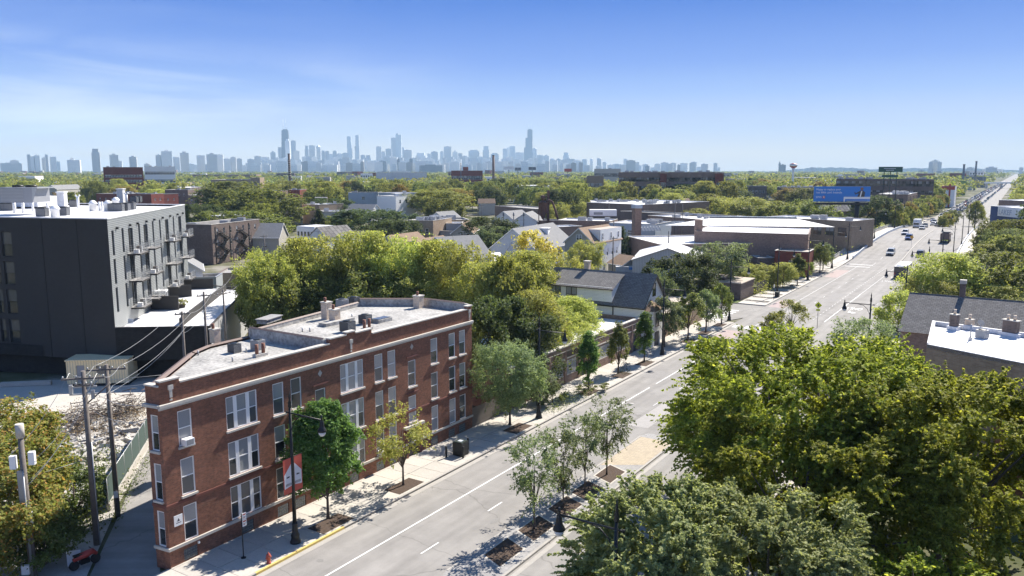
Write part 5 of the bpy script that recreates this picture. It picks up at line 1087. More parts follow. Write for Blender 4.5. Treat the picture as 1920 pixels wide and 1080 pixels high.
# low brick shopfront along the avenue
SF = thing('brick_shop', 'long low brown brick shop with painted wall signs and a white roof', 'building', W(67.2, -43.5, 0), RS); ls = 34.6; hs_ = 4.5
sops = [(1.4, 2.5, .1, 2.5), (2.6, 5.0, 1.0, 2.9), (5.6, 8.6, 1.0, 2.9), (9.4, 12.4, 1.0, 2.9), (13.0, 15.6, 1.0, 2.9), (19.5, 24.8, 1.1, 2.9), (26.4, 31.0, 1.1, 2.9), (16.6, 17.6, .1, 2.5), (32.2, 33.2, .1, 2.5)]
m = MB(); wall(m, (0, 0), (ls, 0), 0, hs_, sops, 'brick_far'); wall(m, (ls, 0), (ls, 20), 0, hs_, [], 'brick_far'); wall(m, (ls, 20), (0, 20), 0, hs_, [], 'brick_far'); wall(m, (0, 20), (0, 0), 0, hs_, [], 'brick_far'); m.build('wall', SF)
part(SF, 'roof', lambda m: m.face([(.3, .35, hs_ - .6), (ls - .1, .35, hs_ - .6), (ls - .1, 19.8, hs_ - .6), (.3, 19.8, hs_ - .6)], 'roofwhite'))
for i in range(20): part(SF, 'coping_stone', lambda m: m.box(ls * i / 20 + .004, ls * (i + 1) / 20 - .004, -.08, .42, hs_, hs_ + .12, 'stone'))
part(SF, 'string_course', lambda m: (m.box(0, ls, -.07, 0, 3.05, 3.17, 'stone'), m.box(0, ls, -.05, 0, 3.95, 4.02, 'stone')))
for c in (.3, 5.3, 9.0, 12.7, 16.1, 18.9, 25.4, 31.6, 34.3): part(SF, 'pilaster', lambda m: m.box(c - .22, c + .22, -.1, 0, 0, 4.0, 'brick_far'))
for i, (a, b, c, d) in enumerate(sops):
    if b - a < 1.2: part(SF, 'door', lambda m: m.box(a, b, .08, .11, c, d, 'ink'))
    else:
        w_ = part(SF, 'window', lambda m: (m.box(a, b, .02, .1, c, c + .08, 'stone'), m.box(a, b, .02, .1, d - .08, d, 'wooddark')))
        n_ = int((b - a) / .6)
        for j in range(n_): part(w_, 'pane', lambda m: m.box(a + (b - a) * j / n_ + .02, a + (b - a) * (j + 1) / n_ - .02, .06, .08, c + .09, d - .09, 'glassblind'))
def wtext(txt, parent, x, y, z, size, k, name='lettering', rz=0, wx=1.0, off=.006):
    cu = bpy.data.curves.new('t', 'FONT'); cu.body = txt; cu.size = size; cu.extrude = off; cu.resolution_u = 2; o = bpy.data.objects.new('t', cu); col.objects.link(o)
    bpy.context.view_layer.update(); me = bpy.data.meshes.new_from_object(o); bpy.data.objects.remove(o); me.materials.clear(); me.materials.append(M[k])
    me.transform(Matrix.Rotation(math.pi / 2, 4, 'X')); return inst(name, me, parent, (x, y, z), rz, (wx, 1, 1))
for x0, x1, z0, z1, k in ((2.6, 7.0, 3.25, 3.85, 'bluegrey'), (25.2, 32.6, 3.25, 3.85, 'red'), (13.0, 17.8, 3.25, 3.85, 'stone_red')):
    p = part(SF, 'sign_panel', lambda m: m.box(x0, x1, -.04, 0, z0, z1, 'wooddark'))
    for j in range(int((x1 - x0) / .42)):   # the painted letters are worn past reading in the photo: strokes only
        part(p, 'worn_letter', lambda m: (m.box(x0 + .2 + j * .4, x0 + .26 + j * .4, -.05, -.041, z0 + .14, z1 - .14, k), m.box(x0 + .262 + j * .4, x0 + .42 + j * .4, -.05, -.041, z0 + (.14 if j % 3 else .3), z0 + (.2 if j % 3 else .36), k)))
keep(1060, 1205, 590, 700, 78)
fence_n = thing('timber_fence', 'grey timber fence closing the gap beyond the brick apartment building', 'fence', W(60.9, -43.4, .15), RS)
bm_ = MB(); bm_.box(0, .17, -.02, .02, 0, 1.9, 'wood'); bm_ = bm_.mesh('board')
for i in range(32): inst('board', bm_, fence_n, (i * .19, 0, rng.uniform(-.02, .02)))
for z in (.4, 1.5): part(fence_n, 'rail', lambda m: m.box(0, 6.1, .022, .07, z, z + .09, 'wood'))
# low beige building behind the last street trees
bb = thing('beige_building', 'low beige walled building with flat white roof behind the street trees', 'building', W(110.6, -43.5, 0), RS); q = 17
m = MB(); wall(m, (0, 0), (q, 0), 0, 3.6, [(10, 11, .3, 2.4)], 'brick_tan'); wall(m, (q, 0), (q, 10), 0, 3.6, [], 'brick_tan'); wall(m, (q, 10), (0, 10), 0, 3.6, [], 'brick_tan'); wall(m, (0, 10), (0, 0), 0, 3.6, [], 'brick_tan'); m.build('wall', bb)
part(bb, 'roof', lambda m: m.box(-.1, q + .1, -.1, 10.1, 3.6, 3.7, 'rooftan')); part(bb, 'door', lambda m: m.box(10, 11, .05, .09, .3, 2.4, 'ink')); part(bb, 'roof_fan', lambda m: m.lathe([(.4, 3.7), (.4, 4.3), (.2, 4.6), (0, 4.6)], 'ink', 10, c=(9, 3, 0)))
# beyond the side street
dg = thing('dark_garage', 'low dark brick garage with brown lid roof beyond the side street', 'building', W(151.5, -44.2, 0), RS)
m = MB(); wall(m, (0, 0), (9, 0), 0, 3.2, [], 'brick_dark'); wall(m, (9, 0), (9, 11), 0, 3.2, [], 'brick_dark'); wall(m, (9, 11), (0, 11), 0, 3.2, [], 'brick_dark'); wall(m, (0, 11), (0, 0), 0, 3.2, [], 'brick_dark'); m.build('wall', dg); part(dg, 'roof', lambda m: m.box(-.15, 9.15, -.15, 11.15, 3.2, 3.34, 'rooftan'))
part(dg, 'upper_roof', lambda m: m.box(2.5, 8.4, 4, 10, 3.34, 3.75, 'tile'))
fn = thing('wire_fence', 'weathered timber yard fence overgrown with green beyond the dark garage', 'fence', W(161, -43.8, .1), RS)
bm2 = MB(); bm2.box(0, .55, -.02, .02, 0, 2.1, 'wooddark'); bm2 = bm2.mesh('board')
for i in range(48): inst('board', bm2, fn, (i * .58, 0, rng.uniform(-.03, .03)))
# white warehouse with gable roof and overhead door
a, b, Lw, rzw = corner((1185, 486), (1262, 528), 5.0) if False else (None,) * 4
def poly_house(): pass
pA, pB = G(1186, 485, 5.2), G(1263, 497, 5.2)
wz = math.atan2((pB - pA).y, (pB - pA).x)
WH = thing('white_warehouse', 'white gabled warehouse with a closed roller door and bright white roof', 'warehouse', Vector((pA.x, pA.y, 0)), R(-14)); lw = 15.5; dw = 22
m = MB(); wall(m, (0, 0), (lw, 0), 0, 5.0, [(6, 14.2, 0, 4.3)], 'metalwall', .15); wall(m, (lw, 0), (lw, dw), 0, 5.0, [], 'metalwall'); wall(m, (lw, dw), (0, dw), 0, 5.0, [], 'metalwall'); wall(m, (0, dw), (0, 0), 0, 5, [], 'metalwall'); m.face([(0, 0, 5.0), (lw, 0, 5.0), (lw / 2, 0, 7.7)], 'metalwall'); m.face([(lw, dw, 5.0), (0, dw, 5.0), (lw / 2, dw, 7.7)], 'metalwall'); m.build('wall', WH)
m = MB()
for sg in (-1, 1): x = lw / 2 + sg * (lw / 2 + .3); q_ = [(x, -.3, 4.95), (lw / 2, -.3, 7.8), (lw / 2, dw + .3, 7.8), (x, dw + .3, 4.95)]; m.face(q_[::-1] if sg < 0 else q_, 'roofwhite'); m.face([(a_, b_, c_ - .12) for a_, b_, c_ in q_], 'roofwhite')
m.build('roof', WH); d2 = part(WH, 'roller_door', lambda m: m.box(6, 14.2, .1, .14, 0, 4.3, 'white'))
for i in range(8): part(d2, 'door_panel', lambda m: m.box(6.03, 14.17, .08, .1, .05 + i * .53, .54 + i * .53, 'white'))
keep(1186, 1310, 460, 515, 120)
gable('tan_garage', 'small tan roofed garage left of the white warehouse', (1163, 476), (1190, 480), 5.2, 3.5, 3.4, 'siding_tan', 'shingle_br', kp=False)
o = thing('white_container', 'white and blue trailer box parked beside the white warehouse', 'container', G(1163, 500, 3.0) - Vector((0, 0, 3)), R(-6)); part(o, 'box', lambda m: m.box(-1, 9, 0, 3, .8, 3.0, 'bluegrey', 'roofwhite')); part(o, 'stripe', lambda m: m.box(2, 8.9, -.03, 0, 2.3, 2.9, 'bill'))
for x in (1, 7): part(o, 'wheel', lambda m: m.tube([(x, -.1, .5), (x, 3.1, .5)], .5, 'tyre', 10))
# industrial roofs in the middle
bld('stepped_brick_works', 'brown brick works with stepped parapet and wide white roof behind the conifer', (1175, 443), (1239, 459), 7.0, 34, 'brick_far', 'roofwhite', par=.3, ri=((12, 2, 4, 1.6),), frame='wooddark')
o = thing('brick_chimney', 'tall square brown brick chimney rising from the white factory roofs', 'chimney', G(1193, 440, 6.7) - Vector((0, 0, 6.7)), R(20)); part(o, 'shaft', lambda m: m.box(-1.0, 1.0, -1.0, 1.0, 0, 14.2, 'brick_far')); part(o, 'cap', lambda m: m.box(-1.15, 1.15, -1.15, 1.15, 14.2, 15.2, 'bluegrey'))
for px, py, lb in ((1212, 432, 'peaked skylight just right of the tall brick chimney'), (1262, 423, 'larger peaked skylight on the white factory roof right of the first')):
    o = thing('roof_skylight', lb, 'skylight', G(px, py, 6.7), R(15)); part(o, 'frame', lambda m: (m.face([(-4, -1.6, 0), (4, -1.6, 0), (4, 0, 1.5), (-4, 0, 1.5)], 'glassblind'), m.face([(4, 1.6, 0), (-4, 1.6, 0), (-4, 0, 1.5), (4, 0, 1.5)], 'glassblind'), m.face([(-4, 1.6, 0), (-4, -1.6, 0), (-4, 0, 1.5)], 'galv'), m.face([(4, -1.6, 0), (4, 1.6, 0), (4, 0, 1.5)], 'galv')))
    for i in range(9): part(o, 'glazing_bar', lambda m: m.tube([(-4 + i, -1.62, .02), (-4 + i, -.01, 1.53)], .05, 'galv', 4))
bld('white_roof_factory', 'white roofed factory with pale blue front wall behind the brick chimney', (1142, 418), (1229, 421), 8.2, 16, 'bluegrey', 'roofwhite', fr=((1, 4.6, 6.2, 3, 14),), units=4, ri=(), keepit=False)
bld('white_roof_factory', 'broad white factory roof spreading right of the brick chimney', (1215, 404), (1330, 413), 7.0, 24, 'brick_far', 'roofwhite', units=5, keepit=False)
bld('white_roof_factory', 'low white roof in front of the rooftop tank box', (1045, 413), (1145, 415), 6.4, 14, 'brick_far', 'roofwhite', units=3, keepit=False)
bld('white_roof_factory', 'pale lean-to roof right of the bent rusty pipe', (1044, 426), (1092, 424), 5.2, 8, 'brick_far', 'roofwhite', keepit=False)
bld('long_grey_shed', 'long narrow dark edged shed roof behind the white factory roofs', (1163, 396), (1400, 409), 7.0, 10, 'brick_dark', 'roofgrey', keepit=False)
o = thing('rooftop_tank', 'long white rounded box housing on the factory roof', 'housing', G(1106, 405, 7.0), R(-2)); part(o, 'casing', lambda m: m.box(0, 10.5, 0, 5, 0, 2.4, 'white')); part(o, 'louvre', lambda m: m.box(1.5, 5, -.03, 0, .5, 1.5, 'acgrey'))
bld('brick_warehouse', 'wide brown brick warehouse with many rooftop units at the tree line', (1108, 380), (1208, 384), 9.0, 30, 'brick_far', 'roofwhite', units=14, par=.3, ri=((2, 3, 5, 2),), az=95)
bld('brick_warehouse', 'right hand part of the wide brown brick warehouse with blank wall', (1209, 384), (1330, 378), 9.6, 34, 'brick_far', 'roofwhite', units=12, par=.3)
bld('bow_roof_works', 'large brown brick works with bright white low pitched roof along the avenue', (1303, 434), (1516, 440), 9.5, 22, 'brick_far', 'roofwhite', par=.15, cop='tile')
o = thing('roof_monitor', 'long ribbed glass skylight along the white roof of the brown works', 'skylight', G(1330, 412, 9.6), R(-9)); part(o, 'frame', lambda m: m.box(0, 26, 0, 2.4, 0, 1.0, 'glassblind'))
for i in range(14): part(o, 'glazing_bar', lambda m: m.box(i * 2 - .06, i * 2 + .06, -.05, 2.45, 1.0, 1.06, 'galv'))
part(o, 'hipped_roof', lambda m: (m.face([(-14, -14, -.9), (34, -14, -.9), (26, -2, .6), (0, -2, .6)], 'roofwhite'),)) 
g = G(1305, 432, 9.5); o = thing('corner_pier', 'square brick pier rising at the left corner of the brown works', 'pier', g - Vector((0, 0, 9.5)), R(-5)); part(o, 'pier', lambda m: m.box(-.2, 1.6, -.4, 1.5, 0, 12.2, 'brick_far')); 
bld('tan_two_storey', 'tan brick two storey block with dark windows in front of the blue billboard', (1432, 407), (1598, 415), 10.0, 15, 'brick_tan', 'roofwhite', fr=((7, 5.5, 8.0, 2.6),), frame='wooddark', par=.3, units=3)
bld('red_shed', 'small dark red corrugated shed beside the brown works on the avenue', (1453, 470), (1516, 473), 6.0, 8, 'brick_red2', 'rooftan', par=.2, cop='stone', fr=((1, 2.8, 3.8, 1.0),), keepit=False)
bld('low_lean_to', 'low lean-to roof left of the dark red shed', (1422, 484), (1452, 484), 4.0, 6, 'brick_dark', 'roofgrey', par=.2, keepit=False)
# rusty dust collector
DC = thing('dust_collector', 'rusty brown cyclone dust collector on legs with a bent exhaust pipe', 'dust collector', G(1018, 414, 5.5) - Vector((0, 0, 5.5)), 0)
part(DC, 'drum', lambda m: m.lathe([(.3, 6.0), (.9, 7.2), (1.75, 9.4), (1.75, 12.4), (1.9, 12.5), (.9, 13.0), (.6, 13.1)], 'rust', 14)); part(DC, 'cone', lambda m: m.lathe([(.5, 13.1), (.55, 14.0), (1.0, 14.3), (1.0, 14.9), (.4, 15.3)], 'rust', 12))
part(DC, 'pipe', lambda m: m.tube([(.9, 0, 13.4), (2.6, 0, 13.3), (3.6, 0, 12.6), (4.4, 0, 10.5), (6.0, -1, 5.4)], .42, 'rust', 10)); part(DC, 'stack', lambda m: m.box(1.6, 2.5, .5, 1.4, 5, 17, 'rust'))
for x in (-1.6, 1.6):
    for y in (-1.2, 1.2): part(DC, 'leg', lambda m: m.box(x - .12, x + .12, y - .12, y + .12, 0, 9.5, 'rust'))
part(DC, 'frame', lambda m: (m.box(-1.9, 1.9, -1.3, -1.2, 9.2, 9.4, 'rust'), m.box(-1.9, 1.9, 1.2, 1.3, 9.2, 9.4, 'rust')))

# --- right of the avenue
SR_ = [G(1710, 549, 8.6), G(1925, 566, 8.6)]
a, b = SR_; rz = math.atan2((b - a).y, (b - a).x)
GH = thing('grey_roof_building', 'building with wide grey shingle roof and a tall chimney at the right edge', 'building', Vector((a.x, a.y, 0)), rz); Lg = (b - a).length + 10; hwg = 7.5
m = MB(); m.face([(-.3, -hwg, 4.6), (Lg, -hwg, 4.6), (Lg, 0, 8.6), (-.3, 0, 8.6)], 'shingle'); m.face([(Lg, hwg, 4.6), (-.3, hwg, 4.6), (-.3, 0, 8.6), (Lg, 0, 8.6)], 'shingle'); m.build('roof', GH)
m = MB(); wall(m, (0, -hwg + .3), (Lg, -hwg + .3), 0, 4.7, [], 'brick_far'); wall(m, (Lg, hwg - .3), (0, hwg - .3), 0, 4.7, [], 'brick_far'); wall(m, (0, hwg - .3), (0, -hwg + .3), 0, 4.7, [], 'brick_far'); m.face([(0, hwg - .3, 4.7), (0, -hwg + .3, 4.7), (0, 0, 8.5)], 'brick_far'); m.build('wall', GH)
part(GH, 'ridge_cap', lambda m: m.tube([(-.3, 0, 8.62), (Lg, 0, 8.62)], .07, 'shingle', 5))
cx = (G(1804, 556, 8.6) - a).length
part(GH, 'chimney', lambda m: (m.box(cx - .33, cx + .33, -.1, .6, 7.5, 10.3, 'brick_dark'), m.box(cx - .38, cx + .38, -.15, .65, 10.3, 10.8, 'stone')))
WR = thing('white_roof_building', 'brick building with dazzling white flat roof and several chimneys at the right', 'building', (0, 0, 0), 0)
zz = 9.6; P = [G(1738, 646, zz), G(1925, 683, zz), G(1960, 625, zz), G(1748, 603, zz)]; o_ = P[0].copy(); o_.z = 0; WR.location = o_; P = [p - o_ for p in P]
ext = (P[1] - P[0]).normalized() * 8; P[1] += ext; P[2] += ext
m = MB(); wall(m, P[0], P[1], 0, zz, [(9.5, 10.6, 5.6, 7.6), (9.5, 10.6, 1.6, 3.6), (4, 5.2, 5.6, 7.6)], 'brick_tan'); 
for p, q in zip(P[1:], P[2:] + P[:1]): wall(m, p, q, 0, zz, [], 'brick_far')
m.build('wall', WR); m = MB(); m.face([(p.x, p.y, zz - .35) for p in P], 'roofwhite'); m.build('roof', WR)
a1 = math.atan2(P[1].y - P[0].y, P[1].x - P[0].x); dd = (P[1] - P[0]).normalized()
for u, z0 in ((10.05, 5.6), (10.05, 1.6), (4.6, 5.6)): p = P[0] + dd * u + Vector((-dd.y, dd.x, 0)) * .07; window(WR, p.x, p.y, z0, a1, 1.1, 2.0, glass=('glass', 'glassblind'))
m = MB()
for p, q in zip(P, P[1:] + P[:1]):
    d = q - p; m.box(0, d.length - .3, 0, .3, -.3, .12 if q is not P[1] else .06, 'roofwhite', T=Matrix.Translation(Vector((p.x, p.y, zz))) @ Matrix.Rotation(math.atan2(d.y, d.x), 4, 'Z'))
m.build('parapet', WR)
def chim2(px, py, lb, h, n=1, k='brick_dark'):
    g = G(px, py, zz - .35); o = thing('chimney', lb, 'chimney', g, a1); part(o, 'base', lambda m: m.box(-.5 * n, .5 * n, -.4, .4, 0, .35, 'roofwhite')); part(o, 'stack', lambda m: m.box(-.32 * n, .32 * n, -.3, .3, .35, h, k)); part(o, 'cap', lambda m: m.box(-.37 * n, .37 * n, -.35, .35, h, h + .08, 'stone'))
    for i in range(n): part(o, 'flue', lambda m: m.tube([(-.3 * (n - 1) + .6 * i, 0, h + .08), (-.3 * (n - 1) + .6 * i, 0, h + .55)], .14, 'chim', 8))
chim2(1788, 618, 'narrow dark chimney with single buff pot on the white flat roof', 1.5); chim2(1817, 617, 'short tan brick chimney in the middle of the white flat roof', .95, 1, 'chim'); chim2(1894, 630, 'double chimney with two pots on the white flat roof', 1.5, 2)
g = G(1841, 634, zz - .35); condenser(g, a1, .85, 'grey condenser unit on the dazzling white roof at the right edge', 'acgrey')
m = MB(); m.tube([(0, 0, 0), (0, 0, 1.5)], .06, 'galv', 7); m.box(-.12, .12, -.12, .12, 0, .3, 'galv'); m.build('vent_pipe', loc=G(1819, 638, zz - .35), label='thin tall vent pipe beside the grey condenser unit on the white roof', cat='vent pipe')
o = thing('satellite_dish', 'small grey satellite dish above the condenser unit on the white roof', 'satellite dish', G(1838, 622, zz - .35), a1); part(o, 'mast', lambda m: m.tube([(0, 0, 0), (0, 0, .7)], .04, 'galv', 6)); part(o, 'dish', lambda m: m.tube([(0, 0, .9), (0, .08, .93)], [.35, .3], 'acgrey', 12))
keep(1705, 1920, 548, 690, 88)
bld('brick_wall_building', 'purplish brick building behind the big tree at the right edge', (1868, 760), (1990, 792), 7.4, 10, 'brick', 'roofgrey', fr=((3, 4.0, 5.8, 1.0),), keepit=False)
bld('white_shed', 'long low white walled shed among the trees right of the avenue', (1818, 470), (1900, 479), 5.0, 8, 'white', 'roofwhite', par=.3, keepit=True)
bld('white_shed', 'small flat white roof between the tree tops at the right', (1780, 487), (1830, 492), 4.5, 7, 'rooftan', 'roofwhite', par=.2, keepit=False)
LK = bld('store_building', 'white store with deep blue wall band and big raised lettering LAKEF', (1858, 386), (1930, 392), 9.5, 26, 'lakeblue', 'roofwhite', par=.3, cop='white', units=3)
# white sign band with the lettering that shows
part(LK, 'sign_band', lambda m: m.box(6.2, 30, -.25, 0, 5.6, 9.4, 'white'))
wtext('LAKEF', LK, 6.8, -.27, 6.3, 3.2, 'bluegrey', 'raised_lettering', wx=1.1, off=.05)
bld('purple_grey_store', 'store with white roof fascia behind the LAKEF store', (1873, 375), (1930, 377), 11, 20, 'brick_far', 'roofwhite', cop='white', par=.2, units=2)
# distant brick block, etc.
BB = bld('long_brick_block', 'long dark brick five storey block with glazed black top floor', (1568, 336), (1752, 338), 19.5, 26, 'brick_dark', 'roofgrey', fr=((26, 15.6, 18.6, 2.6, .5), (26, 11.4, 13.4, 1.7, .5), (26, 7.6, 9.6, 1.7, .5)), cop='black', units=16, frame='brick_dark', par=.3, az=112)
AB = bld('brick_apartments', 'brown brick flats with pale roof and black framed corner windows', (1647, 364), (1703, 366), 13.0, 40, 'brick_far', 'roofwhite', fr=((3, 9, 11, 1.6), (3, 5, 7, 1.6)), ri=((6, 9.5, 12, 3), (6, 5.5, 8, 3), (6, 1.8, 4.2, 3)), frame='black', units=9, az=122.5)
RB = bld('red_storage_building', 'red and white storage building with a cross shaped red stripe', (1766, 349), (1791, 349), 14, 16, 'white', 'roofgrey', units=0, par=.2, cop='red', az=122.5)
rl = RB['_l']; part(RB, 'red_wall', lambda m: (m.box(-.05, rl * .3, -.1, -.01, 0, 13.9, 'red'), m.box(rl * .3, rl, -.1, -.01, 11.6, 13.9, 'red'), m.box(rl * .55, rl * .68, -.14, -.101, 0, 15.6, 'red')))
bld('green_wall_building', 'lime green walled building left of the dark smoke stack', (1786, 339), (1812, 339), 14, 14, 'greenwall', 'roofgrey', par=.2, units=0, keepit=False, az=110)
bld('dark_mill', 'dark brown mill building under the two smoke stacks', (1815, 331.5), (1849, 331.5), 15, 20, 'tow2', 'roofgrey', par=.2, units=2, keepit=False, az=100)
bld('pale_wall_building', 'pale plain wall below the dark mill', (1812, 338), (1824, 338), 12, 10, 'stone', 'roofgrey', par=.2, keepit=False)
bld('dark_brick_block', 'dark brick block half hidden by trees left of the blue billboard', (1400, 349), (1438, 348), 13, 14, 'brick_dark', 'roofgrey', fr=((5, 8, 10, 1.5),), keepit=True, az=100)
bld('dark_brick_block', 'low dark block with pale roof line behind the trees by the billboard', (1462, 351), (1535, 354), 12.6, 12, 'brick_dark', 'roofwhite', fr=((8, 8, 10, 1.5),), units=6, keepit=True, az=100)
o = thing('bridge_span', 'distant pale grey railway bridge crossing the far avenue', 'bridge', D(1880, 349, 1260), 0); o.location.z = 0; part(o, 'girder', lambda m: m.box(-24, 18, -2, 2, 6.5, 8.6, 'tow1')); [part(o, 'pier', lambda m, x=x: m.box(x - 1, x + 1, -1.5, 1.5, 0, 6.5, 'stone')) for x in (-22, -2, 16)]
def bigstore(): pass
bld('long_mill', 'long brown brick industrial row with towers along the tree line', (1160, 323), (1358, 323), 23.5, 40, 'brick_far', 'roofgrey', fr=((40, 17.5, 20, 3), (40, 12, 14.5, 3)), units=14, keepit=False, frame='wooddark', dist=520)
bld('mill_tower', 'tan brick tower block at the left end of the long industrial row', (1100, 330), (1132, 328), 19.5, 20, 'brick_tan', 'shingle_gr', fr=((5, 12, 16, 2),), keepit=False, units=0, dist=540)
bld('mill_tower', 'narrow reddish brick tower with pale arch in the long industrial row', (1238, 325), (1250, 325), 22.5, 6, 'brick_red2', 'roofgrey', fr=((1, 12, 17, 3),), keepit=False, dist=514)
bld('mill_tower', 'reddish brick end tower at the right of the long industrial row', (1341, 325), (1356, 325), 22.3, 6, 'brick_red2', 'roofgrey', fr=((1, 12, 17, 3),), keepit=False, dist=514)
bld('red_brown_hall', 'red brown brick hall with a roof box in front of the skyline', (846, 320), (905, 320), 24, 60, 'brick_red2', 'roofgrey', fr=((12, 14, 18, 4),), units=0, keepit=False, dist=900)
bld('roof_box', 'dark red box on top of the red brown hall', (868, 313), (878, 313), 33, 18, 'brick_red2', 'roofgrey', keepit=False, dist=915)
bld('white_long_hall', 'long white low hall beside the red brown hall', (705, 323.5), (800, 322), 18, 30, 'roofwhite', 'roofwhite', keepit=False, dist=1100)
bld('concrete_hall', 'grey concrete parking deck left of the skyline centre', (1116, 316.5), (1162, 317.5), 27, 60, 'stone', 'roofgrey', fr=((14, 8, 12, 6), (14, 17, 21, 6)), keepit=False, units=1, dist=900)
def stack(px, yt, d, r, lb, k='brick_far', bands=0):
    p = D(px, yt, d); h = p.z; o = thing('smoke_stack', lb, 'smoke stack', (p.x, p.y, 0), 0); part(o, 'shaft', lambda m: m.tube([(0, 0, 0), (0, 0, h)], [r * 1.25, r], k, 12))
    part(o, 'rim', lambda m: m.tube([(0, 0, h), (0, 0, h + r * .5)], r * 1.15, 'black', 12))
    for i in range(bands): part(o, 'band', lambda m: m.tube([(0, 0, h * (.55 + .045 * i)), (0, 0, h * (.55 + .045 * i) + .5)], r * 1.35, 'stone', 12))
stack(541.5, 289, 640, .85, 'dark banded smoke stack in front of the tallest left tower', 'brick_dark', 8); stack(925, 292, 900, 1.3, 'plain dark smoke stack below the skyline right of the red hall'); stack(864, 306, 900, .5, 'thin steel smoke stack beside the red brown hall', 'tow2')
stack(1808, 309, 1100, 1.2, 'dark leaning looking smoke stack left of the dark mill', 'tow2'); stack(1831, 303, 1120, 1.0, 'dark smoke stack with platform right of the first one', 'tow2', 2)
# water tower
p = D(1488, 306, 900); o = thing('water_tower', 'white water tower with a dark red striped tank on the horizon', 'water tower', (p.x, p.y, 0), 0); h = p.z
part(o, 'column', lambda m: m.lathe([(2.2, 0), (1.3, 3), (1.1, h - 9), (1.8, h - 5)], 'white', 12)); part(o, 'tank', lambda m: m.lathe([(1.8, h - 5), (3.6, h - 3.8), (4, h - 2), (3.4, h - .6), (1, h), (0, h)], 'red', 14)); part(o, 'stripe', lambda m: m.lathe([(3.85, h - 3.2), (4.12, h - 2.3), (4.1, h - 1.9), (3.8, h - 1.2)], 'white', 14))
# billboards
bd = D(1575, 375, 305); BL = thing('billboard', 'large blue billboard with white slogan and a suited figure on a steel pole', 'billboard', (bd.x, bd.y, 0), R(-5.5))
x0, x1 = -9.0, 10.2; zt = 25 - (347 - 318) / 1500 * 305 ; zb = 25 - (373 - 318) / 1500 * 305
part(BL, 'panel', lambda m: m.box(x0, x1, 0, .5, zb, zt, 'bill')); part(BL, 'catwalk', lambda m: m.box(x0 + .8, x1 - .8, -.8, 1.2, zb - 1.1, zb - .35, 'black')); part(BL, 'pole', lambda m: m.tube([(6.3, 1.0, 0), (6.3, 1.0, zb + 3)], .75, 'black', 14))
part(BL, 'frame', lambda m: (m.box(x0, x1, .5, .8, zb + .5, zb + .8, 'black'), m.box(x0, x1, .5, .8, zt - .8, zt - .5, 'black')))
wtext('Happy to replace your', BL, x0 + .7, -.01, zt - 1.35, 1.05, 'billwhite', 'slogan', wx=.88, off=.01); wtext('lost debit card. Instantly.', BL, x0 + .7, -.01, zt - 2.4, 1.05, 'billwhite', 'slogan', wx=.86, off=.01); wtext('BMO', BL, x0 + .7, -.01, zb + 1.25, .9, 'billwhite', 'wordmark', wx=1.0, off=.01)
part(BL, 'roundel', lambda m: m.tube([(x0 + 3.4, -.03, zb + 1.55), (x0 + 3.4, -.005, zb + 1.55)], .5, 'red', 18)); part(BL, 'roundel_mark', lambda m: (m.box(x0 + 3.15, x0 + 3.65, -.045, -.032, zb + 1.35, zb + 1.45, 'billwhite'), m.box(x0 + 3.2, x0 + 3.6, -.045, -.032, zb + 1.5, zb + 1.8, 'billwhite')))
part(BL, 'printed_desk', lambda m: (m.box(1.2, x1, -.012, -.002, zb + .9, zb + 1.7, 'billwhite'), m.box(1.2, 1.7, -.012, -.002, zb, zb + .9, 'billwhite'), m.box(2.2, x1, -.012, -.002, zb, zb + .35, 'bluegrey')))
pf = part(BL, 'printed_figure', lambda m: (m.face([(5.8, -.03, zb + 1.7), (8.2, -.03, zb + 1.7), (8.4, -.03, zb + 3.2), (7.7, -.03, zb + 3.9), (6.7, -.03, zb + 3.9), (5.2, -.03, zb + 2.9), (5.0, -.03, zb + 3.4), (4.7, -.03, zb + 3.3), (5.0, -.03, zb + 2.5), (6.2, -.03, zb + 2.9)], 'ink'), m.face([(6.6, -.035, zb + 1.75), (7.0, -.035, zb + 1.75), (7.4, -.035, zb + 3.7), (7.0, -.035, zb + 3.7)], 'billwhite')))
part(BL, 'printed_head', lambda m: m.tube([(7.25, -.05, zb + 4.5), (7.25, -.031, zb + 4.5)], .55, 'skin', 14))
keep(1525, 1625, 345, 400, 300)
g2_ = D(1671, 320, 430); B2 = thing('green_billboard', 'dark green billboard on legs above the long brick block', 'billboard', (g2_.x, g2_.y, 0), R(-4)); zz2 = 25 + (318 - 322) / 1500 * 430
part(B2, 'panel', lambda m: m.box(-5.8, 5.4, 0, .4, zz2, zz2 + 2.5, 'greensign')); part(B2, 'lower_panel', lambda m: m.box(-4.2, 3.4, 0, .4, zz2 - 2.6, zz2 - 1.4, 'greensign'))
for x in (-3, 0, 3): part(B2, 'leg', lambda m: m.box(x - .15, x + .15, .4, .7, 0, zz2 + 1, 'dgreen'))
part(B2, 'worn_lettering', lambda m: [m.box(-3.4 + i * .55, -3.4 + i * .55 + .4, -.03, -.003, zz2 + 1.5, zz2 + 1.8, 'billwhite') for i in range(10)] + [m.box(-2.4 + i * .55, -2.4 + i * .55 + .4, -.03, -.003, zz2 + .7, zz2 + 1.0, 'billwhite') for i in range(7)])
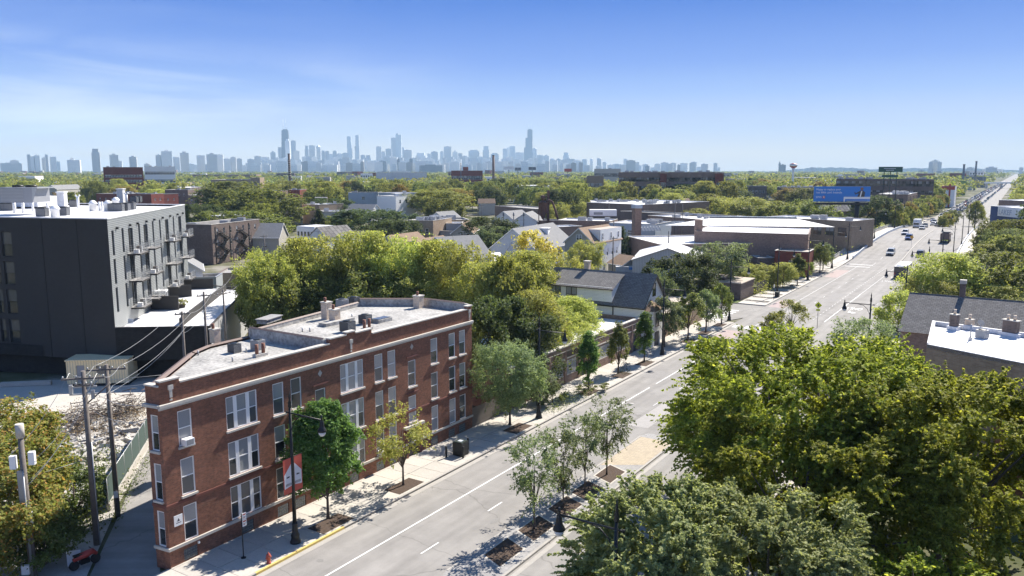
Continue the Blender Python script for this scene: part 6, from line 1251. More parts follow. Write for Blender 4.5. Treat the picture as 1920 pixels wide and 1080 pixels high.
for px, py, lb, k, wd in ((954, 315, 'wide white billboard on the horizon right of the plain smoke stack', 'billwhite', 17), (971, 317, 'small dark billboard on the horizon beside the wide white one', 'tow2', 10), (998, 316, 'dark topped billboard on the horizon below the tallest right tower', 'tow2', 12), (1065, 319, 'bright red billboard on the horizon', 'red', 12)):
    p = D(px, py + 3, 1300); o = thing('far_billboard', lb, 'billboard', (p.x, p.y, 0), 0); part(o, 'panel', lambda m: m.box(-wd / 2, wd / 2, 0, 1, p.z, p.z + 5, k)); part(o, 'post', lambda m: m.box(-.5, .5, 1, 1.6, 0, p.z + 3, 'tow2'))
# ------------------------------------------------------------------ utility poles and wires
def upole(x, y, h, lb, r=.17, arms=((.6, 2.4),), ang=.3, extra=None):
    o = thing('utility_pole', lb, 'utility pole', (x, y, -.05), ang); part(o, 'pole', lambda m: m.tube([(0, 0, 0), (0, 0, h)], [r * 1.15, r * .75], 'wood', 10))
    for dz, w_ in arms:
        part(o, 'crossarm', lambda m: m.box(-w_ / 2, w_ / 2, -.16, -.06, h - dz, h - dz + .12, 'wood'))
        for q in np.linspace(-w_ / 2 + .1, w_ / 2 - .1, 4): part(o, 'insulator', lambda m: m.lathe([(.04, h - dz + .12), (.06, h - dz + .2), (.03, h - dz + .28)], 'galv', 6, c=(q, -.11, 0)))
    if extra: extra(o, h)
    return o
def HTp(x, y, py):
    lo, hi = -5, 60
    for _ in range(40):
        m = (lo + hi) / 2
        if PXL((x, y, m))[1] > py: lo = m
        else: hi = m
    return lo
P1 = G(182, 1020); P2 = G(221, 967); P3 = (-29.6, 46.0)
h1, h2, h3 = HTp(P1.x, P1.y, 694), HTp(P2.x, P2.y, 682), HTp(P3[0], P3[1], 792)
def gear(o, h):
    for z, r_ in ((h - 1.1, .25), (h - 1.6, .3)): part(o, 'bracket', lambda m: m.box(-r_ * 3, r_ * 3, -.06, .06, z, z + .08, 'galv'))
    part(o, 'switch', lambda m: (m.box(-.9, -.7, -.1, .1, h - 1.5, h - .9, 'galv'), m.box(.4, .6, -.15, 0, h - 1.9, h - 1.3, 'acgrey'))); part(o, 'brace', lambda m: (m.tube([(.1, -.1, h - 1.5), (1.0, -.1, h - .5)], .03, 'galv', 5), m.tube([(.1, -.05, h - 2.2), (1.6, -.05, h - .9)], .05, 'wood', 5)))
    part(o, 'conduit', lambda m: m.tube([(.2, -.08, 0), (.17, -.08, h * .6)], .05, 'galv', 6))
upole(P1.x, P1.y, h1, 'front wooden utility pole with switch gear and crossarm by the alley', .19, ((.55, 2.6), (1.0, 1.1)), .25, gear)
upole(P2.x, P2.y, h2, 'second wooden utility pole with crossarm at the alley edge', .17, ((.4, 2.6),), .25, lambda o, h: part(o, 'notice', lambda m: m.box(-.12, .16, -.2, -.18, 1.5, 2.0, 'white')))
def ant(o, h):
    part(o, 'antenna', lambda m: m.tube([(0, 0, h), (0, 0, h + .85)], .24, 'stone', 12)); part(o, 'antenna_mount', lambda m: m.tube([(0, 0, h - 1.2), (0, 0, h)], .09, 'galv', 8))
    for q, z in ((-.5, h - 1.9), (.55, h - 1.7)): part(o, 'radio_box', lambda m: m.box(q - .17, q + .17, -.2, .1, z, z + .8, 'white'))
    part(o, 'cabinet', lambda m: m.box(-.25, .05, -.35, -.18, h - 4.0, h - 2.0, 'acgrey')); part(o, 'meter_box', lambda m: m.box(.0, .35, -.4, -.2, h - 5.4, h - 4.6, 'white')); part(o, 'meter_box', lambda m: m.box(-.5, -.05, -.4, -.2, h - 8.6, h - 8.0, 'white'))
    part(o, 'conduit', lambda m: m.tube([(.05, -.28, .3), (.05, -.28, h - 2)], .07, 'galv', 6))
upole(P3[0], P3[1], h3 - .9, 'wooden utility pole topped with a cylindrical antenna and white boxes at the left edge', .21, (), .2, ant)
P4, P5, P6 = (-32.5, 77.0), (-34.4, 87.6), (-36.3, 98.7)
h4, h5, h6 = HTp(*P4, 583), HTp(*P5, 546), HTp(*P6, 542)
upole(*P4, h4, 'pale wooden pole with short crossarm behind the left edge of the silver roof', .15, ((.3, 1.4),), .6); upole(*P5, h5, 'taller pale wooden pole behind the tile edged roof', .15, ((.5, 1.6),), .6); upole(*P6, h6, 'dark wooden pole in front of the white podium roof', .14, ((.6, 2.4),), 1.2)
tops = [(P3[0], P3[1], h3 - 2), (P1.x, P1.y, h1), (P2.x, P2.y, h2), (*P4, h4), (*P5, h5), (*P6, h6), (-38.5, 112, 11)]
def wire(p, q, sag, lb='thin overhead wire sagging between the poles along the alley', r=.016, grp='overhead wires along the alley'):
    p, q = Vector(p), Vector(q); m = MB(); m.tube([p.lerp(q, u) - Vector((0, 0, sag * 4 * u * (1 - u))) - p for u in np.linspace(0, 1, 9)], r, 'galv', 4); return m.build('overhead_wire', loc=p, label=lb, cat='wire', group=grp)
for (a, b) in zip(tops, tops[1:]):
    ln_ = NTH[tops.index(a)] + ' and ' + NTH[tops.index(a) + 1]
    for dx, dz in ((-.9, .2), (.9, .2), (.35, -1.2), (-.2, -1.9)): wire((a[0] + dx, a[1], a[2] + dz - .4), (b[0] + dx, b[1], b[2] + dz - .4), .5, f'overhead wire sagging between the {ln_} poles of the alley line', grp=f'overhead wires between the {ln_} alley poles')
for q in ((0, -1.0), (.3, -2.6)): wire((P1.x + q[0], P1.y, h1 + q[1]), (-22.2, 47.8, 11.2 + q[1] * .5), .7)
for q in (-1.2, -1.8): wire((P2.x, P2.y, h2 + q), (-8.5, 96, 10 + q), 1.6)
wire((P2.x, P2.y, h2 - 4.5), (-22, 50.5, 9.8), .4); wire((P1.x, P1.y, h1 - 6), (-40, 40, 6), .5); wire((P2.x, P2.y, h2 - 5), (-42, 44, 7), .5)
for px, yt, yb, lb in ((955, 423, 492, 'wooden utility pole with bracket lamp before the tall white house'), ):
    pass
def pole_px(px, py, h, lb, arms=((.5, 2.2),), r=.15): g = G(px, py, h); return upole(g.x, g.y, h, lb, r, arms, rng.uniform(-.5, .8))
pole_px(1150, 443, 11.5, 'tall wooden pole with lamp arm in front of the tall white house'); pole_px(1151, 412, 12, 'wooden pole rising beside the white factory roof left of the brick chimney', ()); pole_px(1254, 433, 10.5, 'dark steel pole in front of the white factory roof', ()); pole_px(1266, 379, 13, 'wooden pole with transformers before the brick warehouse wall'); pole_px(1280, 382, 13, 'wooden pole against the right brick warehouse wall', ()); pole_px(1142, 375, 13, 'wooden pole left of the wide brick warehouse', ())
pole_px(903, 383, 11, 'pole with transformer box left of the dark round tree clump'); pole_px(600, 365, 11, 'steel pole cluster behind the dark conifer', ()); pole_px(612, 370, 11, 'second steel pole behind the dark conifer', ()); pole_px(495, 440, 8, 'small pole with crossarm in front of the plain grey roof', ((.4, 2),)); pole_px(1316, 352, 14, 'far pole with double crossarm at the white warehouse roof', ((.5, 3), (1.3, 2.4)))
o = thing('substation_frame', 'grey steel electric frame with insulators among the grey gabled roofs', 'electric frame', G(963, 432, 4) - Vector((0, 0, 4)), 0)
for x in (-3.5, 0, 3.5): part(o, 'post', lambda m: m.box(x - .15, x + .15, -.15, .15, 0, 9, 'tow2')); part(o, 'insulator', lambda m: m.lathe([(.25, 9), (.35, 9.4), (.2, 9.8), (.3, 10.1), (0, 10.4)], 'tow2', 8, c=(x, 0, 0)))
for z in (5.5, 7.5): part(o, 'beam', lambda m: m.box(-4, 4, -.1, .1, z, z + .2, 'galv'))
# fence with green screen along the alley
fa_, fb_ = G(204, 958), G(285, 822); d = fb_ - fa_; FN = thing('screened_fence', 'chain fence with green windscreen on a low concrete wall along the alley', 'fence', fa_, math.atan2(d.y, d.x)); Lf_ = d.length
part(FN, 'low_wall', lambda m: m.box(0, Lf_, -.12, .12, -.1, .55, 'conc2'))
n_ = int(Lf_ / 2.4)
for i in range(n_ + 1): part(FN, 'post', lambda m: m.tube([(Lf_ * i / n_, 0, .5), (Lf_ * i / n_, 0, 2.5)], .035, 'galv', 6))
for i in range(n_): part(FN, 'screen_panel', lambda m: m.box(Lf_ * i / n_ + .04, Lf_ * (i + 1) / n_ - .04, -.01, .01, .6, 2.45, 'fencescreen'))
part(FN, 'rail', lambda m: m.tube([(0, 0, 2.5), (Lf_, 0, 2.5)], .03, 'galv', 6))
# rubble, brush heaps, weeds in the lot
def in_poly_pts(n, px0, px1, py0, py1):
    out = []
    while len(out) < n:
        px, py = rng.uniform(px0, px1), rng.uniform(py0, py1)
        if px < 286 - (py - 800) * .62 + 5: out.append(G(px, py))
    return out
m = MB()
for g in in_poly_pts(650, 75, 280, 792, 900):
    s = rng.uniform(.08, .42) * (1 if rng.random() < .85 else 1.8); T_ = Matrix.Translation((g.x, g.y, rng.uniform(0, .35))) @ Matrix.Rotation(rng.uniform(0, 6), 4, 'Z') @ Matrix.Rotation(rng.uniform(-.6, .6), 4, 'X')
    m.box(-s, s, -s * .7, s * .7, -s * .25, s * .3, rng.choice(['rubble', 'conc', 'conc2', 'stone']), T=T_)
m.build('rubble', kind='stuff', label='broken concrete rubble heaped over the vacant lot', cat='rubble')
m = MB()
for i in range(520):
    cx_, cy_ = rng.choice([(125, 805), (165, 790), (195, 780), (230, 772), (255, 765), (215, 790), (150, 800)]); g = G(cx_ + rng.gauss(0, 14), cy_ + rng.gauss(0, 7)); z = abs(rng.gauss(.5, .45)); a = rng.uniform(0, 6.28); l_ = rng.uniform(.4, 1.6); dz = rng.uniform(-.3, .5)
    m.tube([(g.x, g.y, z), (g.x + math.cos(a) * l_, g.y + math.sin(a) * l_, max(0, z + dz))], rng.uniform(.015, .05), rng.choice(['wooddark', 'bark', 'tile', 'wood']), 3, cap=False)
m.build('brush_heap', kind='stuff', label='heap of cut dry branches on the vacant lot', cat='brush')
def scatter_leaves(name, pts, rr, hh, per, k, size, lb, cat):
    C = np.concatenate([np.array([g.x, g.y, 0]) + np.column_stack([nrg.normal(0, rr, per), nrg.normal(0, rr, per), np.abs(nrg.normal(0, hh, per))]) for g in pts]); me = leaves_mesh(name, C, np.tile([0, 0, .8], (len(C), 1)), size, k); o = bpy.data.objects.new(name, me); col.objects.link(o); return tag(o, lb, cat, kind='stuff')
scatter_leaves('dry_leaves', in_poly_pts(60, 90, 275, 765, 830), .8, .5, 90, 'dry', .16, 'brown dead leaves on the brush heaps', 'dead leaves')
scatter_leaves('weeds', in_poly_pts(70, 60, 230, 850, 1000), .8, .5, 90, 'weed', .2, 'green weeds growing over the vacant lot', 'weeds')
scatter_leaves('weeds', [G(210 + i * 7.5, 975 - i * 12) for i in range(12)], .35, .35, 60, 'weed', .14, 'weeds along the foot of the alley fence', 'weeds')
scatter_leaves('weeds', [W(s, -39.6) for s in np.arange(69.5, 78, .5)], .7, .45, 130, 'leaf_grey', .13, 'low grey green planting along the pavement kerb', 'ground cover')
scatter_leaves('weeds', [W(s, -39.8) for s in (79, 79.6, 87.8, 88.5, 95, 110.2, 111, 111.8)], .55, .22, 140, 'weed', .12, 'low green planting in the tree pits', 'ground cover')
scatter_leaves('ivy', [W(s, -43.6 + .2) + Vector((0, 0, 0)) for s in np.arange(160, 190, 1.2)], .8, 1.3, 90, 'leaf_yel', .28, 'climbing green plants over the yard fence', 'climbing plants')
scatter_leaves('weeds', [W(s, t) for s in np.arange(240, 420, 5) for t in (-46, -50, -56)], 2.2, 1.6, 60, 'leaf_yel', .5, 'bright scrub on the slope beside the overpass', 'scrub')
scatter_leaves('fallen_leaves', [W(s, t) for s, t in ((46, -38.9), (38.5, -40), (63.5, -39.6), (45, -27), (49, -27), (53, -27), (57, -27))], .9, .015, 60, 'dry', .09, 'dead leaves lying in the tree pits', 'dead leaves')
# motorcycle in the alley
o = thing('motorcycle', 'dark red motorcycle parked at the alley edge beside a white panel', 'motorcycle', G(160, 1062), .9)
for x in (-.65, .65): part(o, 'wheel', lambda m: m.tube([(x, -.07, .3), (x, .07, .3)], .3, 'tyre', 14))
part(o, 'body', lambda m: m.tube([(-.7, 0, .65), (-.3, 0, .75), (.1, 0, .8), (.5, 0, .85), (.75, 0, .6)], [.12, .2, .24, .2, .1], 'red', 8)); part(o, 'engine', lambda m: m.box(-.3, .25, -.17, .17, .25, .6, 'black')); part(o, 'saddle', lambda m: m.box(-.65, .0, -.14, .14, .85, .95, 'black')); part(o, 'handlebar', lambda m: m.tube([(.45, -.35, 1.05), (.5, 0, 1.0), (.45, .35, 1.05)], .025, 'black', 6))
m = MB(); m.box(-.4, .4, -.02, .02, 0, 1.0, 'white'); m.build('board', loc=G(140, 1060), rz=.4, label='white board leaning beside the dark red motorcycle', cat='board')

# ------------------------------------------------------------------ vehicles
for nm_, c_ in dict(car_white=(.72, .73, .75), car_silver=(.4, .42, .44), car_grey=(.12, .13, .15), car_black=(.015, .017, .02), car_blue=(.04, .1, .3), car_red=(.35, .03, .03), car_tan=(.35, .3, .22)).items(): M[nm_] = mat(nm_, c_, .25, .1, spec=.6)
_cars = {}
def car_parts(kind, paint):
    key = (kind, paint)
    if key in _cars: return _cars[key]
    L_, Wd, Hh = {'suv': (4.8, 1.9, 1.75), 'sedan': (4.7, 1.82, 1.45), 'van': (5.4, 2.0, 2.2)}[kind]; b = MB(); hb = Hh * .56; w2 = Wd / 2
    prof = [(-L_ / 2, .35), (-L_ / 2, hb * .8), (-L_ / 2 + .15, hb), (L_ / 2 - 1.3 if kind != 'van' else L_ / 2 - .6, hb), (L_ / 2 - .2, hb * .86), (L_ / 2, hb * .62), (L_ / 2, .3)]
    for sg in (-1, 1): pts = [(x, sg * w2, z) for x, z in prof]; b.face(pts if sg > 0 else pts[::-1], paint)
    for (xa, za), (xb, zb) in zip(prof, prof[1:] + prof[:1]): b.face([(xa, -w2, za), (xa, w2, za), (xb, w2, zb), (xb, -w2, zb)], paint)
    xr, xf, tr, tf = {'suv': (-L_ / 2 + .12, L_ / 2 - 1.35, -L_ / 2 + .5, L_ / 2 - 2.1), 'sedan': (-L_ / 2 + .6, L_ / 2 - 1.3, -L_ / 2 + 1.3, L_ / 2 - 2.1), 'van': (-L_ / 2 + .05, L_ / 2 - .65, -L_ / 2 + .15, L_ / 2 - 1.5)}[kind]
    rf = MB(); wt = w2 * .8; rf.box(tr, tf, -wt, wt, Hh - .06, Hh, paint)
    for sg in (-1, 1):
        for x0, x1 in ((tr, xr), (tf, xf), ((tr + tf) / 2 + .05, (xr + xf) / 2)): rf.tube([(x0, sg * wt, Hh - .04), (x1, sg * (w2 - .05), hb)], .045, paint, 4)
    gl = MB(); a = [(xr, -w2 + .06, hb), (xf, -w2 + .06, hb), (xf, w2 - .06, hb), (xr, w2 - .06, hb)]; c = [(tr, -wt + .01, Hh - .05), (tf, -wt + .01, Hh - .05), (tf, wt - .01, Hh - .05), (tr, wt - .01, Hh - .05)]
    for i in range(4): j = (i + 1) % 4; gl.face([a[i], a[j], c[j], c[i]], 'glass')
    wh = MB(); wh.tube([(0, -.11, 0), (0, .11, 0)], .34, 'tyre', 14); rm = MB(); rm.tube([(0, -.115, 0), (0, .115, 0)], .2, 'chrome', 10)
    hl = MB(); hl.box(L_ / 2 - .06, L_ / 2 + .012, -.2, .2, 0, .16, 'lampglass'); tl = MB(); tl.box(-L_ / 2 - .012, -L_ / 2 + .06, -.15, .15, 0, .2, 'red')
    gr_ = MB(); gr_.box(L_ / 2 - .05, L_ / 2 + .015, -.5, .5, .42, .68, 'black'); bp = MB(); bp.box(-L_ / 2 - .05, -L_ / 2 + .1, -w2 + .05, w2 - .05, .3, .5, 'black'); bp.box(L_ / 2 - .1, L_ / 2 + .05, -w2 + .05, w2 - .05, .25, .4, 'black')
    mi_ = MB(); mi_.box(-.1, .1, -.1, .1, 0, .14, paint)
    _cars[key] = (L_, w2, hb, Hh, xf, [x.mesh(n) for n, x in (('body', b), ('roof', rf), ('windows', gl), ('wheel', wh), ('rim', rm), ('headlight', hl), ('tail_light', tl), ('grille', gr_), ('bumper', bp), ('mirror', mi_))]); return _cars[key]
def car(kind, paint, s, t, toward, label, group=None, full=True, name='car'):
    L_, w2, hb, Hh, xf, me = car_parts(kind, paint); o = thing(name, label, {'suv': 'suv', 'sedan': 'car', 'van': 'van'}[kind], W(s, t, zr(s) + .02), RS + (math.pi if toward else 0), group)
    sl_ = (zr(s + 2) - zr(s - 2)) / 4; o.rotation_euler = (0, -math.atan(sl_) * (-1 if toward else 1), o.rotation_euler[2])
    inst('body', me[0], o); inst('roof', me[1], o); inst('windows', me[2], o)
    if full:
        for x in (-L_ * .3, L_ * .3):
            for y in (-w2 + .1, w2 - .1): wh = inst('wheel', me[3], o, (x, y, .34)); inst('rim', me[4], wh)
        for y in (-w2 + .28, w2 - .28): inst('headlight', me[5], o, (0, y, hb * .6)); inst('tail_light', me[6], o, (0, y, hb * .6)); inst('mirror', me[9], o, (xf - .2, (w2 + .1) * (1 if y > 0 else -1), hb))
        inst('grille', me[7], o); inst('bumper', me[8], o)
    return o
car('suv', 'car_silver', 249, -30.2, True, 'silver grey large suv driving towards the camera before the overpass'); car('suv', 'car_grey', 249.5, -22.6, False, 'dark grey suv driving away beside the lamp, right of the kerb nose')
car('suv', 'car_blue', 284.5, -29.5, True, 'dark blue suv leading down the overpass'); car('suv', 'car_white', 302, -32.6, True, 'white suv in the kerb lane beside the dark blue suv')
car('sedan', 'car_white', 334, -30.4, True, 'white sedan in front of the white box truck on the overpass'); car('suv', 'car_silver', 356, -31.5, True, 'silver car right of the white box truck'); car('sedan', 'car_white', 384, -31, True, 'pale car behind the silver one on the overpass'); car('suv', 'car_grey', 376, -28.6, True, 'dark car by the median tail on the overpass'); car('sedan', 'car_blue', 398, -28.8, True, 'blue white car farther up beside the median')
car('suv', 'car_white', 415, -33, True, 'white suv beyond the crest near the street trees'); car('sedan', 'car_blue', 432, -35, True, 'dark blue car passing the far street trees'); car('suv', 'car_silver', 452, -33, True, 'silver suv beyond the far street trees', full=False)
bx = thing('box_truck', 'white box truck coming over the crest in the kerb lane', 'truck', W(349, -33.6, zr(349)), RS + math.pi); part(bx, 'cab', lambda m: m.box(2.2, 4.0, -1.1, 1.1, .5, 2.3, 'car_white')); part(bx, 'box', lambda m: m.box(-4, 2.15, -1.25, 1.25, .9, 3.4, 'car_white')); part(bx, 'windscreen', lambda m: m.box(3.9, 4.02, -.95, .95, 1.4, 2.2, 'glass')); part(bx, 'bumper', lambda m: m.box(3.95, 4.1, -1.1, 1.1, .4, .75, 'black'))
for x in (-2.6, 3):
    for y in (-1.0, 1.0): part(bx, 'wheel', lambda m: m.tube([(x, y - .15, .45), (x, y + .15, .45)], .45, 'tyre', 12))
dt = thing('dump_truck', 'brown open topped dump truck driving away up the overpass', 'truck', W(282, -18.9, zr(282)), RS); part(dt, 'tipper_body', lambda m: (m.box(-4.3, 1.8, -1.25, -1.15, 1.1, 2.9, 'tile'), m.box(-4.3, 1.8, 1.15, 1.25, 1.1, 2.9, 'tile'), m.box(-4.3, -4.2, -1.15, 1.15, 1.1, 2.9, 'tile'), m.box(1.7, 1.8, -1.15, 1.15, 1.1, 3.1, 'tile'), m.box(-4.2, 1.7, -1.15, 1.15, 1.0, 1.2, 'ink'))); part(dt, 'cab', lambda m: m.box(2.0, 4.0, -1.2, 1.2, .7, 3.0, 'car_grey')); part(dt, 'rear_window', lambda m: m.box(1.95, 2.0, -.8, .8, 2.1, 2.7, 'glass')); part(dt, 'tail_plate', lambda m: m.box(-4.36, -4.31, -1.0, .6, .75, 1.05, 'signy')); part(dt, 'chassis', lambda m: m.box(-4.2, 3.8, -.5, .5, .6, .95, 'black'))
for x in (-3.2, -1.9, 3.0):
    for y in (-1.05, 1.05): part(dt, 'wheel', lambda m: m.tube([(x, y - .18, .5), (x, y + .18, .5)], .5, 'tyre', 12))
for y in (-1.45, 1.45): part(dt, 'mirror', lambda m: m.box(3.5, 3.6, y - .1, y + .1, 2.0, 2.6, 'black'))
bu = thing('bus', 'rear of a black and silver bus driving away behind the right street lamp', 'bus', W(207, -22.2, .02), RS); part(bu, 'body', lambda m: (m.prism([(-6, -1.2), (-5.9, -1.28), (6, -1.28), (6, 1.28), (-5.9, 1.28), (-6, 1.2)], .35, 2.9, 'car_grey', 'roofwhite'))); part(bu, 'rear_panel', lambda m: m.box(-6.05, -6.0, -1.15, 1.15, 1.7, 2.75, 'glass')); part(bu, 'engine_grille', lambda m: [m.box(-6.06, -6.0, -.9, .9, .8 + i * .16, .88 + i * .16, 'acdark') for i in range(5)]); part(bu, 'roof_unit', lambda m: m.box(-5.2, -2.6, -.9, .9, 2.905, 3.15, 'white')); part(bu, 'bumper', lambda m: m.box(-6.15, -6.0, -1.25, 1.25, .35, .62, 'black'))
for y in (-1.05, 1.05): part(bu, 'tail_light', lambda m: m.box(-6.05, -6.0, y - .1, y + .1, 1.0, 1.5, 'red'))
for x in (-3.6, 3.8):
    for y in (-1.15, 1.15): part(bu, 'wheel', lambda m: m.tube([(x, y - .14, .48), (x, y + .14, .48)], .48, 'tyre', 14))
for sg in (-1, 1): part(bu, 'side_windows', lambda m: m.box(-5.2, 5.6, sg * 1.285 - .005, sg * 1.285 + .005, 1.5, 2.45, 'glass')); part(bu, 'mirror', lambda m: m.box(5.9, 6.1, sg * 1.55 - .1, sg * 1.55 + .1, 1.8, 2.4, 'black'))
car('suv', 'car_white', 128.5, -8.0 + 2, True, 'white car parked in the lot right of the avenue', name='parked_car') if False else None
pc = car('suv', 'car_white', 0, 0, False, 'white car with red tail lights parked in the lot right of the overpass foot', name='parked_car'); pc.location = G(1811, 490); pc.rotation_euler = (0, 0, RS)
g = G(1392, 480 + 22, 0); v_ = car('van', 'car_white', 0, 0, True, 'white van parked in the yard behind the green hedge', name='parked_van'); v_.location = G(1388, 515); v_.rotation_euler = (0, 0, .3)
paints = ['car_white', 'car_white', 'car_silver', 'car_grey', 'car_black', 'car_blue', 'car_silver', 'car_red', 'car_tan', 'car_white']
i = 0
for lane, t, toward in ((0, -35.5, 1), (1, -32.2, 1), (2, -28.9, 1), (3, -23.5, 0), (4, -20.2, 0), (5, -16.2, 0)):
    s = 480 + lane * 7 + (0 if toward else 60)
    while s < 1700:
        if i < 200: pc_ = rng.choice(paints); lb = f'tiny distant {pc_[4:]} vehicle, {NTH[lane]} lane from the left, ' + ('nearer' if s < 800 else 'farther') + ' part of the traffic'; car('suv' if rng.random() < .5 else 'sedan', pc_, s, t + rng.uniform(-.3, .3), toward, lb, lb, full=False)
        i += 1; s += rng.uniform(8, 19) * (1 + (s - 480) / 800) * (1.0 if toward else 1.35)

# ------------------------------------------------------------------ trees
T_ = {}
def tpx(k, px, py, h, wpx, label, name='tree', cat='tree', group=None):
    """crown top at photo point px,py for a tree h tall; wpx crown width in photo pixels"""
    g = G(px, py, h); d = math.hypot(g.x, g.y); r = wpx / 2 * math.hypot(d, 12) / 1500; FOOT.append((g.x, g.y, r)); return place_tree(k, (g.x, g.y, 0), h, r, label, group, name, cat)
# young median and pavement trees
def own_tree(k, loc, h, rad, label, leafk, ntw, npt, leaf, shape, base, seed, r, name='tree', **kw):
    me, tm = make_tree_meshes('x', h, rad, leafk, ntw, npt, leaf, shape, base, seed, r=r, **kw); o = thing(name, label, 'tree', loc, 0); inst('crown', me, o); inst('trunk', tm, o); return o
own_tree('m', W(45.1, -26.9, .14), 7.1, 1.74, 'nearest feathery young tree on the median, beside the black lamp head', 'leaf_grey', 300, 22, .15, 'vase', .3, 41, .07, 'young_tree', twig=.55, spread=.06, lob=.5, nclus=44)
own_tree('m', W(49.3, -26.9, .14), 6.0, 1.63, 'second feathery young tree on the median, partly behind the nearest', 'leaf_grey', 260, 22, .15, 'vase', .32, 42, .065, 'young_tree', twig=.55, spread=.06, lob=.5, nclus=40)
own_tree('m', W(52.8, -26.9, .14), 6.5, 1.55, 'third feathery young tree on the median with slender twin leaders', 'leaf_grey', 250, 22, .15, 'vase', .32, 43, .065, 'young_tree', twig=.6, spread=.06, lob=.6, nclus=38)
own_tree('m', W(56.9, -27.0, .14), 6.6, 1.77, 'fourth feathery young tree on the median beside the buff paving', 'leaf_grey', 280, 22, .16, 'vase', .32, 44, .07, 'young_tree', twig=.6, spread=.06, lob=.5, nclus=42)
own_tree('m', W(38.6, -40.3, .15), 8.8, 2.15, 'dense bright green maple in front of the brick apartment building', 'leaf_maple', 1150, 34, .2, 'oval', .22, 45, .11, 'maple_tree', twig=.3, lob=.35, spread=.12, nclus=120, inner=.5)
own_tree('m', W(46.2, -39.7, .15), 6.2, 2.1, 'thin yellowing young tree before the entrance of the brick building', 'leaf_yel', 210, 20, .19, 'round', .3, 46, .09, 'young_tree', twig=.45, lob=.6, nclus=34, spread=.09)
own_tree('m', W(63.5, -40.7, .15), 8.4, 3.0, 'grey green honey locust at the far end of the brick building', 'leaf_grey', 1000, 32, .17, 'round', .2, 47, .12, 'locust_tree', twig=.35, lob=.4, nclus=110)
for s, t, h, r, k, lb in ((78.5, -39.7, 6.9, 1.55, 'coneB', 'first narrow cone shaped tree by the brick shop'), (87.5, -40.2, 6.6, 1.45, 'cone', 'second narrow cone shaped tree by the brick shop'), (94.6, -39.8, 6.7, 1.5, 'coneB', 'third narrow cone shaped tree by the white gabled house'),
        (104.5, -41.0, 7.3, 2.4, 'strA', 'grey green street tree closest to the lamp at the white house'), (110.5, -39.7, 7.2, 2.2, 'strB', 'dark oval street tree left of the pair near the corner'), (117.5, -39.4, 6.8, 1.8, 'strA', 'slim street tree second from the corner lamp'), (125.1, -39.4, 6.8, 1.5, 'strB', 'slim street tree next to the corner lamp'),
        (177.6, -39.6, 7.0, 2.0, 'cone', 'dark cone shaped tree on the far pavement past the side street'), (188.5, -40.6, 4.4, 1.4, 'bushG', 'small round tree behind the lamp past the cone tree'), (201.5, -39.8, 7.2, 2.2, 'strB', 'round headed street tree before the brown brick works'), (206.5, -40.1, 7.2, 2.3, 'strA', 'round headed street tree right beside it before the works')):
    place_tree(k, W(s, t, .15), h, r, lb, name='street_tree')
for s, t, h, r, k, lb in ((70.5, -41.8, 3.2, 1.8, 'gryA', 'loose grey shrub in the shade before the brick shop'), (72.5, -41.0, 2.0, 1.3, 'bushG', 'low green shrub at the kerb before the brick shop'), (78.8, -39.6, .9, 1.3, 'bushG', 'low bush round the foot of the first cone tree')):
    place_tree(k, W(s, t, .1), h, r, lb, name='shrub', cat='shrub')
# big elms at lower right, on the near pavement
EK = dict(twig=.21, lob=.75, spread=.011, inner=.42, cs0=.05, cs1=.12)
own_tree('m', W(56.5, -10.8, .1), 13.6, 8.8, 'huge yellow green elm filling the lower right, its crown rising highest', 'leaf_elm', 7400, 36, .24, 'round', .14, 51, .34, 'elm_tree', nclus=290, **EK)
own_tree('m', W(52.5, -2.6, .1), 13.2, 7.6, 'second huge yellow green elm in front of the brick wall at the right edge', 'leaf_elm', 6200, 36, .24, 'round', .14, 52, .3, 'elm_tree', nclus=250, **EK)
own_tree('m', W(46.5, -9.2, .1), 10.6, 6.4, 'lower front elm crown spreading below the two huge ones', 'leaf_elm', 2400, 34, .22, 'round', .12, 59, .3, 'elm_tree', nclus=110, **EK)
own_tree('m', W(36.5, -8.8, .1), 9.6, 4.4, 'second greyish elm crown right of the broad one at the bottom', 'leaf_silver', 3600, 34, .19, 'round', .14, 71, .22, 'elm_tree', nclus=200, twig=.24, lob=.35, spread=.014, inner=.4, cs0=.05, cs1=.12)
own_tree('m', W(33.2, -12.4, .1), 10.4, 4.2, 'broad greyer green elm at the bottom centre right', 'leaf_silver', 5200, 34, .19, 'round', .14, 53, .22, 'elm_tree', nclus=260, twig=.24, lob=.35, spread=.014, inner=.4, cs0=.05, cs1=.12)
own_tree('m', W(39.2, -2.2, .1), 7.4, 5.0, 'lower green tree in the bottom right corner', 'leaf_elm', 1500, 32, .2, 'round', .12, 54, .15, 'elm_tree', nclus=80, **EK)
own_tree('m', W(93, -13.2, .1), 8.6, 3.0, 'greyish feathery tree round the right side lamp below the bus', 'leaf_grey', 620, 28, .2, 'vase', .25, 55, .12, 'street_tree', twig=.4, lob=.6, nclus=70)
own_tree('m', W(125.7, -28.5, .02), 5.0, 2.2, 'brownish young tree left of the yellow crossing sign', 'leaf_olive', 240, 24, .2, 'oval', .2, 56, .08, 'young_tree', twig=.4, lob=.5, nclus=34)
own_tree('m', W(118.1, -29.3, .02), 4.0, 1.8, 'second brownish young tree lower left of the crossing sign', 'leaf_olive', 200, 24, .2, 'oval', .2, 57, .08, 'young_tree', twig=.4, lob=.5, nclus=30)
own_tree('m', W(122.5, -13.2, .1), 8.0, 3.2, 'yellow green tree just below the rear of the bus', 'leaf_yel', 420, 28, .26, 'oval', .25, 58, .12, 'street_tree', twig=.35, lob=.5, nclus=50)
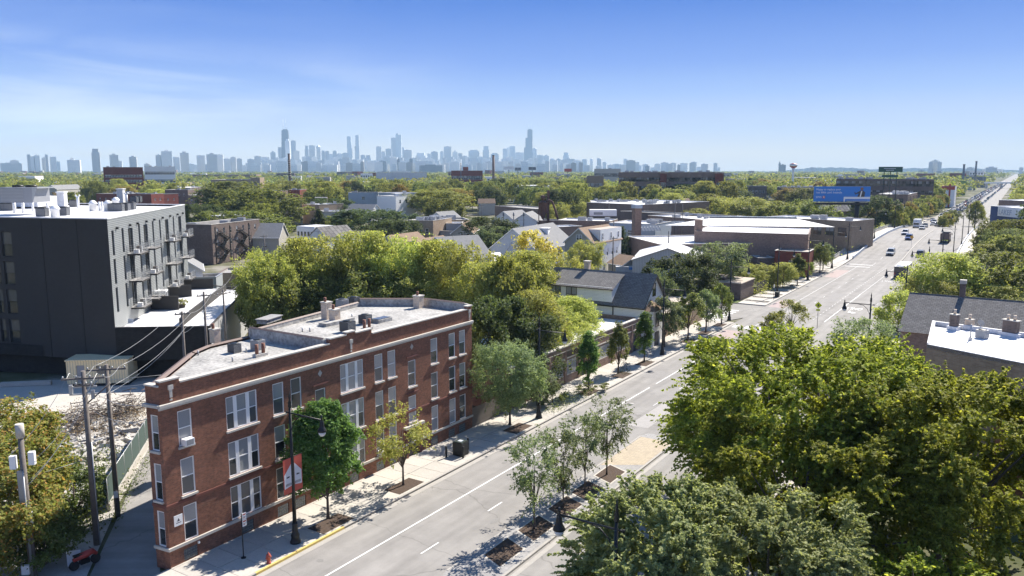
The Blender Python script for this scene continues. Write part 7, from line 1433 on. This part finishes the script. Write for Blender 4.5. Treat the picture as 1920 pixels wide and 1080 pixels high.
# trees along and behind the shingle roof at the right
for k, px, py, h, wpx, lb in (('yelA', 1778, 474, 12, 115, 'yellow green tree leaning over the lot right of the bus'), ('yelB', 1765, 522, 8.5, 85, 'yellow green tree above the left end of the grey shingle roof'), ('yelB', 1822, 506, 8.5, 115, 'yellow green tree behind the tall chimney of the shingle roof'), ('grnA', 1860, 472, 12, 110, 'mid green tree below the low white shed'), ('yelA', 1880, 535, 7.5, 100, 'yellowish tree at the right edge behind the shingle roof'), ('grnB', 1912, 512, 8.5, 100, 'green tree at the far right edge behind the shingle roof'), ('olvA', 1888, 440, 10, 60, 'small round olive tree right of the overpass'), ('grnA', 1868, 413, 12, 50, 'green tree beside the overpass right parapet'), ('gryA', 1885, 430, 11, 60, 'pale grey bare looking tree right of the overpass'), ('grnB', 1905, 412, 12, 70, 'green tree below the raised lettering of the store'), ('olvB', 1868, 458, 8, 80, 'olive hedge like tree over the lower white shed'), ('olvA', 1900, 452, 8, 80, 'olive tree at the right edge above the white shed'), ('olvB', 1832, 376, 12, 24, 'brownish tree beside the LAKEF store'), ('yelB', 1907, 495, 9, 60, 'small light green tree below the low white shed')):
    tpx(k, px, py, h, wpx, lb)
# the maple row behind the brick building
for k, px, py, h, wpx, lb in (('yelB', 508, 466, 14, 110, 'leftmost yellow green maple of the row behind the brick building'), ('olvA', 487, 500, 12, 90, 'duller maple at the left foot of the row'), ('yelA', 562, 446, 15, 120, 'second yellow green maple from the left of the row'), ('yelB', 628, 440, 15.5, 125, 'third yellow green maple of the row behind the brick building'), ('yelA', 692, 433, 16, 125, 'tallest yellow green maple in the middle of the row'), ('yelB', 757, 441, 15.5, 120, 'fifth yellow green maple of the row'), ('yelA', 815, 450, 15, 120, 'sixth yellow green maple of the row near the pale grey roof'), ('yelB', 872, 455, 15, 115, 'seventh yellow green maple of the row'), ('yelA', 912, 492, 13, 110, 'rightmost low yellow maple of the row'),
        ('grnA', 540, 505, 11, 120, 'shaded lower green tree under the maple row, left'), ('grnB', 610, 500, 11, 120, 'shaded lower green tree under the maple row, centre'), ('grnA', 700, 505, 11, 130, 'shaded lower green tree under the middle of the maple row'), ('yelB', 790, 512, 10.5, 120, 'shaded lower tree under the right part of the maple row'), ('yelA', 860, 525, 10, 110, 'lower yellow tree left of the dark wooded gap'),
        ('goldA', 1000, 432, 15, 100, 'golden leaved tall tree before the wide grey roof'), ('yelA', 985, 470, 13, 120, 'yellow green tree under the golden one'), ('olvB', 955, 480, 14, 100, 'olive tree with bare branches left of the golden tree'), ('yelB', 1035, 470, 12, 100, 'yellow tree between the golden tree and the white house'), ('yelA', 1068, 556, 8, 110, 'rounded yellow green tree beside the dormer house'), ('yelA', 1000, 545, 10.5, 120, 'yellow green tree left of the rounded one'), ('drkA', 930, 560, 11, 120, 'dark shaded tree behind the end of the brick building'), ('drkA', 985, 590, 9, 120, 'dark shaded tree behind the tall street lamp'), ('yelB', 1045, 590, 7.5, 100, 'low yellow green tree over the brick shop roof'), ('grnA', 905, 600, 9, 80, 'green tree touching the far corner of the brick building'), ('yelB', 1100, 450, 9.5, 55, 'small yellow tree in front of the tall white house'),
        ('drkA', 1285, 478, 10, 100, 'dark grey green tree in front of the white warehouse'), ('gryA', 1335, 455, 10.5, 95, 'fresh green tree right of the dark one by the white warehouse'), ('gryA', 1262, 505, 8, 60, 'grey green tree rising behind the white gabled house lamp'), ('yelB', 1395, 497, 5, 55, 'yellow green bushes behind the dark garage'), ('yelB', 1430, 495, 5, 50, 'yellow green bushes left of the red shed'), ('yelA', 1470, 492, 5.5, 45, 'yellow shrub in front of the red shed'), ('yelB', 1372, 485, 6, 50, 'light green tree behind the parked white van')):
    tpx(k, px, py, h, wpx, lb)
# middle distance
for k, px, py, h, wpx, lb in (('grnB', 425, 340, 19, 140, 'big dense green tree left of centre, left part'), ('grnA', 490, 355, 17, 120, 'big dense green tree left of centre, right part'), ('drkA', 375, 382, 12, 60, 'dark tree left of the big dense green tree'), ('grnA', 455, 395, 12, 120, 'lower green tree below the big dense one'), ('conA', 597, 392, 12, 34, 'dark pointed conifer between the tan flats and the round trees'), ('drkA', 690, 392, 12, 125, 'dark round tree in front of the blue grey flats'), ('drkA', 735, 412, 10.5, 80, 'lower dark tree right of the dark round one'), ('yelB', 625, 405, 9, 45, 'light green tree between conifer and dark round tree'), ('drkA', 625, 372, 11, 70, 'dark tree behind the low flat white roof'), ('olvA', 820, 357, 14, 110, 'broad domed tree right of the blue grey flats'), ('drkA', 925, 408, 11, 90, 'dark tree clump right of the tan castellated flats'), ('gryA', 935, 425, 9, 60, 'bare grey branched tree below the dark clump'),
        ('grnA', 960, 337, 16, 90, 'dark green tree above the long low brown building, left'), ('grnB', 1005, 335, 16, 90, 'dark green tree above the rusty dust collector'), ('grnA', 1055, 338, 16, 90, 'dark green tree right of the dust collector'), ('yelB', 1047, 383, 10, 40, 'rounded light green tree just right of the rusty pipe'), ('yelB', 1083, 377, 10, 60, 'light green tree left of the rooftop housing'), ('conA', 1166, 424, 10, 34, 'dark conifer right of the tall white house'), ('olvA', 1180, 370, 11, 40, 'grey green tree in front of the brick warehouse, left'), ('goldA', 1219, 379, 9.5, 44, 'yellow tree in front of the brick warehouse, right of the chimney'), ('yelB', 1298, 390, 7, 50, 'yellowish bush before the right brick warehouse wall'), ('rusA', 1450, 337, 15, 44, 'russet tree left of the blue billboard'), ('rusA', 1480, 352, 13, 44, 'reddish brown tree just left of the billboard edge'), ('drkA', 1635, 365, 15, 60, 'dark tree right of the billboard pole'), ('rusA', 1664, 378, 12, 52, 'golden brown tree before the brown brick flats'), ('yelB', 1390, 368, 13, 90, 'light green tree below the dark brick block'), ('yelA', 1450, 386, 9, 70, 'light yellow bushes before the tan two storey block'), ('yelB', 1520, 378, 9, 70, 'light yellow trees under the blue billboard'), ('drkA', 1545, 372, 12, 60, 'dark tree under the left part of the blue billboard'), ('grnA', 1515, 352, 14, 60, 'green tree at the left edge of the blue billboard'), ('olvA', 1330, 345, 16, 90, 'olive tree right of the long industrial row'), ('olvB', 1275, 345, 16, 80, 'olive tree below the long industrial row')):
    tpx(k, px, py, h, wpx, lb)
for j, (s, t) in enumerate(((352, -41), (368, -41), (385, -41), (402, -41.5), (420, -41), (437, -42), (455, -41), (472, -41), (490, -42), (512, -41), (535, -41.5), (560, -41))): place_tree(('olvA', 'grnA', 'rusA', 'olvB')[j % 4], W(s, t), 9 + j % 3, 3.6, NTH[j] + ' small street tree on the left beyond the overpass', 'street trees beyond the overpass', 'street_tree')
for j, (s, t) in enumerate(((372, -26), (384, -26), (396, -26.2), (420, -26))): place_tree(('olvA', 'rusA', 'olvB', 'grnA')[j], W(s, t), 6.5, 2.6, NTH[j] + ' small olive brown tree on the median beyond the overpass', 'median trees beyond the overpass', 'street_tree')
# left edge trees with rusting leaves
own_tree('m', (-37.5, 55.0, 0), 8.6, 3.6, 'rusty tipped tree of heaven behind the antenna pole', 'leaf_rust', 900, 28, .24, 'round', .2, 61, .12, 'tree', twig=.35, lob=.5, nclus=90)
own_tree('m', (-34.0, 51.0, 0), 7.8, 3.4, 'rusty tipped tree of heaven right of the antenna pole', 'leaf_rust', 900, 28, .22, 'round', .18, 62, .12, 'tree', twig=.35, lob=.5, nclus=90)
own_tree('m', (-32.6, 46.5, 0), 6.6, 3.2, 'green and rust tree at the lower left edge', 'leaf_rust', 800, 28, .22, 'round', .15, 63, .12, 'tree', twig=.35, lob=.5, nclus=80)
own_tree('m', (-29.9, 47.8, 0), 4.0, 2.0, 'low green tree between the antenna pole and the alley', 'weed', 420, 26, .18, 'round', .12, 64, .08, 'tree', twig=.35, lob=.5, nclus=44)
own_tree('m', (-31.6, 54.5, 0), 4.2, 2.1, 'loose green tree behind the second utility pole', 'weed', 380, 26, .18, 'round', .12, 65, .08, 'tree', twig=.4, lob=.6, nclus=40)
# low roofs scattered among the far trees
lowk = [('brick_far', 'roofwhite'), ('brick_tan', 'roofgrey'), ('brick_dark', 'roofgrey'), ('siding_tan', 'roofgrey'), ('brick_red2', 'roofgrey'), ('stone', 'roofwhite'), ('tow1', 'roofwhite')]
protos = []
m = MB()
for sg in (-1, 1): q = [(sg * 1.06, -1.04, .98), (sg * 1.06, 1.04, .98), (0, 1.04, 1.36), (0, -1.04, 1.36)]; m.face(q if sg > 0 else q[::-1], 'shingle_gr')
m.face([(-1, -1, 1), (1, -1, 1), (0, -1, 1.33)], 'siding'); m.face([(1, 1, 1), (-1, 1, 1), (0, 1, 1.33)], 'siding'); grm = m.mesh('roof'); brm = grm.copy(); brm.materials[0] = M['shingle_br']; drm = grm.copy(); drm.materials[0] = M['shingle']
for wk, rk in lowk:
    m = MB(); m.box(-1, 1, -1, 1, 0, 1, wk); a = m.mesh('wall'); m = MB(); m.box(-.97, .97, -.97, .97, 1.001, 1.03, rk); b = m.mesh('roof'); c = MB()
    for i in range(5):
        for z in (.3, .68): c.box(-.9 + i * .38, -.9 + i * .38 + .2, -1.012, -1.002, z, z + .16, 'glass')
    protos.append((a, b, c.mesh('windows'), {'brick_far': 'brown brick', 'brick_tan': 'tan brick', 'brick_dark': 'dark brick', 'siding_tan': 'taupe', 'brick_red2': 'red brick', 'stone': 'pale concrete', 'tow1': 'pale grey'}[wk]))
cnt = 0
for j in range(3000):
    if cnt >= 290: break
    d = 190 * (5200 / 190) ** (rng.random() ** 1.35); az = R(rng.uniform(-34, 34)); p = Vector((d * math.sin(az), d * math.cos(az), 0)); s, t = STof(p); big = rng.random() < .2 + d / 6000
    if -60 < t < 6: continue
    if d < 330 and R(-3) < az < R(25): continue
    h = rng.uniform(7, 11.5) * (1.35 if big else 1); wx, wy = (rng.uniform(15, 38), rng.uniform(10, 26)) if big else (rng.uniform(5, 9), rng.uniform(8, 12))
    if d > 1200: h *= rng.uniform(1, 1.5)
    if not clear_of(p, h, max(wx, wy)): continue
    if any((p.x - fx) ** 2 + (p.y - fy) ** 2 < (fr + wx) ** 2 for fx, fy, fr in FOOT): continue
    FOOT.append((p.x, p.y, wx)); a, b, c, nm = rng.choice(protos); dist = 'nearer' if d < 600 else ('middle' if d < 1500 else 'farthest')
    o = thing('low_building', f'low flat roofed {nm} building among the {dist} tree tops', 'building', p, R(rng.choice([-9.7, 80.3, 32.5]) * -1) , f'low {nm} buildings among the {dist} tree tops')
    if not big and rng.random() < .55:
        b, rn = rng.choice(((grm, 'grey'), (brm, 'brown'), (drm, 'dark'))); h *= .72; o['label'] = f'{nm} house with {rn} gabled roof among the {dist} tree tops'; o['group'] = f'{nm} houses with {rn} gabled roofs among the {dist} tree tops'; o['category'] = 'house'; o.name = 'house'
    for n_, me in (('wall', a), ('roof', b), ('windows', c)): inst(n_, me, o, scale=(wx / 2, wy / 2, h))
    bpy.data.objects[o.name]; me_o = col.objects[-1]; me_o['kind'] = 'stuff'
    cnt += 1

# the wooded suburb: single trees as far as they can be told apart
n_t = 0; tries = 0
groups_l = {'olvA': 'olive green tree in the wooded streets of the middle distance', 'olvB': 'olive green tree in the wooded streets of the middle distance', 'grnA': 'mid green tree in the wooded streets of the middle distance', 'grnB': 'mid green tree in the wooded streets of the middle distance', 'yelA': 'yellow green tree in the wooded streets of the middle distance', 'drkA': 'dark green tree in the wooded streets of the middle distance', 'rusA': 'russet tree in the wooded streets of the middle distance'}
for j in range(4000):
    if n_t >= 215: break
    d = 150 + 560 * rng.random() ** .85; az = R(rng.uniform(-35, 35)); p = Vector((d * math.sin(az), d * math.cos(az), 0)); s, t = STof(p); h = rng.uniform(12, 18.5); rad = rng.uniform(5.2, 8.8)
    if -46 < t < (-8 if s < 200 else 2) and s > 0: continue
    if d < 330 and (az > R(-12) and az < R(25)) and s < 330: continue
    if any((p.x - fx) ** 2 + (p.y - fy) ** 2 < (fr + rad * .6) ** 2 for fx, fy, fr in FOOT): continue
    if not clear_of(p, h, rad): continue
    k = rng.choice(['olvA', 'olvB', 'grnA', 'grnB', 'olvA', 'grnA', 'yelA', 'drkA', 'olvB', 'grnA', 'olvA', 'rusA']); FOOT.append((p.x, p.y, rad))
    x_ = PXL((p.x, p.y, h))[0]; lm = next(n for q, n in ((350, 'above the roof of the charcoal block'), (560, 'behind the big dense green tree'), (760, 'behind the dark round tree'), (960, 'right of the blue grey flats'), (1160, 'behind the rusty dust collector'), (1400, 'below the long industrial row'), (1640, 'around the blue billboard'), (9999, 'right of the far avenue')) if x_ < q)
    lb = groups_l[k].split(' in the')[0] + ' in the ' + ('first' if d < 330 else 'second' if d < 520 else 'third') + ' line of trees ' + lm; place_tree(k, p, h, rad, lb, lb); n_t += 1
# farther: the tree tops run together
def far_mass(name, d0, d1, n, k, leaf, per, lb):
    Cs = []
    for j in range(n):
        d = d0 * (d1 / d0) ** rng.random(); az = R(rng.uniform(-34, 34.5)); p = (d * math.sin(az), d * math.cos(az)); s, t = STof(Vector((*p, 0)))
        if -44 < t < -8 and s < 5000: continue
        if d < 1000 and not clear_of(Vector((*p, 0)), 12, 6): continue
        if any(abs(p[0] - fx) < fr and abs(p[1] - fy) < fr for fx, fy, fr in FOOT[:260]): continue
        r = rng.uniform(4.5, 8) * (1 if d < 2500 else 1.8); h = rng.uniform(11, 18); dd_ = nrg.normal(0, 1, (per, 3)); dd_ /= np.linalg.norm(dd_, axis=1)[:, None]; dd_[:, 2] = np.abs(dd_[:, 2]) * 1.1 - .25
        rr = r * nrg.uniform(.72, 1.05, (per, 1)); Cs.append(np.array([p[0], p[1], h * .45]) + dd_ * rr * np.array([1, 1, h * .55 / r]))
    C = np.concatenate(Cs); me = leaves_mesh(name, C, np.tile([0, 0, .8], (len(C), 1)), leaf, k, asp=.85); o = bpy.data.objects.new(name, me); col.objects.link(o); return tag(o, lb, 'trees', kind='stuff')
far_mass('far_trees', 620, 1300, 1150, 'leaf_olive', 2.0, 70, 'olive tree tops running together beyond the nearer streets'); far_mass('far_trees', 620, 1300, 800, 'leaf_green', 2.0, 70, 'green tree tops running together beyond the nearer streets')
far_mass('far_woods', 1300, 7000, 3800, 'leaf_green', 4.6, 34, 'hazy belt of tree tops reaching to the skyline'); far_mass('far_woods', 1300, 5000, 1500, 'leaf_olive', 4.2, 34, 'hazy olive belt of tree tops reaching to the skyline')
# ------------------------------------------------------------------ skyline
ORD = NTH; ORD_ = ['first', 'second', 'third', 'fourth', 'fifth', 'sixth', 'seventh', 'eighth', 'ninth', 'tenth', 'eleventh', 'twelfth']
MARK = [(178, 'tall rounded slab alone at the far left'), (311, 'broad stepped slab at the left'), (397, 'wide pale slab left of centre'), (537, 'tapered black tower with twin antennas'), (597, 'pointed slender tower'), (671, 'slender twin tower on the right'), (749, 'bright double slab tower'), (839, 'dark edged box tower'), (911, 'glass tower with pointed crown'), (992, 'tallest stepped tower with antennas'), (1062, 'chamfered glass tower'), (1124, 'round topped lone tower'), (1247, 'square box towers at the right'), (1466, 'spired twin block'), (1754, 'triple slab at the far right')]
towers = []
def tower(x0, x1, yt, k='tow0', d=7200, top=None, steps=(), dep=None, special=None):
    towers.append(((x0 + x1) / 2, x0, x1, yt, k, d, top, steps, special))
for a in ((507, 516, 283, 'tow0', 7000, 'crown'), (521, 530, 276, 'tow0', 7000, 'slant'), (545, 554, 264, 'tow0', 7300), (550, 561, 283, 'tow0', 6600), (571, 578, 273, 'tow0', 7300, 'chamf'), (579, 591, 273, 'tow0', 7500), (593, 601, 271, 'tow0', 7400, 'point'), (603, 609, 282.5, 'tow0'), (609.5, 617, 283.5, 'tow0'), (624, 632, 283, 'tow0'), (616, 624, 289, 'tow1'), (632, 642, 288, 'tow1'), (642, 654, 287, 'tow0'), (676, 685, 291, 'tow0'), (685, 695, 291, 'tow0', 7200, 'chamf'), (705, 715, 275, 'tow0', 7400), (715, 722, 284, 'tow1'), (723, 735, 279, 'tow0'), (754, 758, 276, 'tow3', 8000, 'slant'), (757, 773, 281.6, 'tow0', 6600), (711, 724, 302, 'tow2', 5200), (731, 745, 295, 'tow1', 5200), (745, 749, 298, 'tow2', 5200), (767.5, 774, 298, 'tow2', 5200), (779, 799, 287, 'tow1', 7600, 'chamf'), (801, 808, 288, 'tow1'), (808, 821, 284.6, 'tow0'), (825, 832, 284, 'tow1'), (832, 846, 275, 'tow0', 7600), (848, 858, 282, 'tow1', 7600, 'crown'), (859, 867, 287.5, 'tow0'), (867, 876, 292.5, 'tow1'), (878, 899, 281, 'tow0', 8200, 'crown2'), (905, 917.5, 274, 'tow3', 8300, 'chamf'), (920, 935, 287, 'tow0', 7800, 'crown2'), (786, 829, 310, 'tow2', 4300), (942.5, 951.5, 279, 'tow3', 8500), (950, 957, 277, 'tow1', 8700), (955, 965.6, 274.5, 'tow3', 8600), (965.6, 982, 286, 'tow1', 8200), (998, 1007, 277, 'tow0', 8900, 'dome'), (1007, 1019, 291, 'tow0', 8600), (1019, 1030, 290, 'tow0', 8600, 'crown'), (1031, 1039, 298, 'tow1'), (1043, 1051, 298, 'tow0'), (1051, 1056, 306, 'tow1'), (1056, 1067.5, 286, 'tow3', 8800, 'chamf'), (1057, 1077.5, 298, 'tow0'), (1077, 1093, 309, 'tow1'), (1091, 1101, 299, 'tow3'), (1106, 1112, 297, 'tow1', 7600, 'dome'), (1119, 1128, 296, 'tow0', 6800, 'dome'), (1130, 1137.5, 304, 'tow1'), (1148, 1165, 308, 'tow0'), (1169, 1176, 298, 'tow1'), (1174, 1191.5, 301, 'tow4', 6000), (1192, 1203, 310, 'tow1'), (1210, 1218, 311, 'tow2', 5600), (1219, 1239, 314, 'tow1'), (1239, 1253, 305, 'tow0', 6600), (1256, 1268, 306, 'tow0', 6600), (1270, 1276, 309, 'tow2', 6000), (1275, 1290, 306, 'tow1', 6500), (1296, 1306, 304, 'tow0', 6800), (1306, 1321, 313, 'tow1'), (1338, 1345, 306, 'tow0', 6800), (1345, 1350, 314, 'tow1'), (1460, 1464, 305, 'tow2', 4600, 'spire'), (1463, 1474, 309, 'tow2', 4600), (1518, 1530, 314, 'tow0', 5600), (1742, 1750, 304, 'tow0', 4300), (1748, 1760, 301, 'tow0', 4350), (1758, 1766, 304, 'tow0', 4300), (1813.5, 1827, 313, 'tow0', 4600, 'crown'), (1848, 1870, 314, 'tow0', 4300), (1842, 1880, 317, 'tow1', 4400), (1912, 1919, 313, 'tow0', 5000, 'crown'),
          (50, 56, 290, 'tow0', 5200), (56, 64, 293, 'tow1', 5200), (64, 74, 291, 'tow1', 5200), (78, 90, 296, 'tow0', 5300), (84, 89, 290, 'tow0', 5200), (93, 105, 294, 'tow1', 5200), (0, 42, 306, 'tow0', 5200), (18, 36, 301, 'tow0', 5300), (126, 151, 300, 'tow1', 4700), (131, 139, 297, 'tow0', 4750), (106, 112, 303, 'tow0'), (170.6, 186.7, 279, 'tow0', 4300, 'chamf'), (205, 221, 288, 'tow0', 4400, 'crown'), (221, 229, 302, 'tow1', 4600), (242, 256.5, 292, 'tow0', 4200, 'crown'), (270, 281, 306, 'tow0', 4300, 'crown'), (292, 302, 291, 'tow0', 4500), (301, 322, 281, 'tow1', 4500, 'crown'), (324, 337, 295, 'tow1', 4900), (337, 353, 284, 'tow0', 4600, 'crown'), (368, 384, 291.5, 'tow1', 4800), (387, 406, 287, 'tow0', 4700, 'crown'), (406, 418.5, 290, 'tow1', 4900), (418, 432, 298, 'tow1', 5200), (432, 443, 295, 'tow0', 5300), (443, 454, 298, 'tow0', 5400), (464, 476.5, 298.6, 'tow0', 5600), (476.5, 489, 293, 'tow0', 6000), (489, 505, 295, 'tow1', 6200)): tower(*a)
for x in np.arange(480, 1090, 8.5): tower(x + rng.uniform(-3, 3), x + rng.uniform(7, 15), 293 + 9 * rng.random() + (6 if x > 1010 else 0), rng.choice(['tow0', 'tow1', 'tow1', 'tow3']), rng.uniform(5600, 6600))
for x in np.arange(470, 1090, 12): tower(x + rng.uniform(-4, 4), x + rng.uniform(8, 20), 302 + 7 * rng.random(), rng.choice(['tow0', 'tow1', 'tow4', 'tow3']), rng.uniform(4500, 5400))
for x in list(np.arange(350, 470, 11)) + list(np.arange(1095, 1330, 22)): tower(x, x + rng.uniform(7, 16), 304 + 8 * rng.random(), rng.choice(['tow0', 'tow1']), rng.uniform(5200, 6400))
counts = {}
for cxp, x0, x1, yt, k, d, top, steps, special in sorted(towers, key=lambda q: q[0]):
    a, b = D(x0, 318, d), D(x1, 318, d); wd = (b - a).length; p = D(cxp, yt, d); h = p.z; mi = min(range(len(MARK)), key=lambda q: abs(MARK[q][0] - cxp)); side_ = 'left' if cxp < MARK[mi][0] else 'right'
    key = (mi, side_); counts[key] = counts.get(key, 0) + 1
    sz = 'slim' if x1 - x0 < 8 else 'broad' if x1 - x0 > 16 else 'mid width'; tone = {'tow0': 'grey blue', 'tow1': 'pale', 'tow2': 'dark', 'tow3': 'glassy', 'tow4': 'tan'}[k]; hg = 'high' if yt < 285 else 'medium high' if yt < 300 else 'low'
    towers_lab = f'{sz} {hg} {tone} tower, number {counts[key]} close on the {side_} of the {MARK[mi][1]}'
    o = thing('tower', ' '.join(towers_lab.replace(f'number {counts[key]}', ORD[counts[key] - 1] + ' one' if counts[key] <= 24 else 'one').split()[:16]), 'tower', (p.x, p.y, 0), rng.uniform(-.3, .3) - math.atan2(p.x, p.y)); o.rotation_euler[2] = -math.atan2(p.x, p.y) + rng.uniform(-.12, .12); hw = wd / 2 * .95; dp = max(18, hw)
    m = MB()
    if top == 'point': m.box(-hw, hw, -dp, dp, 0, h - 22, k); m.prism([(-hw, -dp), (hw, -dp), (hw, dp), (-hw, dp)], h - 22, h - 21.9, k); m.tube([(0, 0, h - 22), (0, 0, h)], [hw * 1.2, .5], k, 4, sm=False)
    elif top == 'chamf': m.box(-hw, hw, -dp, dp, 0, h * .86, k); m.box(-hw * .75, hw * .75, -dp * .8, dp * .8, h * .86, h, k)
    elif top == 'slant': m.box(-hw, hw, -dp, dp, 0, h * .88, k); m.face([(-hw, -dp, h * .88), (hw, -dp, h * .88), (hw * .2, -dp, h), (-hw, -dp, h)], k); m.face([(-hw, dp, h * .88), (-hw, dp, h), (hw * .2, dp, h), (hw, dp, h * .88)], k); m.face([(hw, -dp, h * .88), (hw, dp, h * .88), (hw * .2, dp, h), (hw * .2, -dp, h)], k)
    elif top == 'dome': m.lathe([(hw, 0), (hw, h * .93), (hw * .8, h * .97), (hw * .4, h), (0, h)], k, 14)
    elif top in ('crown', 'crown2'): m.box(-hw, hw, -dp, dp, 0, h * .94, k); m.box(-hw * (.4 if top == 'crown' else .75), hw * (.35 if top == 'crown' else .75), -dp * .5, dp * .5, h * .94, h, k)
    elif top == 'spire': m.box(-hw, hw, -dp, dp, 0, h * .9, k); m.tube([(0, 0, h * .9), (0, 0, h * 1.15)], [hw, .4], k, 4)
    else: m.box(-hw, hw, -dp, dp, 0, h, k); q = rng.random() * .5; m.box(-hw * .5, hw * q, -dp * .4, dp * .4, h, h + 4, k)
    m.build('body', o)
def at(px, d): p = D(px, 318, d); return Vector((p.x, p.y, 0))
def zt(py, d): return D(960, py, d).z
# the landmark towers
d = 6800; o = thing('tower', 'tapered black tower with two white antennas, tallest of the left skyline', 'tower', at(537.5, d), .05); s_ = d / 1500; h = zt(245.5, d)
m = MB(); b0, t0 = 8.2 * s_, 5.6 * s_
for i in range(4):
    c4 = [(-1, -1), (1, -1), (1, 1), (-1, 1)]; p, q = c4[i], c4[(i + 1) % 4]; m.face([(p[0] * b0, p[1] * b0 * .6, 0), (q[0] * b0, q[1] * b0 * .6, 0), (q[0] * t0, q[1] * t0 * .6, h - 8), (p[0] * t0, p[1] * t0 * .6, h - 8)], 'tow2')
m.box(-t0, t0, -t0 * .6, t0 * .6, h - 8, h - 7, 'tow2'); m.box(-t0 * .7, t0 * .7, -10, 10, h - 7, h, 'tow2'); m.build('body', o)
for x in (-2.9, 1.9): part(o, 'antenna', lambda m: m.tube([(x * s_, 0, h), (x * s_, 0, zt(238, d)), (x * s_, 0, zt(226, d))], [2.2, 1.6, .8], 'white', 6))
d = 6500; o = thing('tower', 'pale slab with crenellated top standing against the tapered black tower', 'tower', at(542, d), 0); s_ = d / 1500; part(o, 'body', lambda m: (m.box(-4.5 * s_, 3.5 * s_, -15, 15, 0, zt(266, d), 'tow1'), m.box(-3.2 * s_, 1.5 * s_, -10, 10, zt(266, d), zt(262.5, d), 'tow1')))
d = 8000; s_ = d / 1500; o = thing('tower', 'wavy stepped glass tower, left of the slender pair', 'tower', at(657, d), 0)
part(o, 'body', lambda m: (m.box(-4 * s_, 2.8 * s_, -20, 20, 0, zt(257, d), 'tow3'), m.box(-2.6 * s_, 3.8 * s_, -19, 19, 0, zt(268, d), 'tow3'), m.box(-3.8 * s_, 5.2 * s_, -18, 18, 0, zt(279, d), 'tow0')))
d = 7800; s_ = d / 1500; o = thing('tower', 'slender glass tower with dark waist, right of the slender pair', 'tower', at(671.5, d), 0); part(o, 'body', lambda m: (m.box(-3 * s_, 3.2 * s_, -15, 15, zt(265.3, d), zt(255, d), 'tow3'), m.box(-3 * s_, 3.2 * s_, -15, 15, 0, zt(263.9, d) - 6, 'tow3'), m.box(-4.6 * s_, 3.6 * s_, -14, 14, 0, zt(274.5, d), 'tow0'))); part(o, 'dark_waist', lambda m: m.box(-2.9 * s_, 3.1 * s_, -14, 14, zt(263.9, d) - 6, zt(265.3, d), 'tow2'))
d = 8200; s_ = d / 1500; o = thing('tower', 'bright double slab tower in the centre left of the skyline', 'tower', at(745, d), 0); part(o, 'body', lambda m: (m.box(-9.6 * s_, -1 * s_, -30, 30, 0, zt(259, d), 'tow0'), m.box(-1 * s_, 8.8 * s_, -32, 32, 0, zt(253.5, d), 'tow3'), m.box(-.6 * s_, 3.6 * s_, -20, 20, zt(253.5, d), zt(251, d), 'tow0')))
d = 9200; s_ = d / 1500; o = thing('tower', 'tallest dark stepped tower with two antennas right of centre', 'tower', at(991, d), 0)
part(o, 'body', lambda m: (m.box(-8.5 * s_, 7 * s_, -34, 34, 0, zt(276.5, d), 'tow2'), m.box(-5.9 * s_, 7 * s_, -30, 30, zt(276.5, d), zt(258.5, d), 'tow2'), m.box(-2.4 * s_, 7 * s_, -26, 26, zt(258.5, d), zt(243.5, d), 'tow2'), m.box(-.2 * s_, 5.2 * s_, -20, 20, zt(243.5, d), zt(242.3, d), 'tow2')))
for x in (.4, 4.6): part(o, 'antenna', lambda m: m.tube([(x * s_, 0, zt(242.3, d)), (x * s_, 0, zt(232, d))], [2.2, .8], 'white', 6))
# low hills of haze-blue ground on the horizon at the right
for px, wpx, yt, lb in ((1230 + 330, 160, 314, 'faint blue rise on the horizon left of the green billboard'), (1755, 260, 315, 'faint blue rise on the horizon behind the triple slab')):
    d = 9500; p = D(px, yt, d); w2 = wpx / 2 * d / 1500; m = MB(); n = 24; pr2 = [(-w2 + 2 * w2 * i / n, 4 + (p.z - 4) * (math.sin(math.pi * i / n) ** .6) * (1 + .12 * math.sin(i * 2.3))) for i in range(n + 1)]
    for (xa, za), (xb, zb) in zip(pr2, pr2[1:]): m.face([(xa, 0, -.1), (xb, 0, -.1), (xb, 0, zb), (xa, 0, za)], 'ground'); m.face([(xa, 0, za), (xb, 0, zb), (xb, 600, -.1), (xa, 600, -.1)], 'ground')
    m.build('hills', loc=(p.x, p.y, 0), rz=-math.atan2(p.x, p.y), kind='structure')

# ------------------------------------------------------------------ haze
hz = MB(); hz.box(-11500, 11500, -300, 12500, -1.3, 640, 'ground'); ho = hz.build('haze', kind='stuff'); hm = bpy.data.materials.new('haze_air'); hm.use_nodes = True; t = hm.node_tree; t.nodes.clear()
o_ = t.nodes.new('ShaderNodeOutputMaterial'); pv = t.nodes.new('ShaderNodeVolumePrincipled'); pv.inputs['Color'].default_value = (.46, .68, .92, 1); pv.inputs['Density'].default_value = .82e-4; pv.inputs['Anisotropy'].default_value = 0
t.links.new(pv.outputs[0], o_.inputs['Volume']); ho.data.materials.clear(); ho.data.materials.append(hm); ho['label'] = 'pale blue summer haze over the city'; ho['category'] = 'haze'
w.cycles.sampling_method = 'AUTOMATIC'
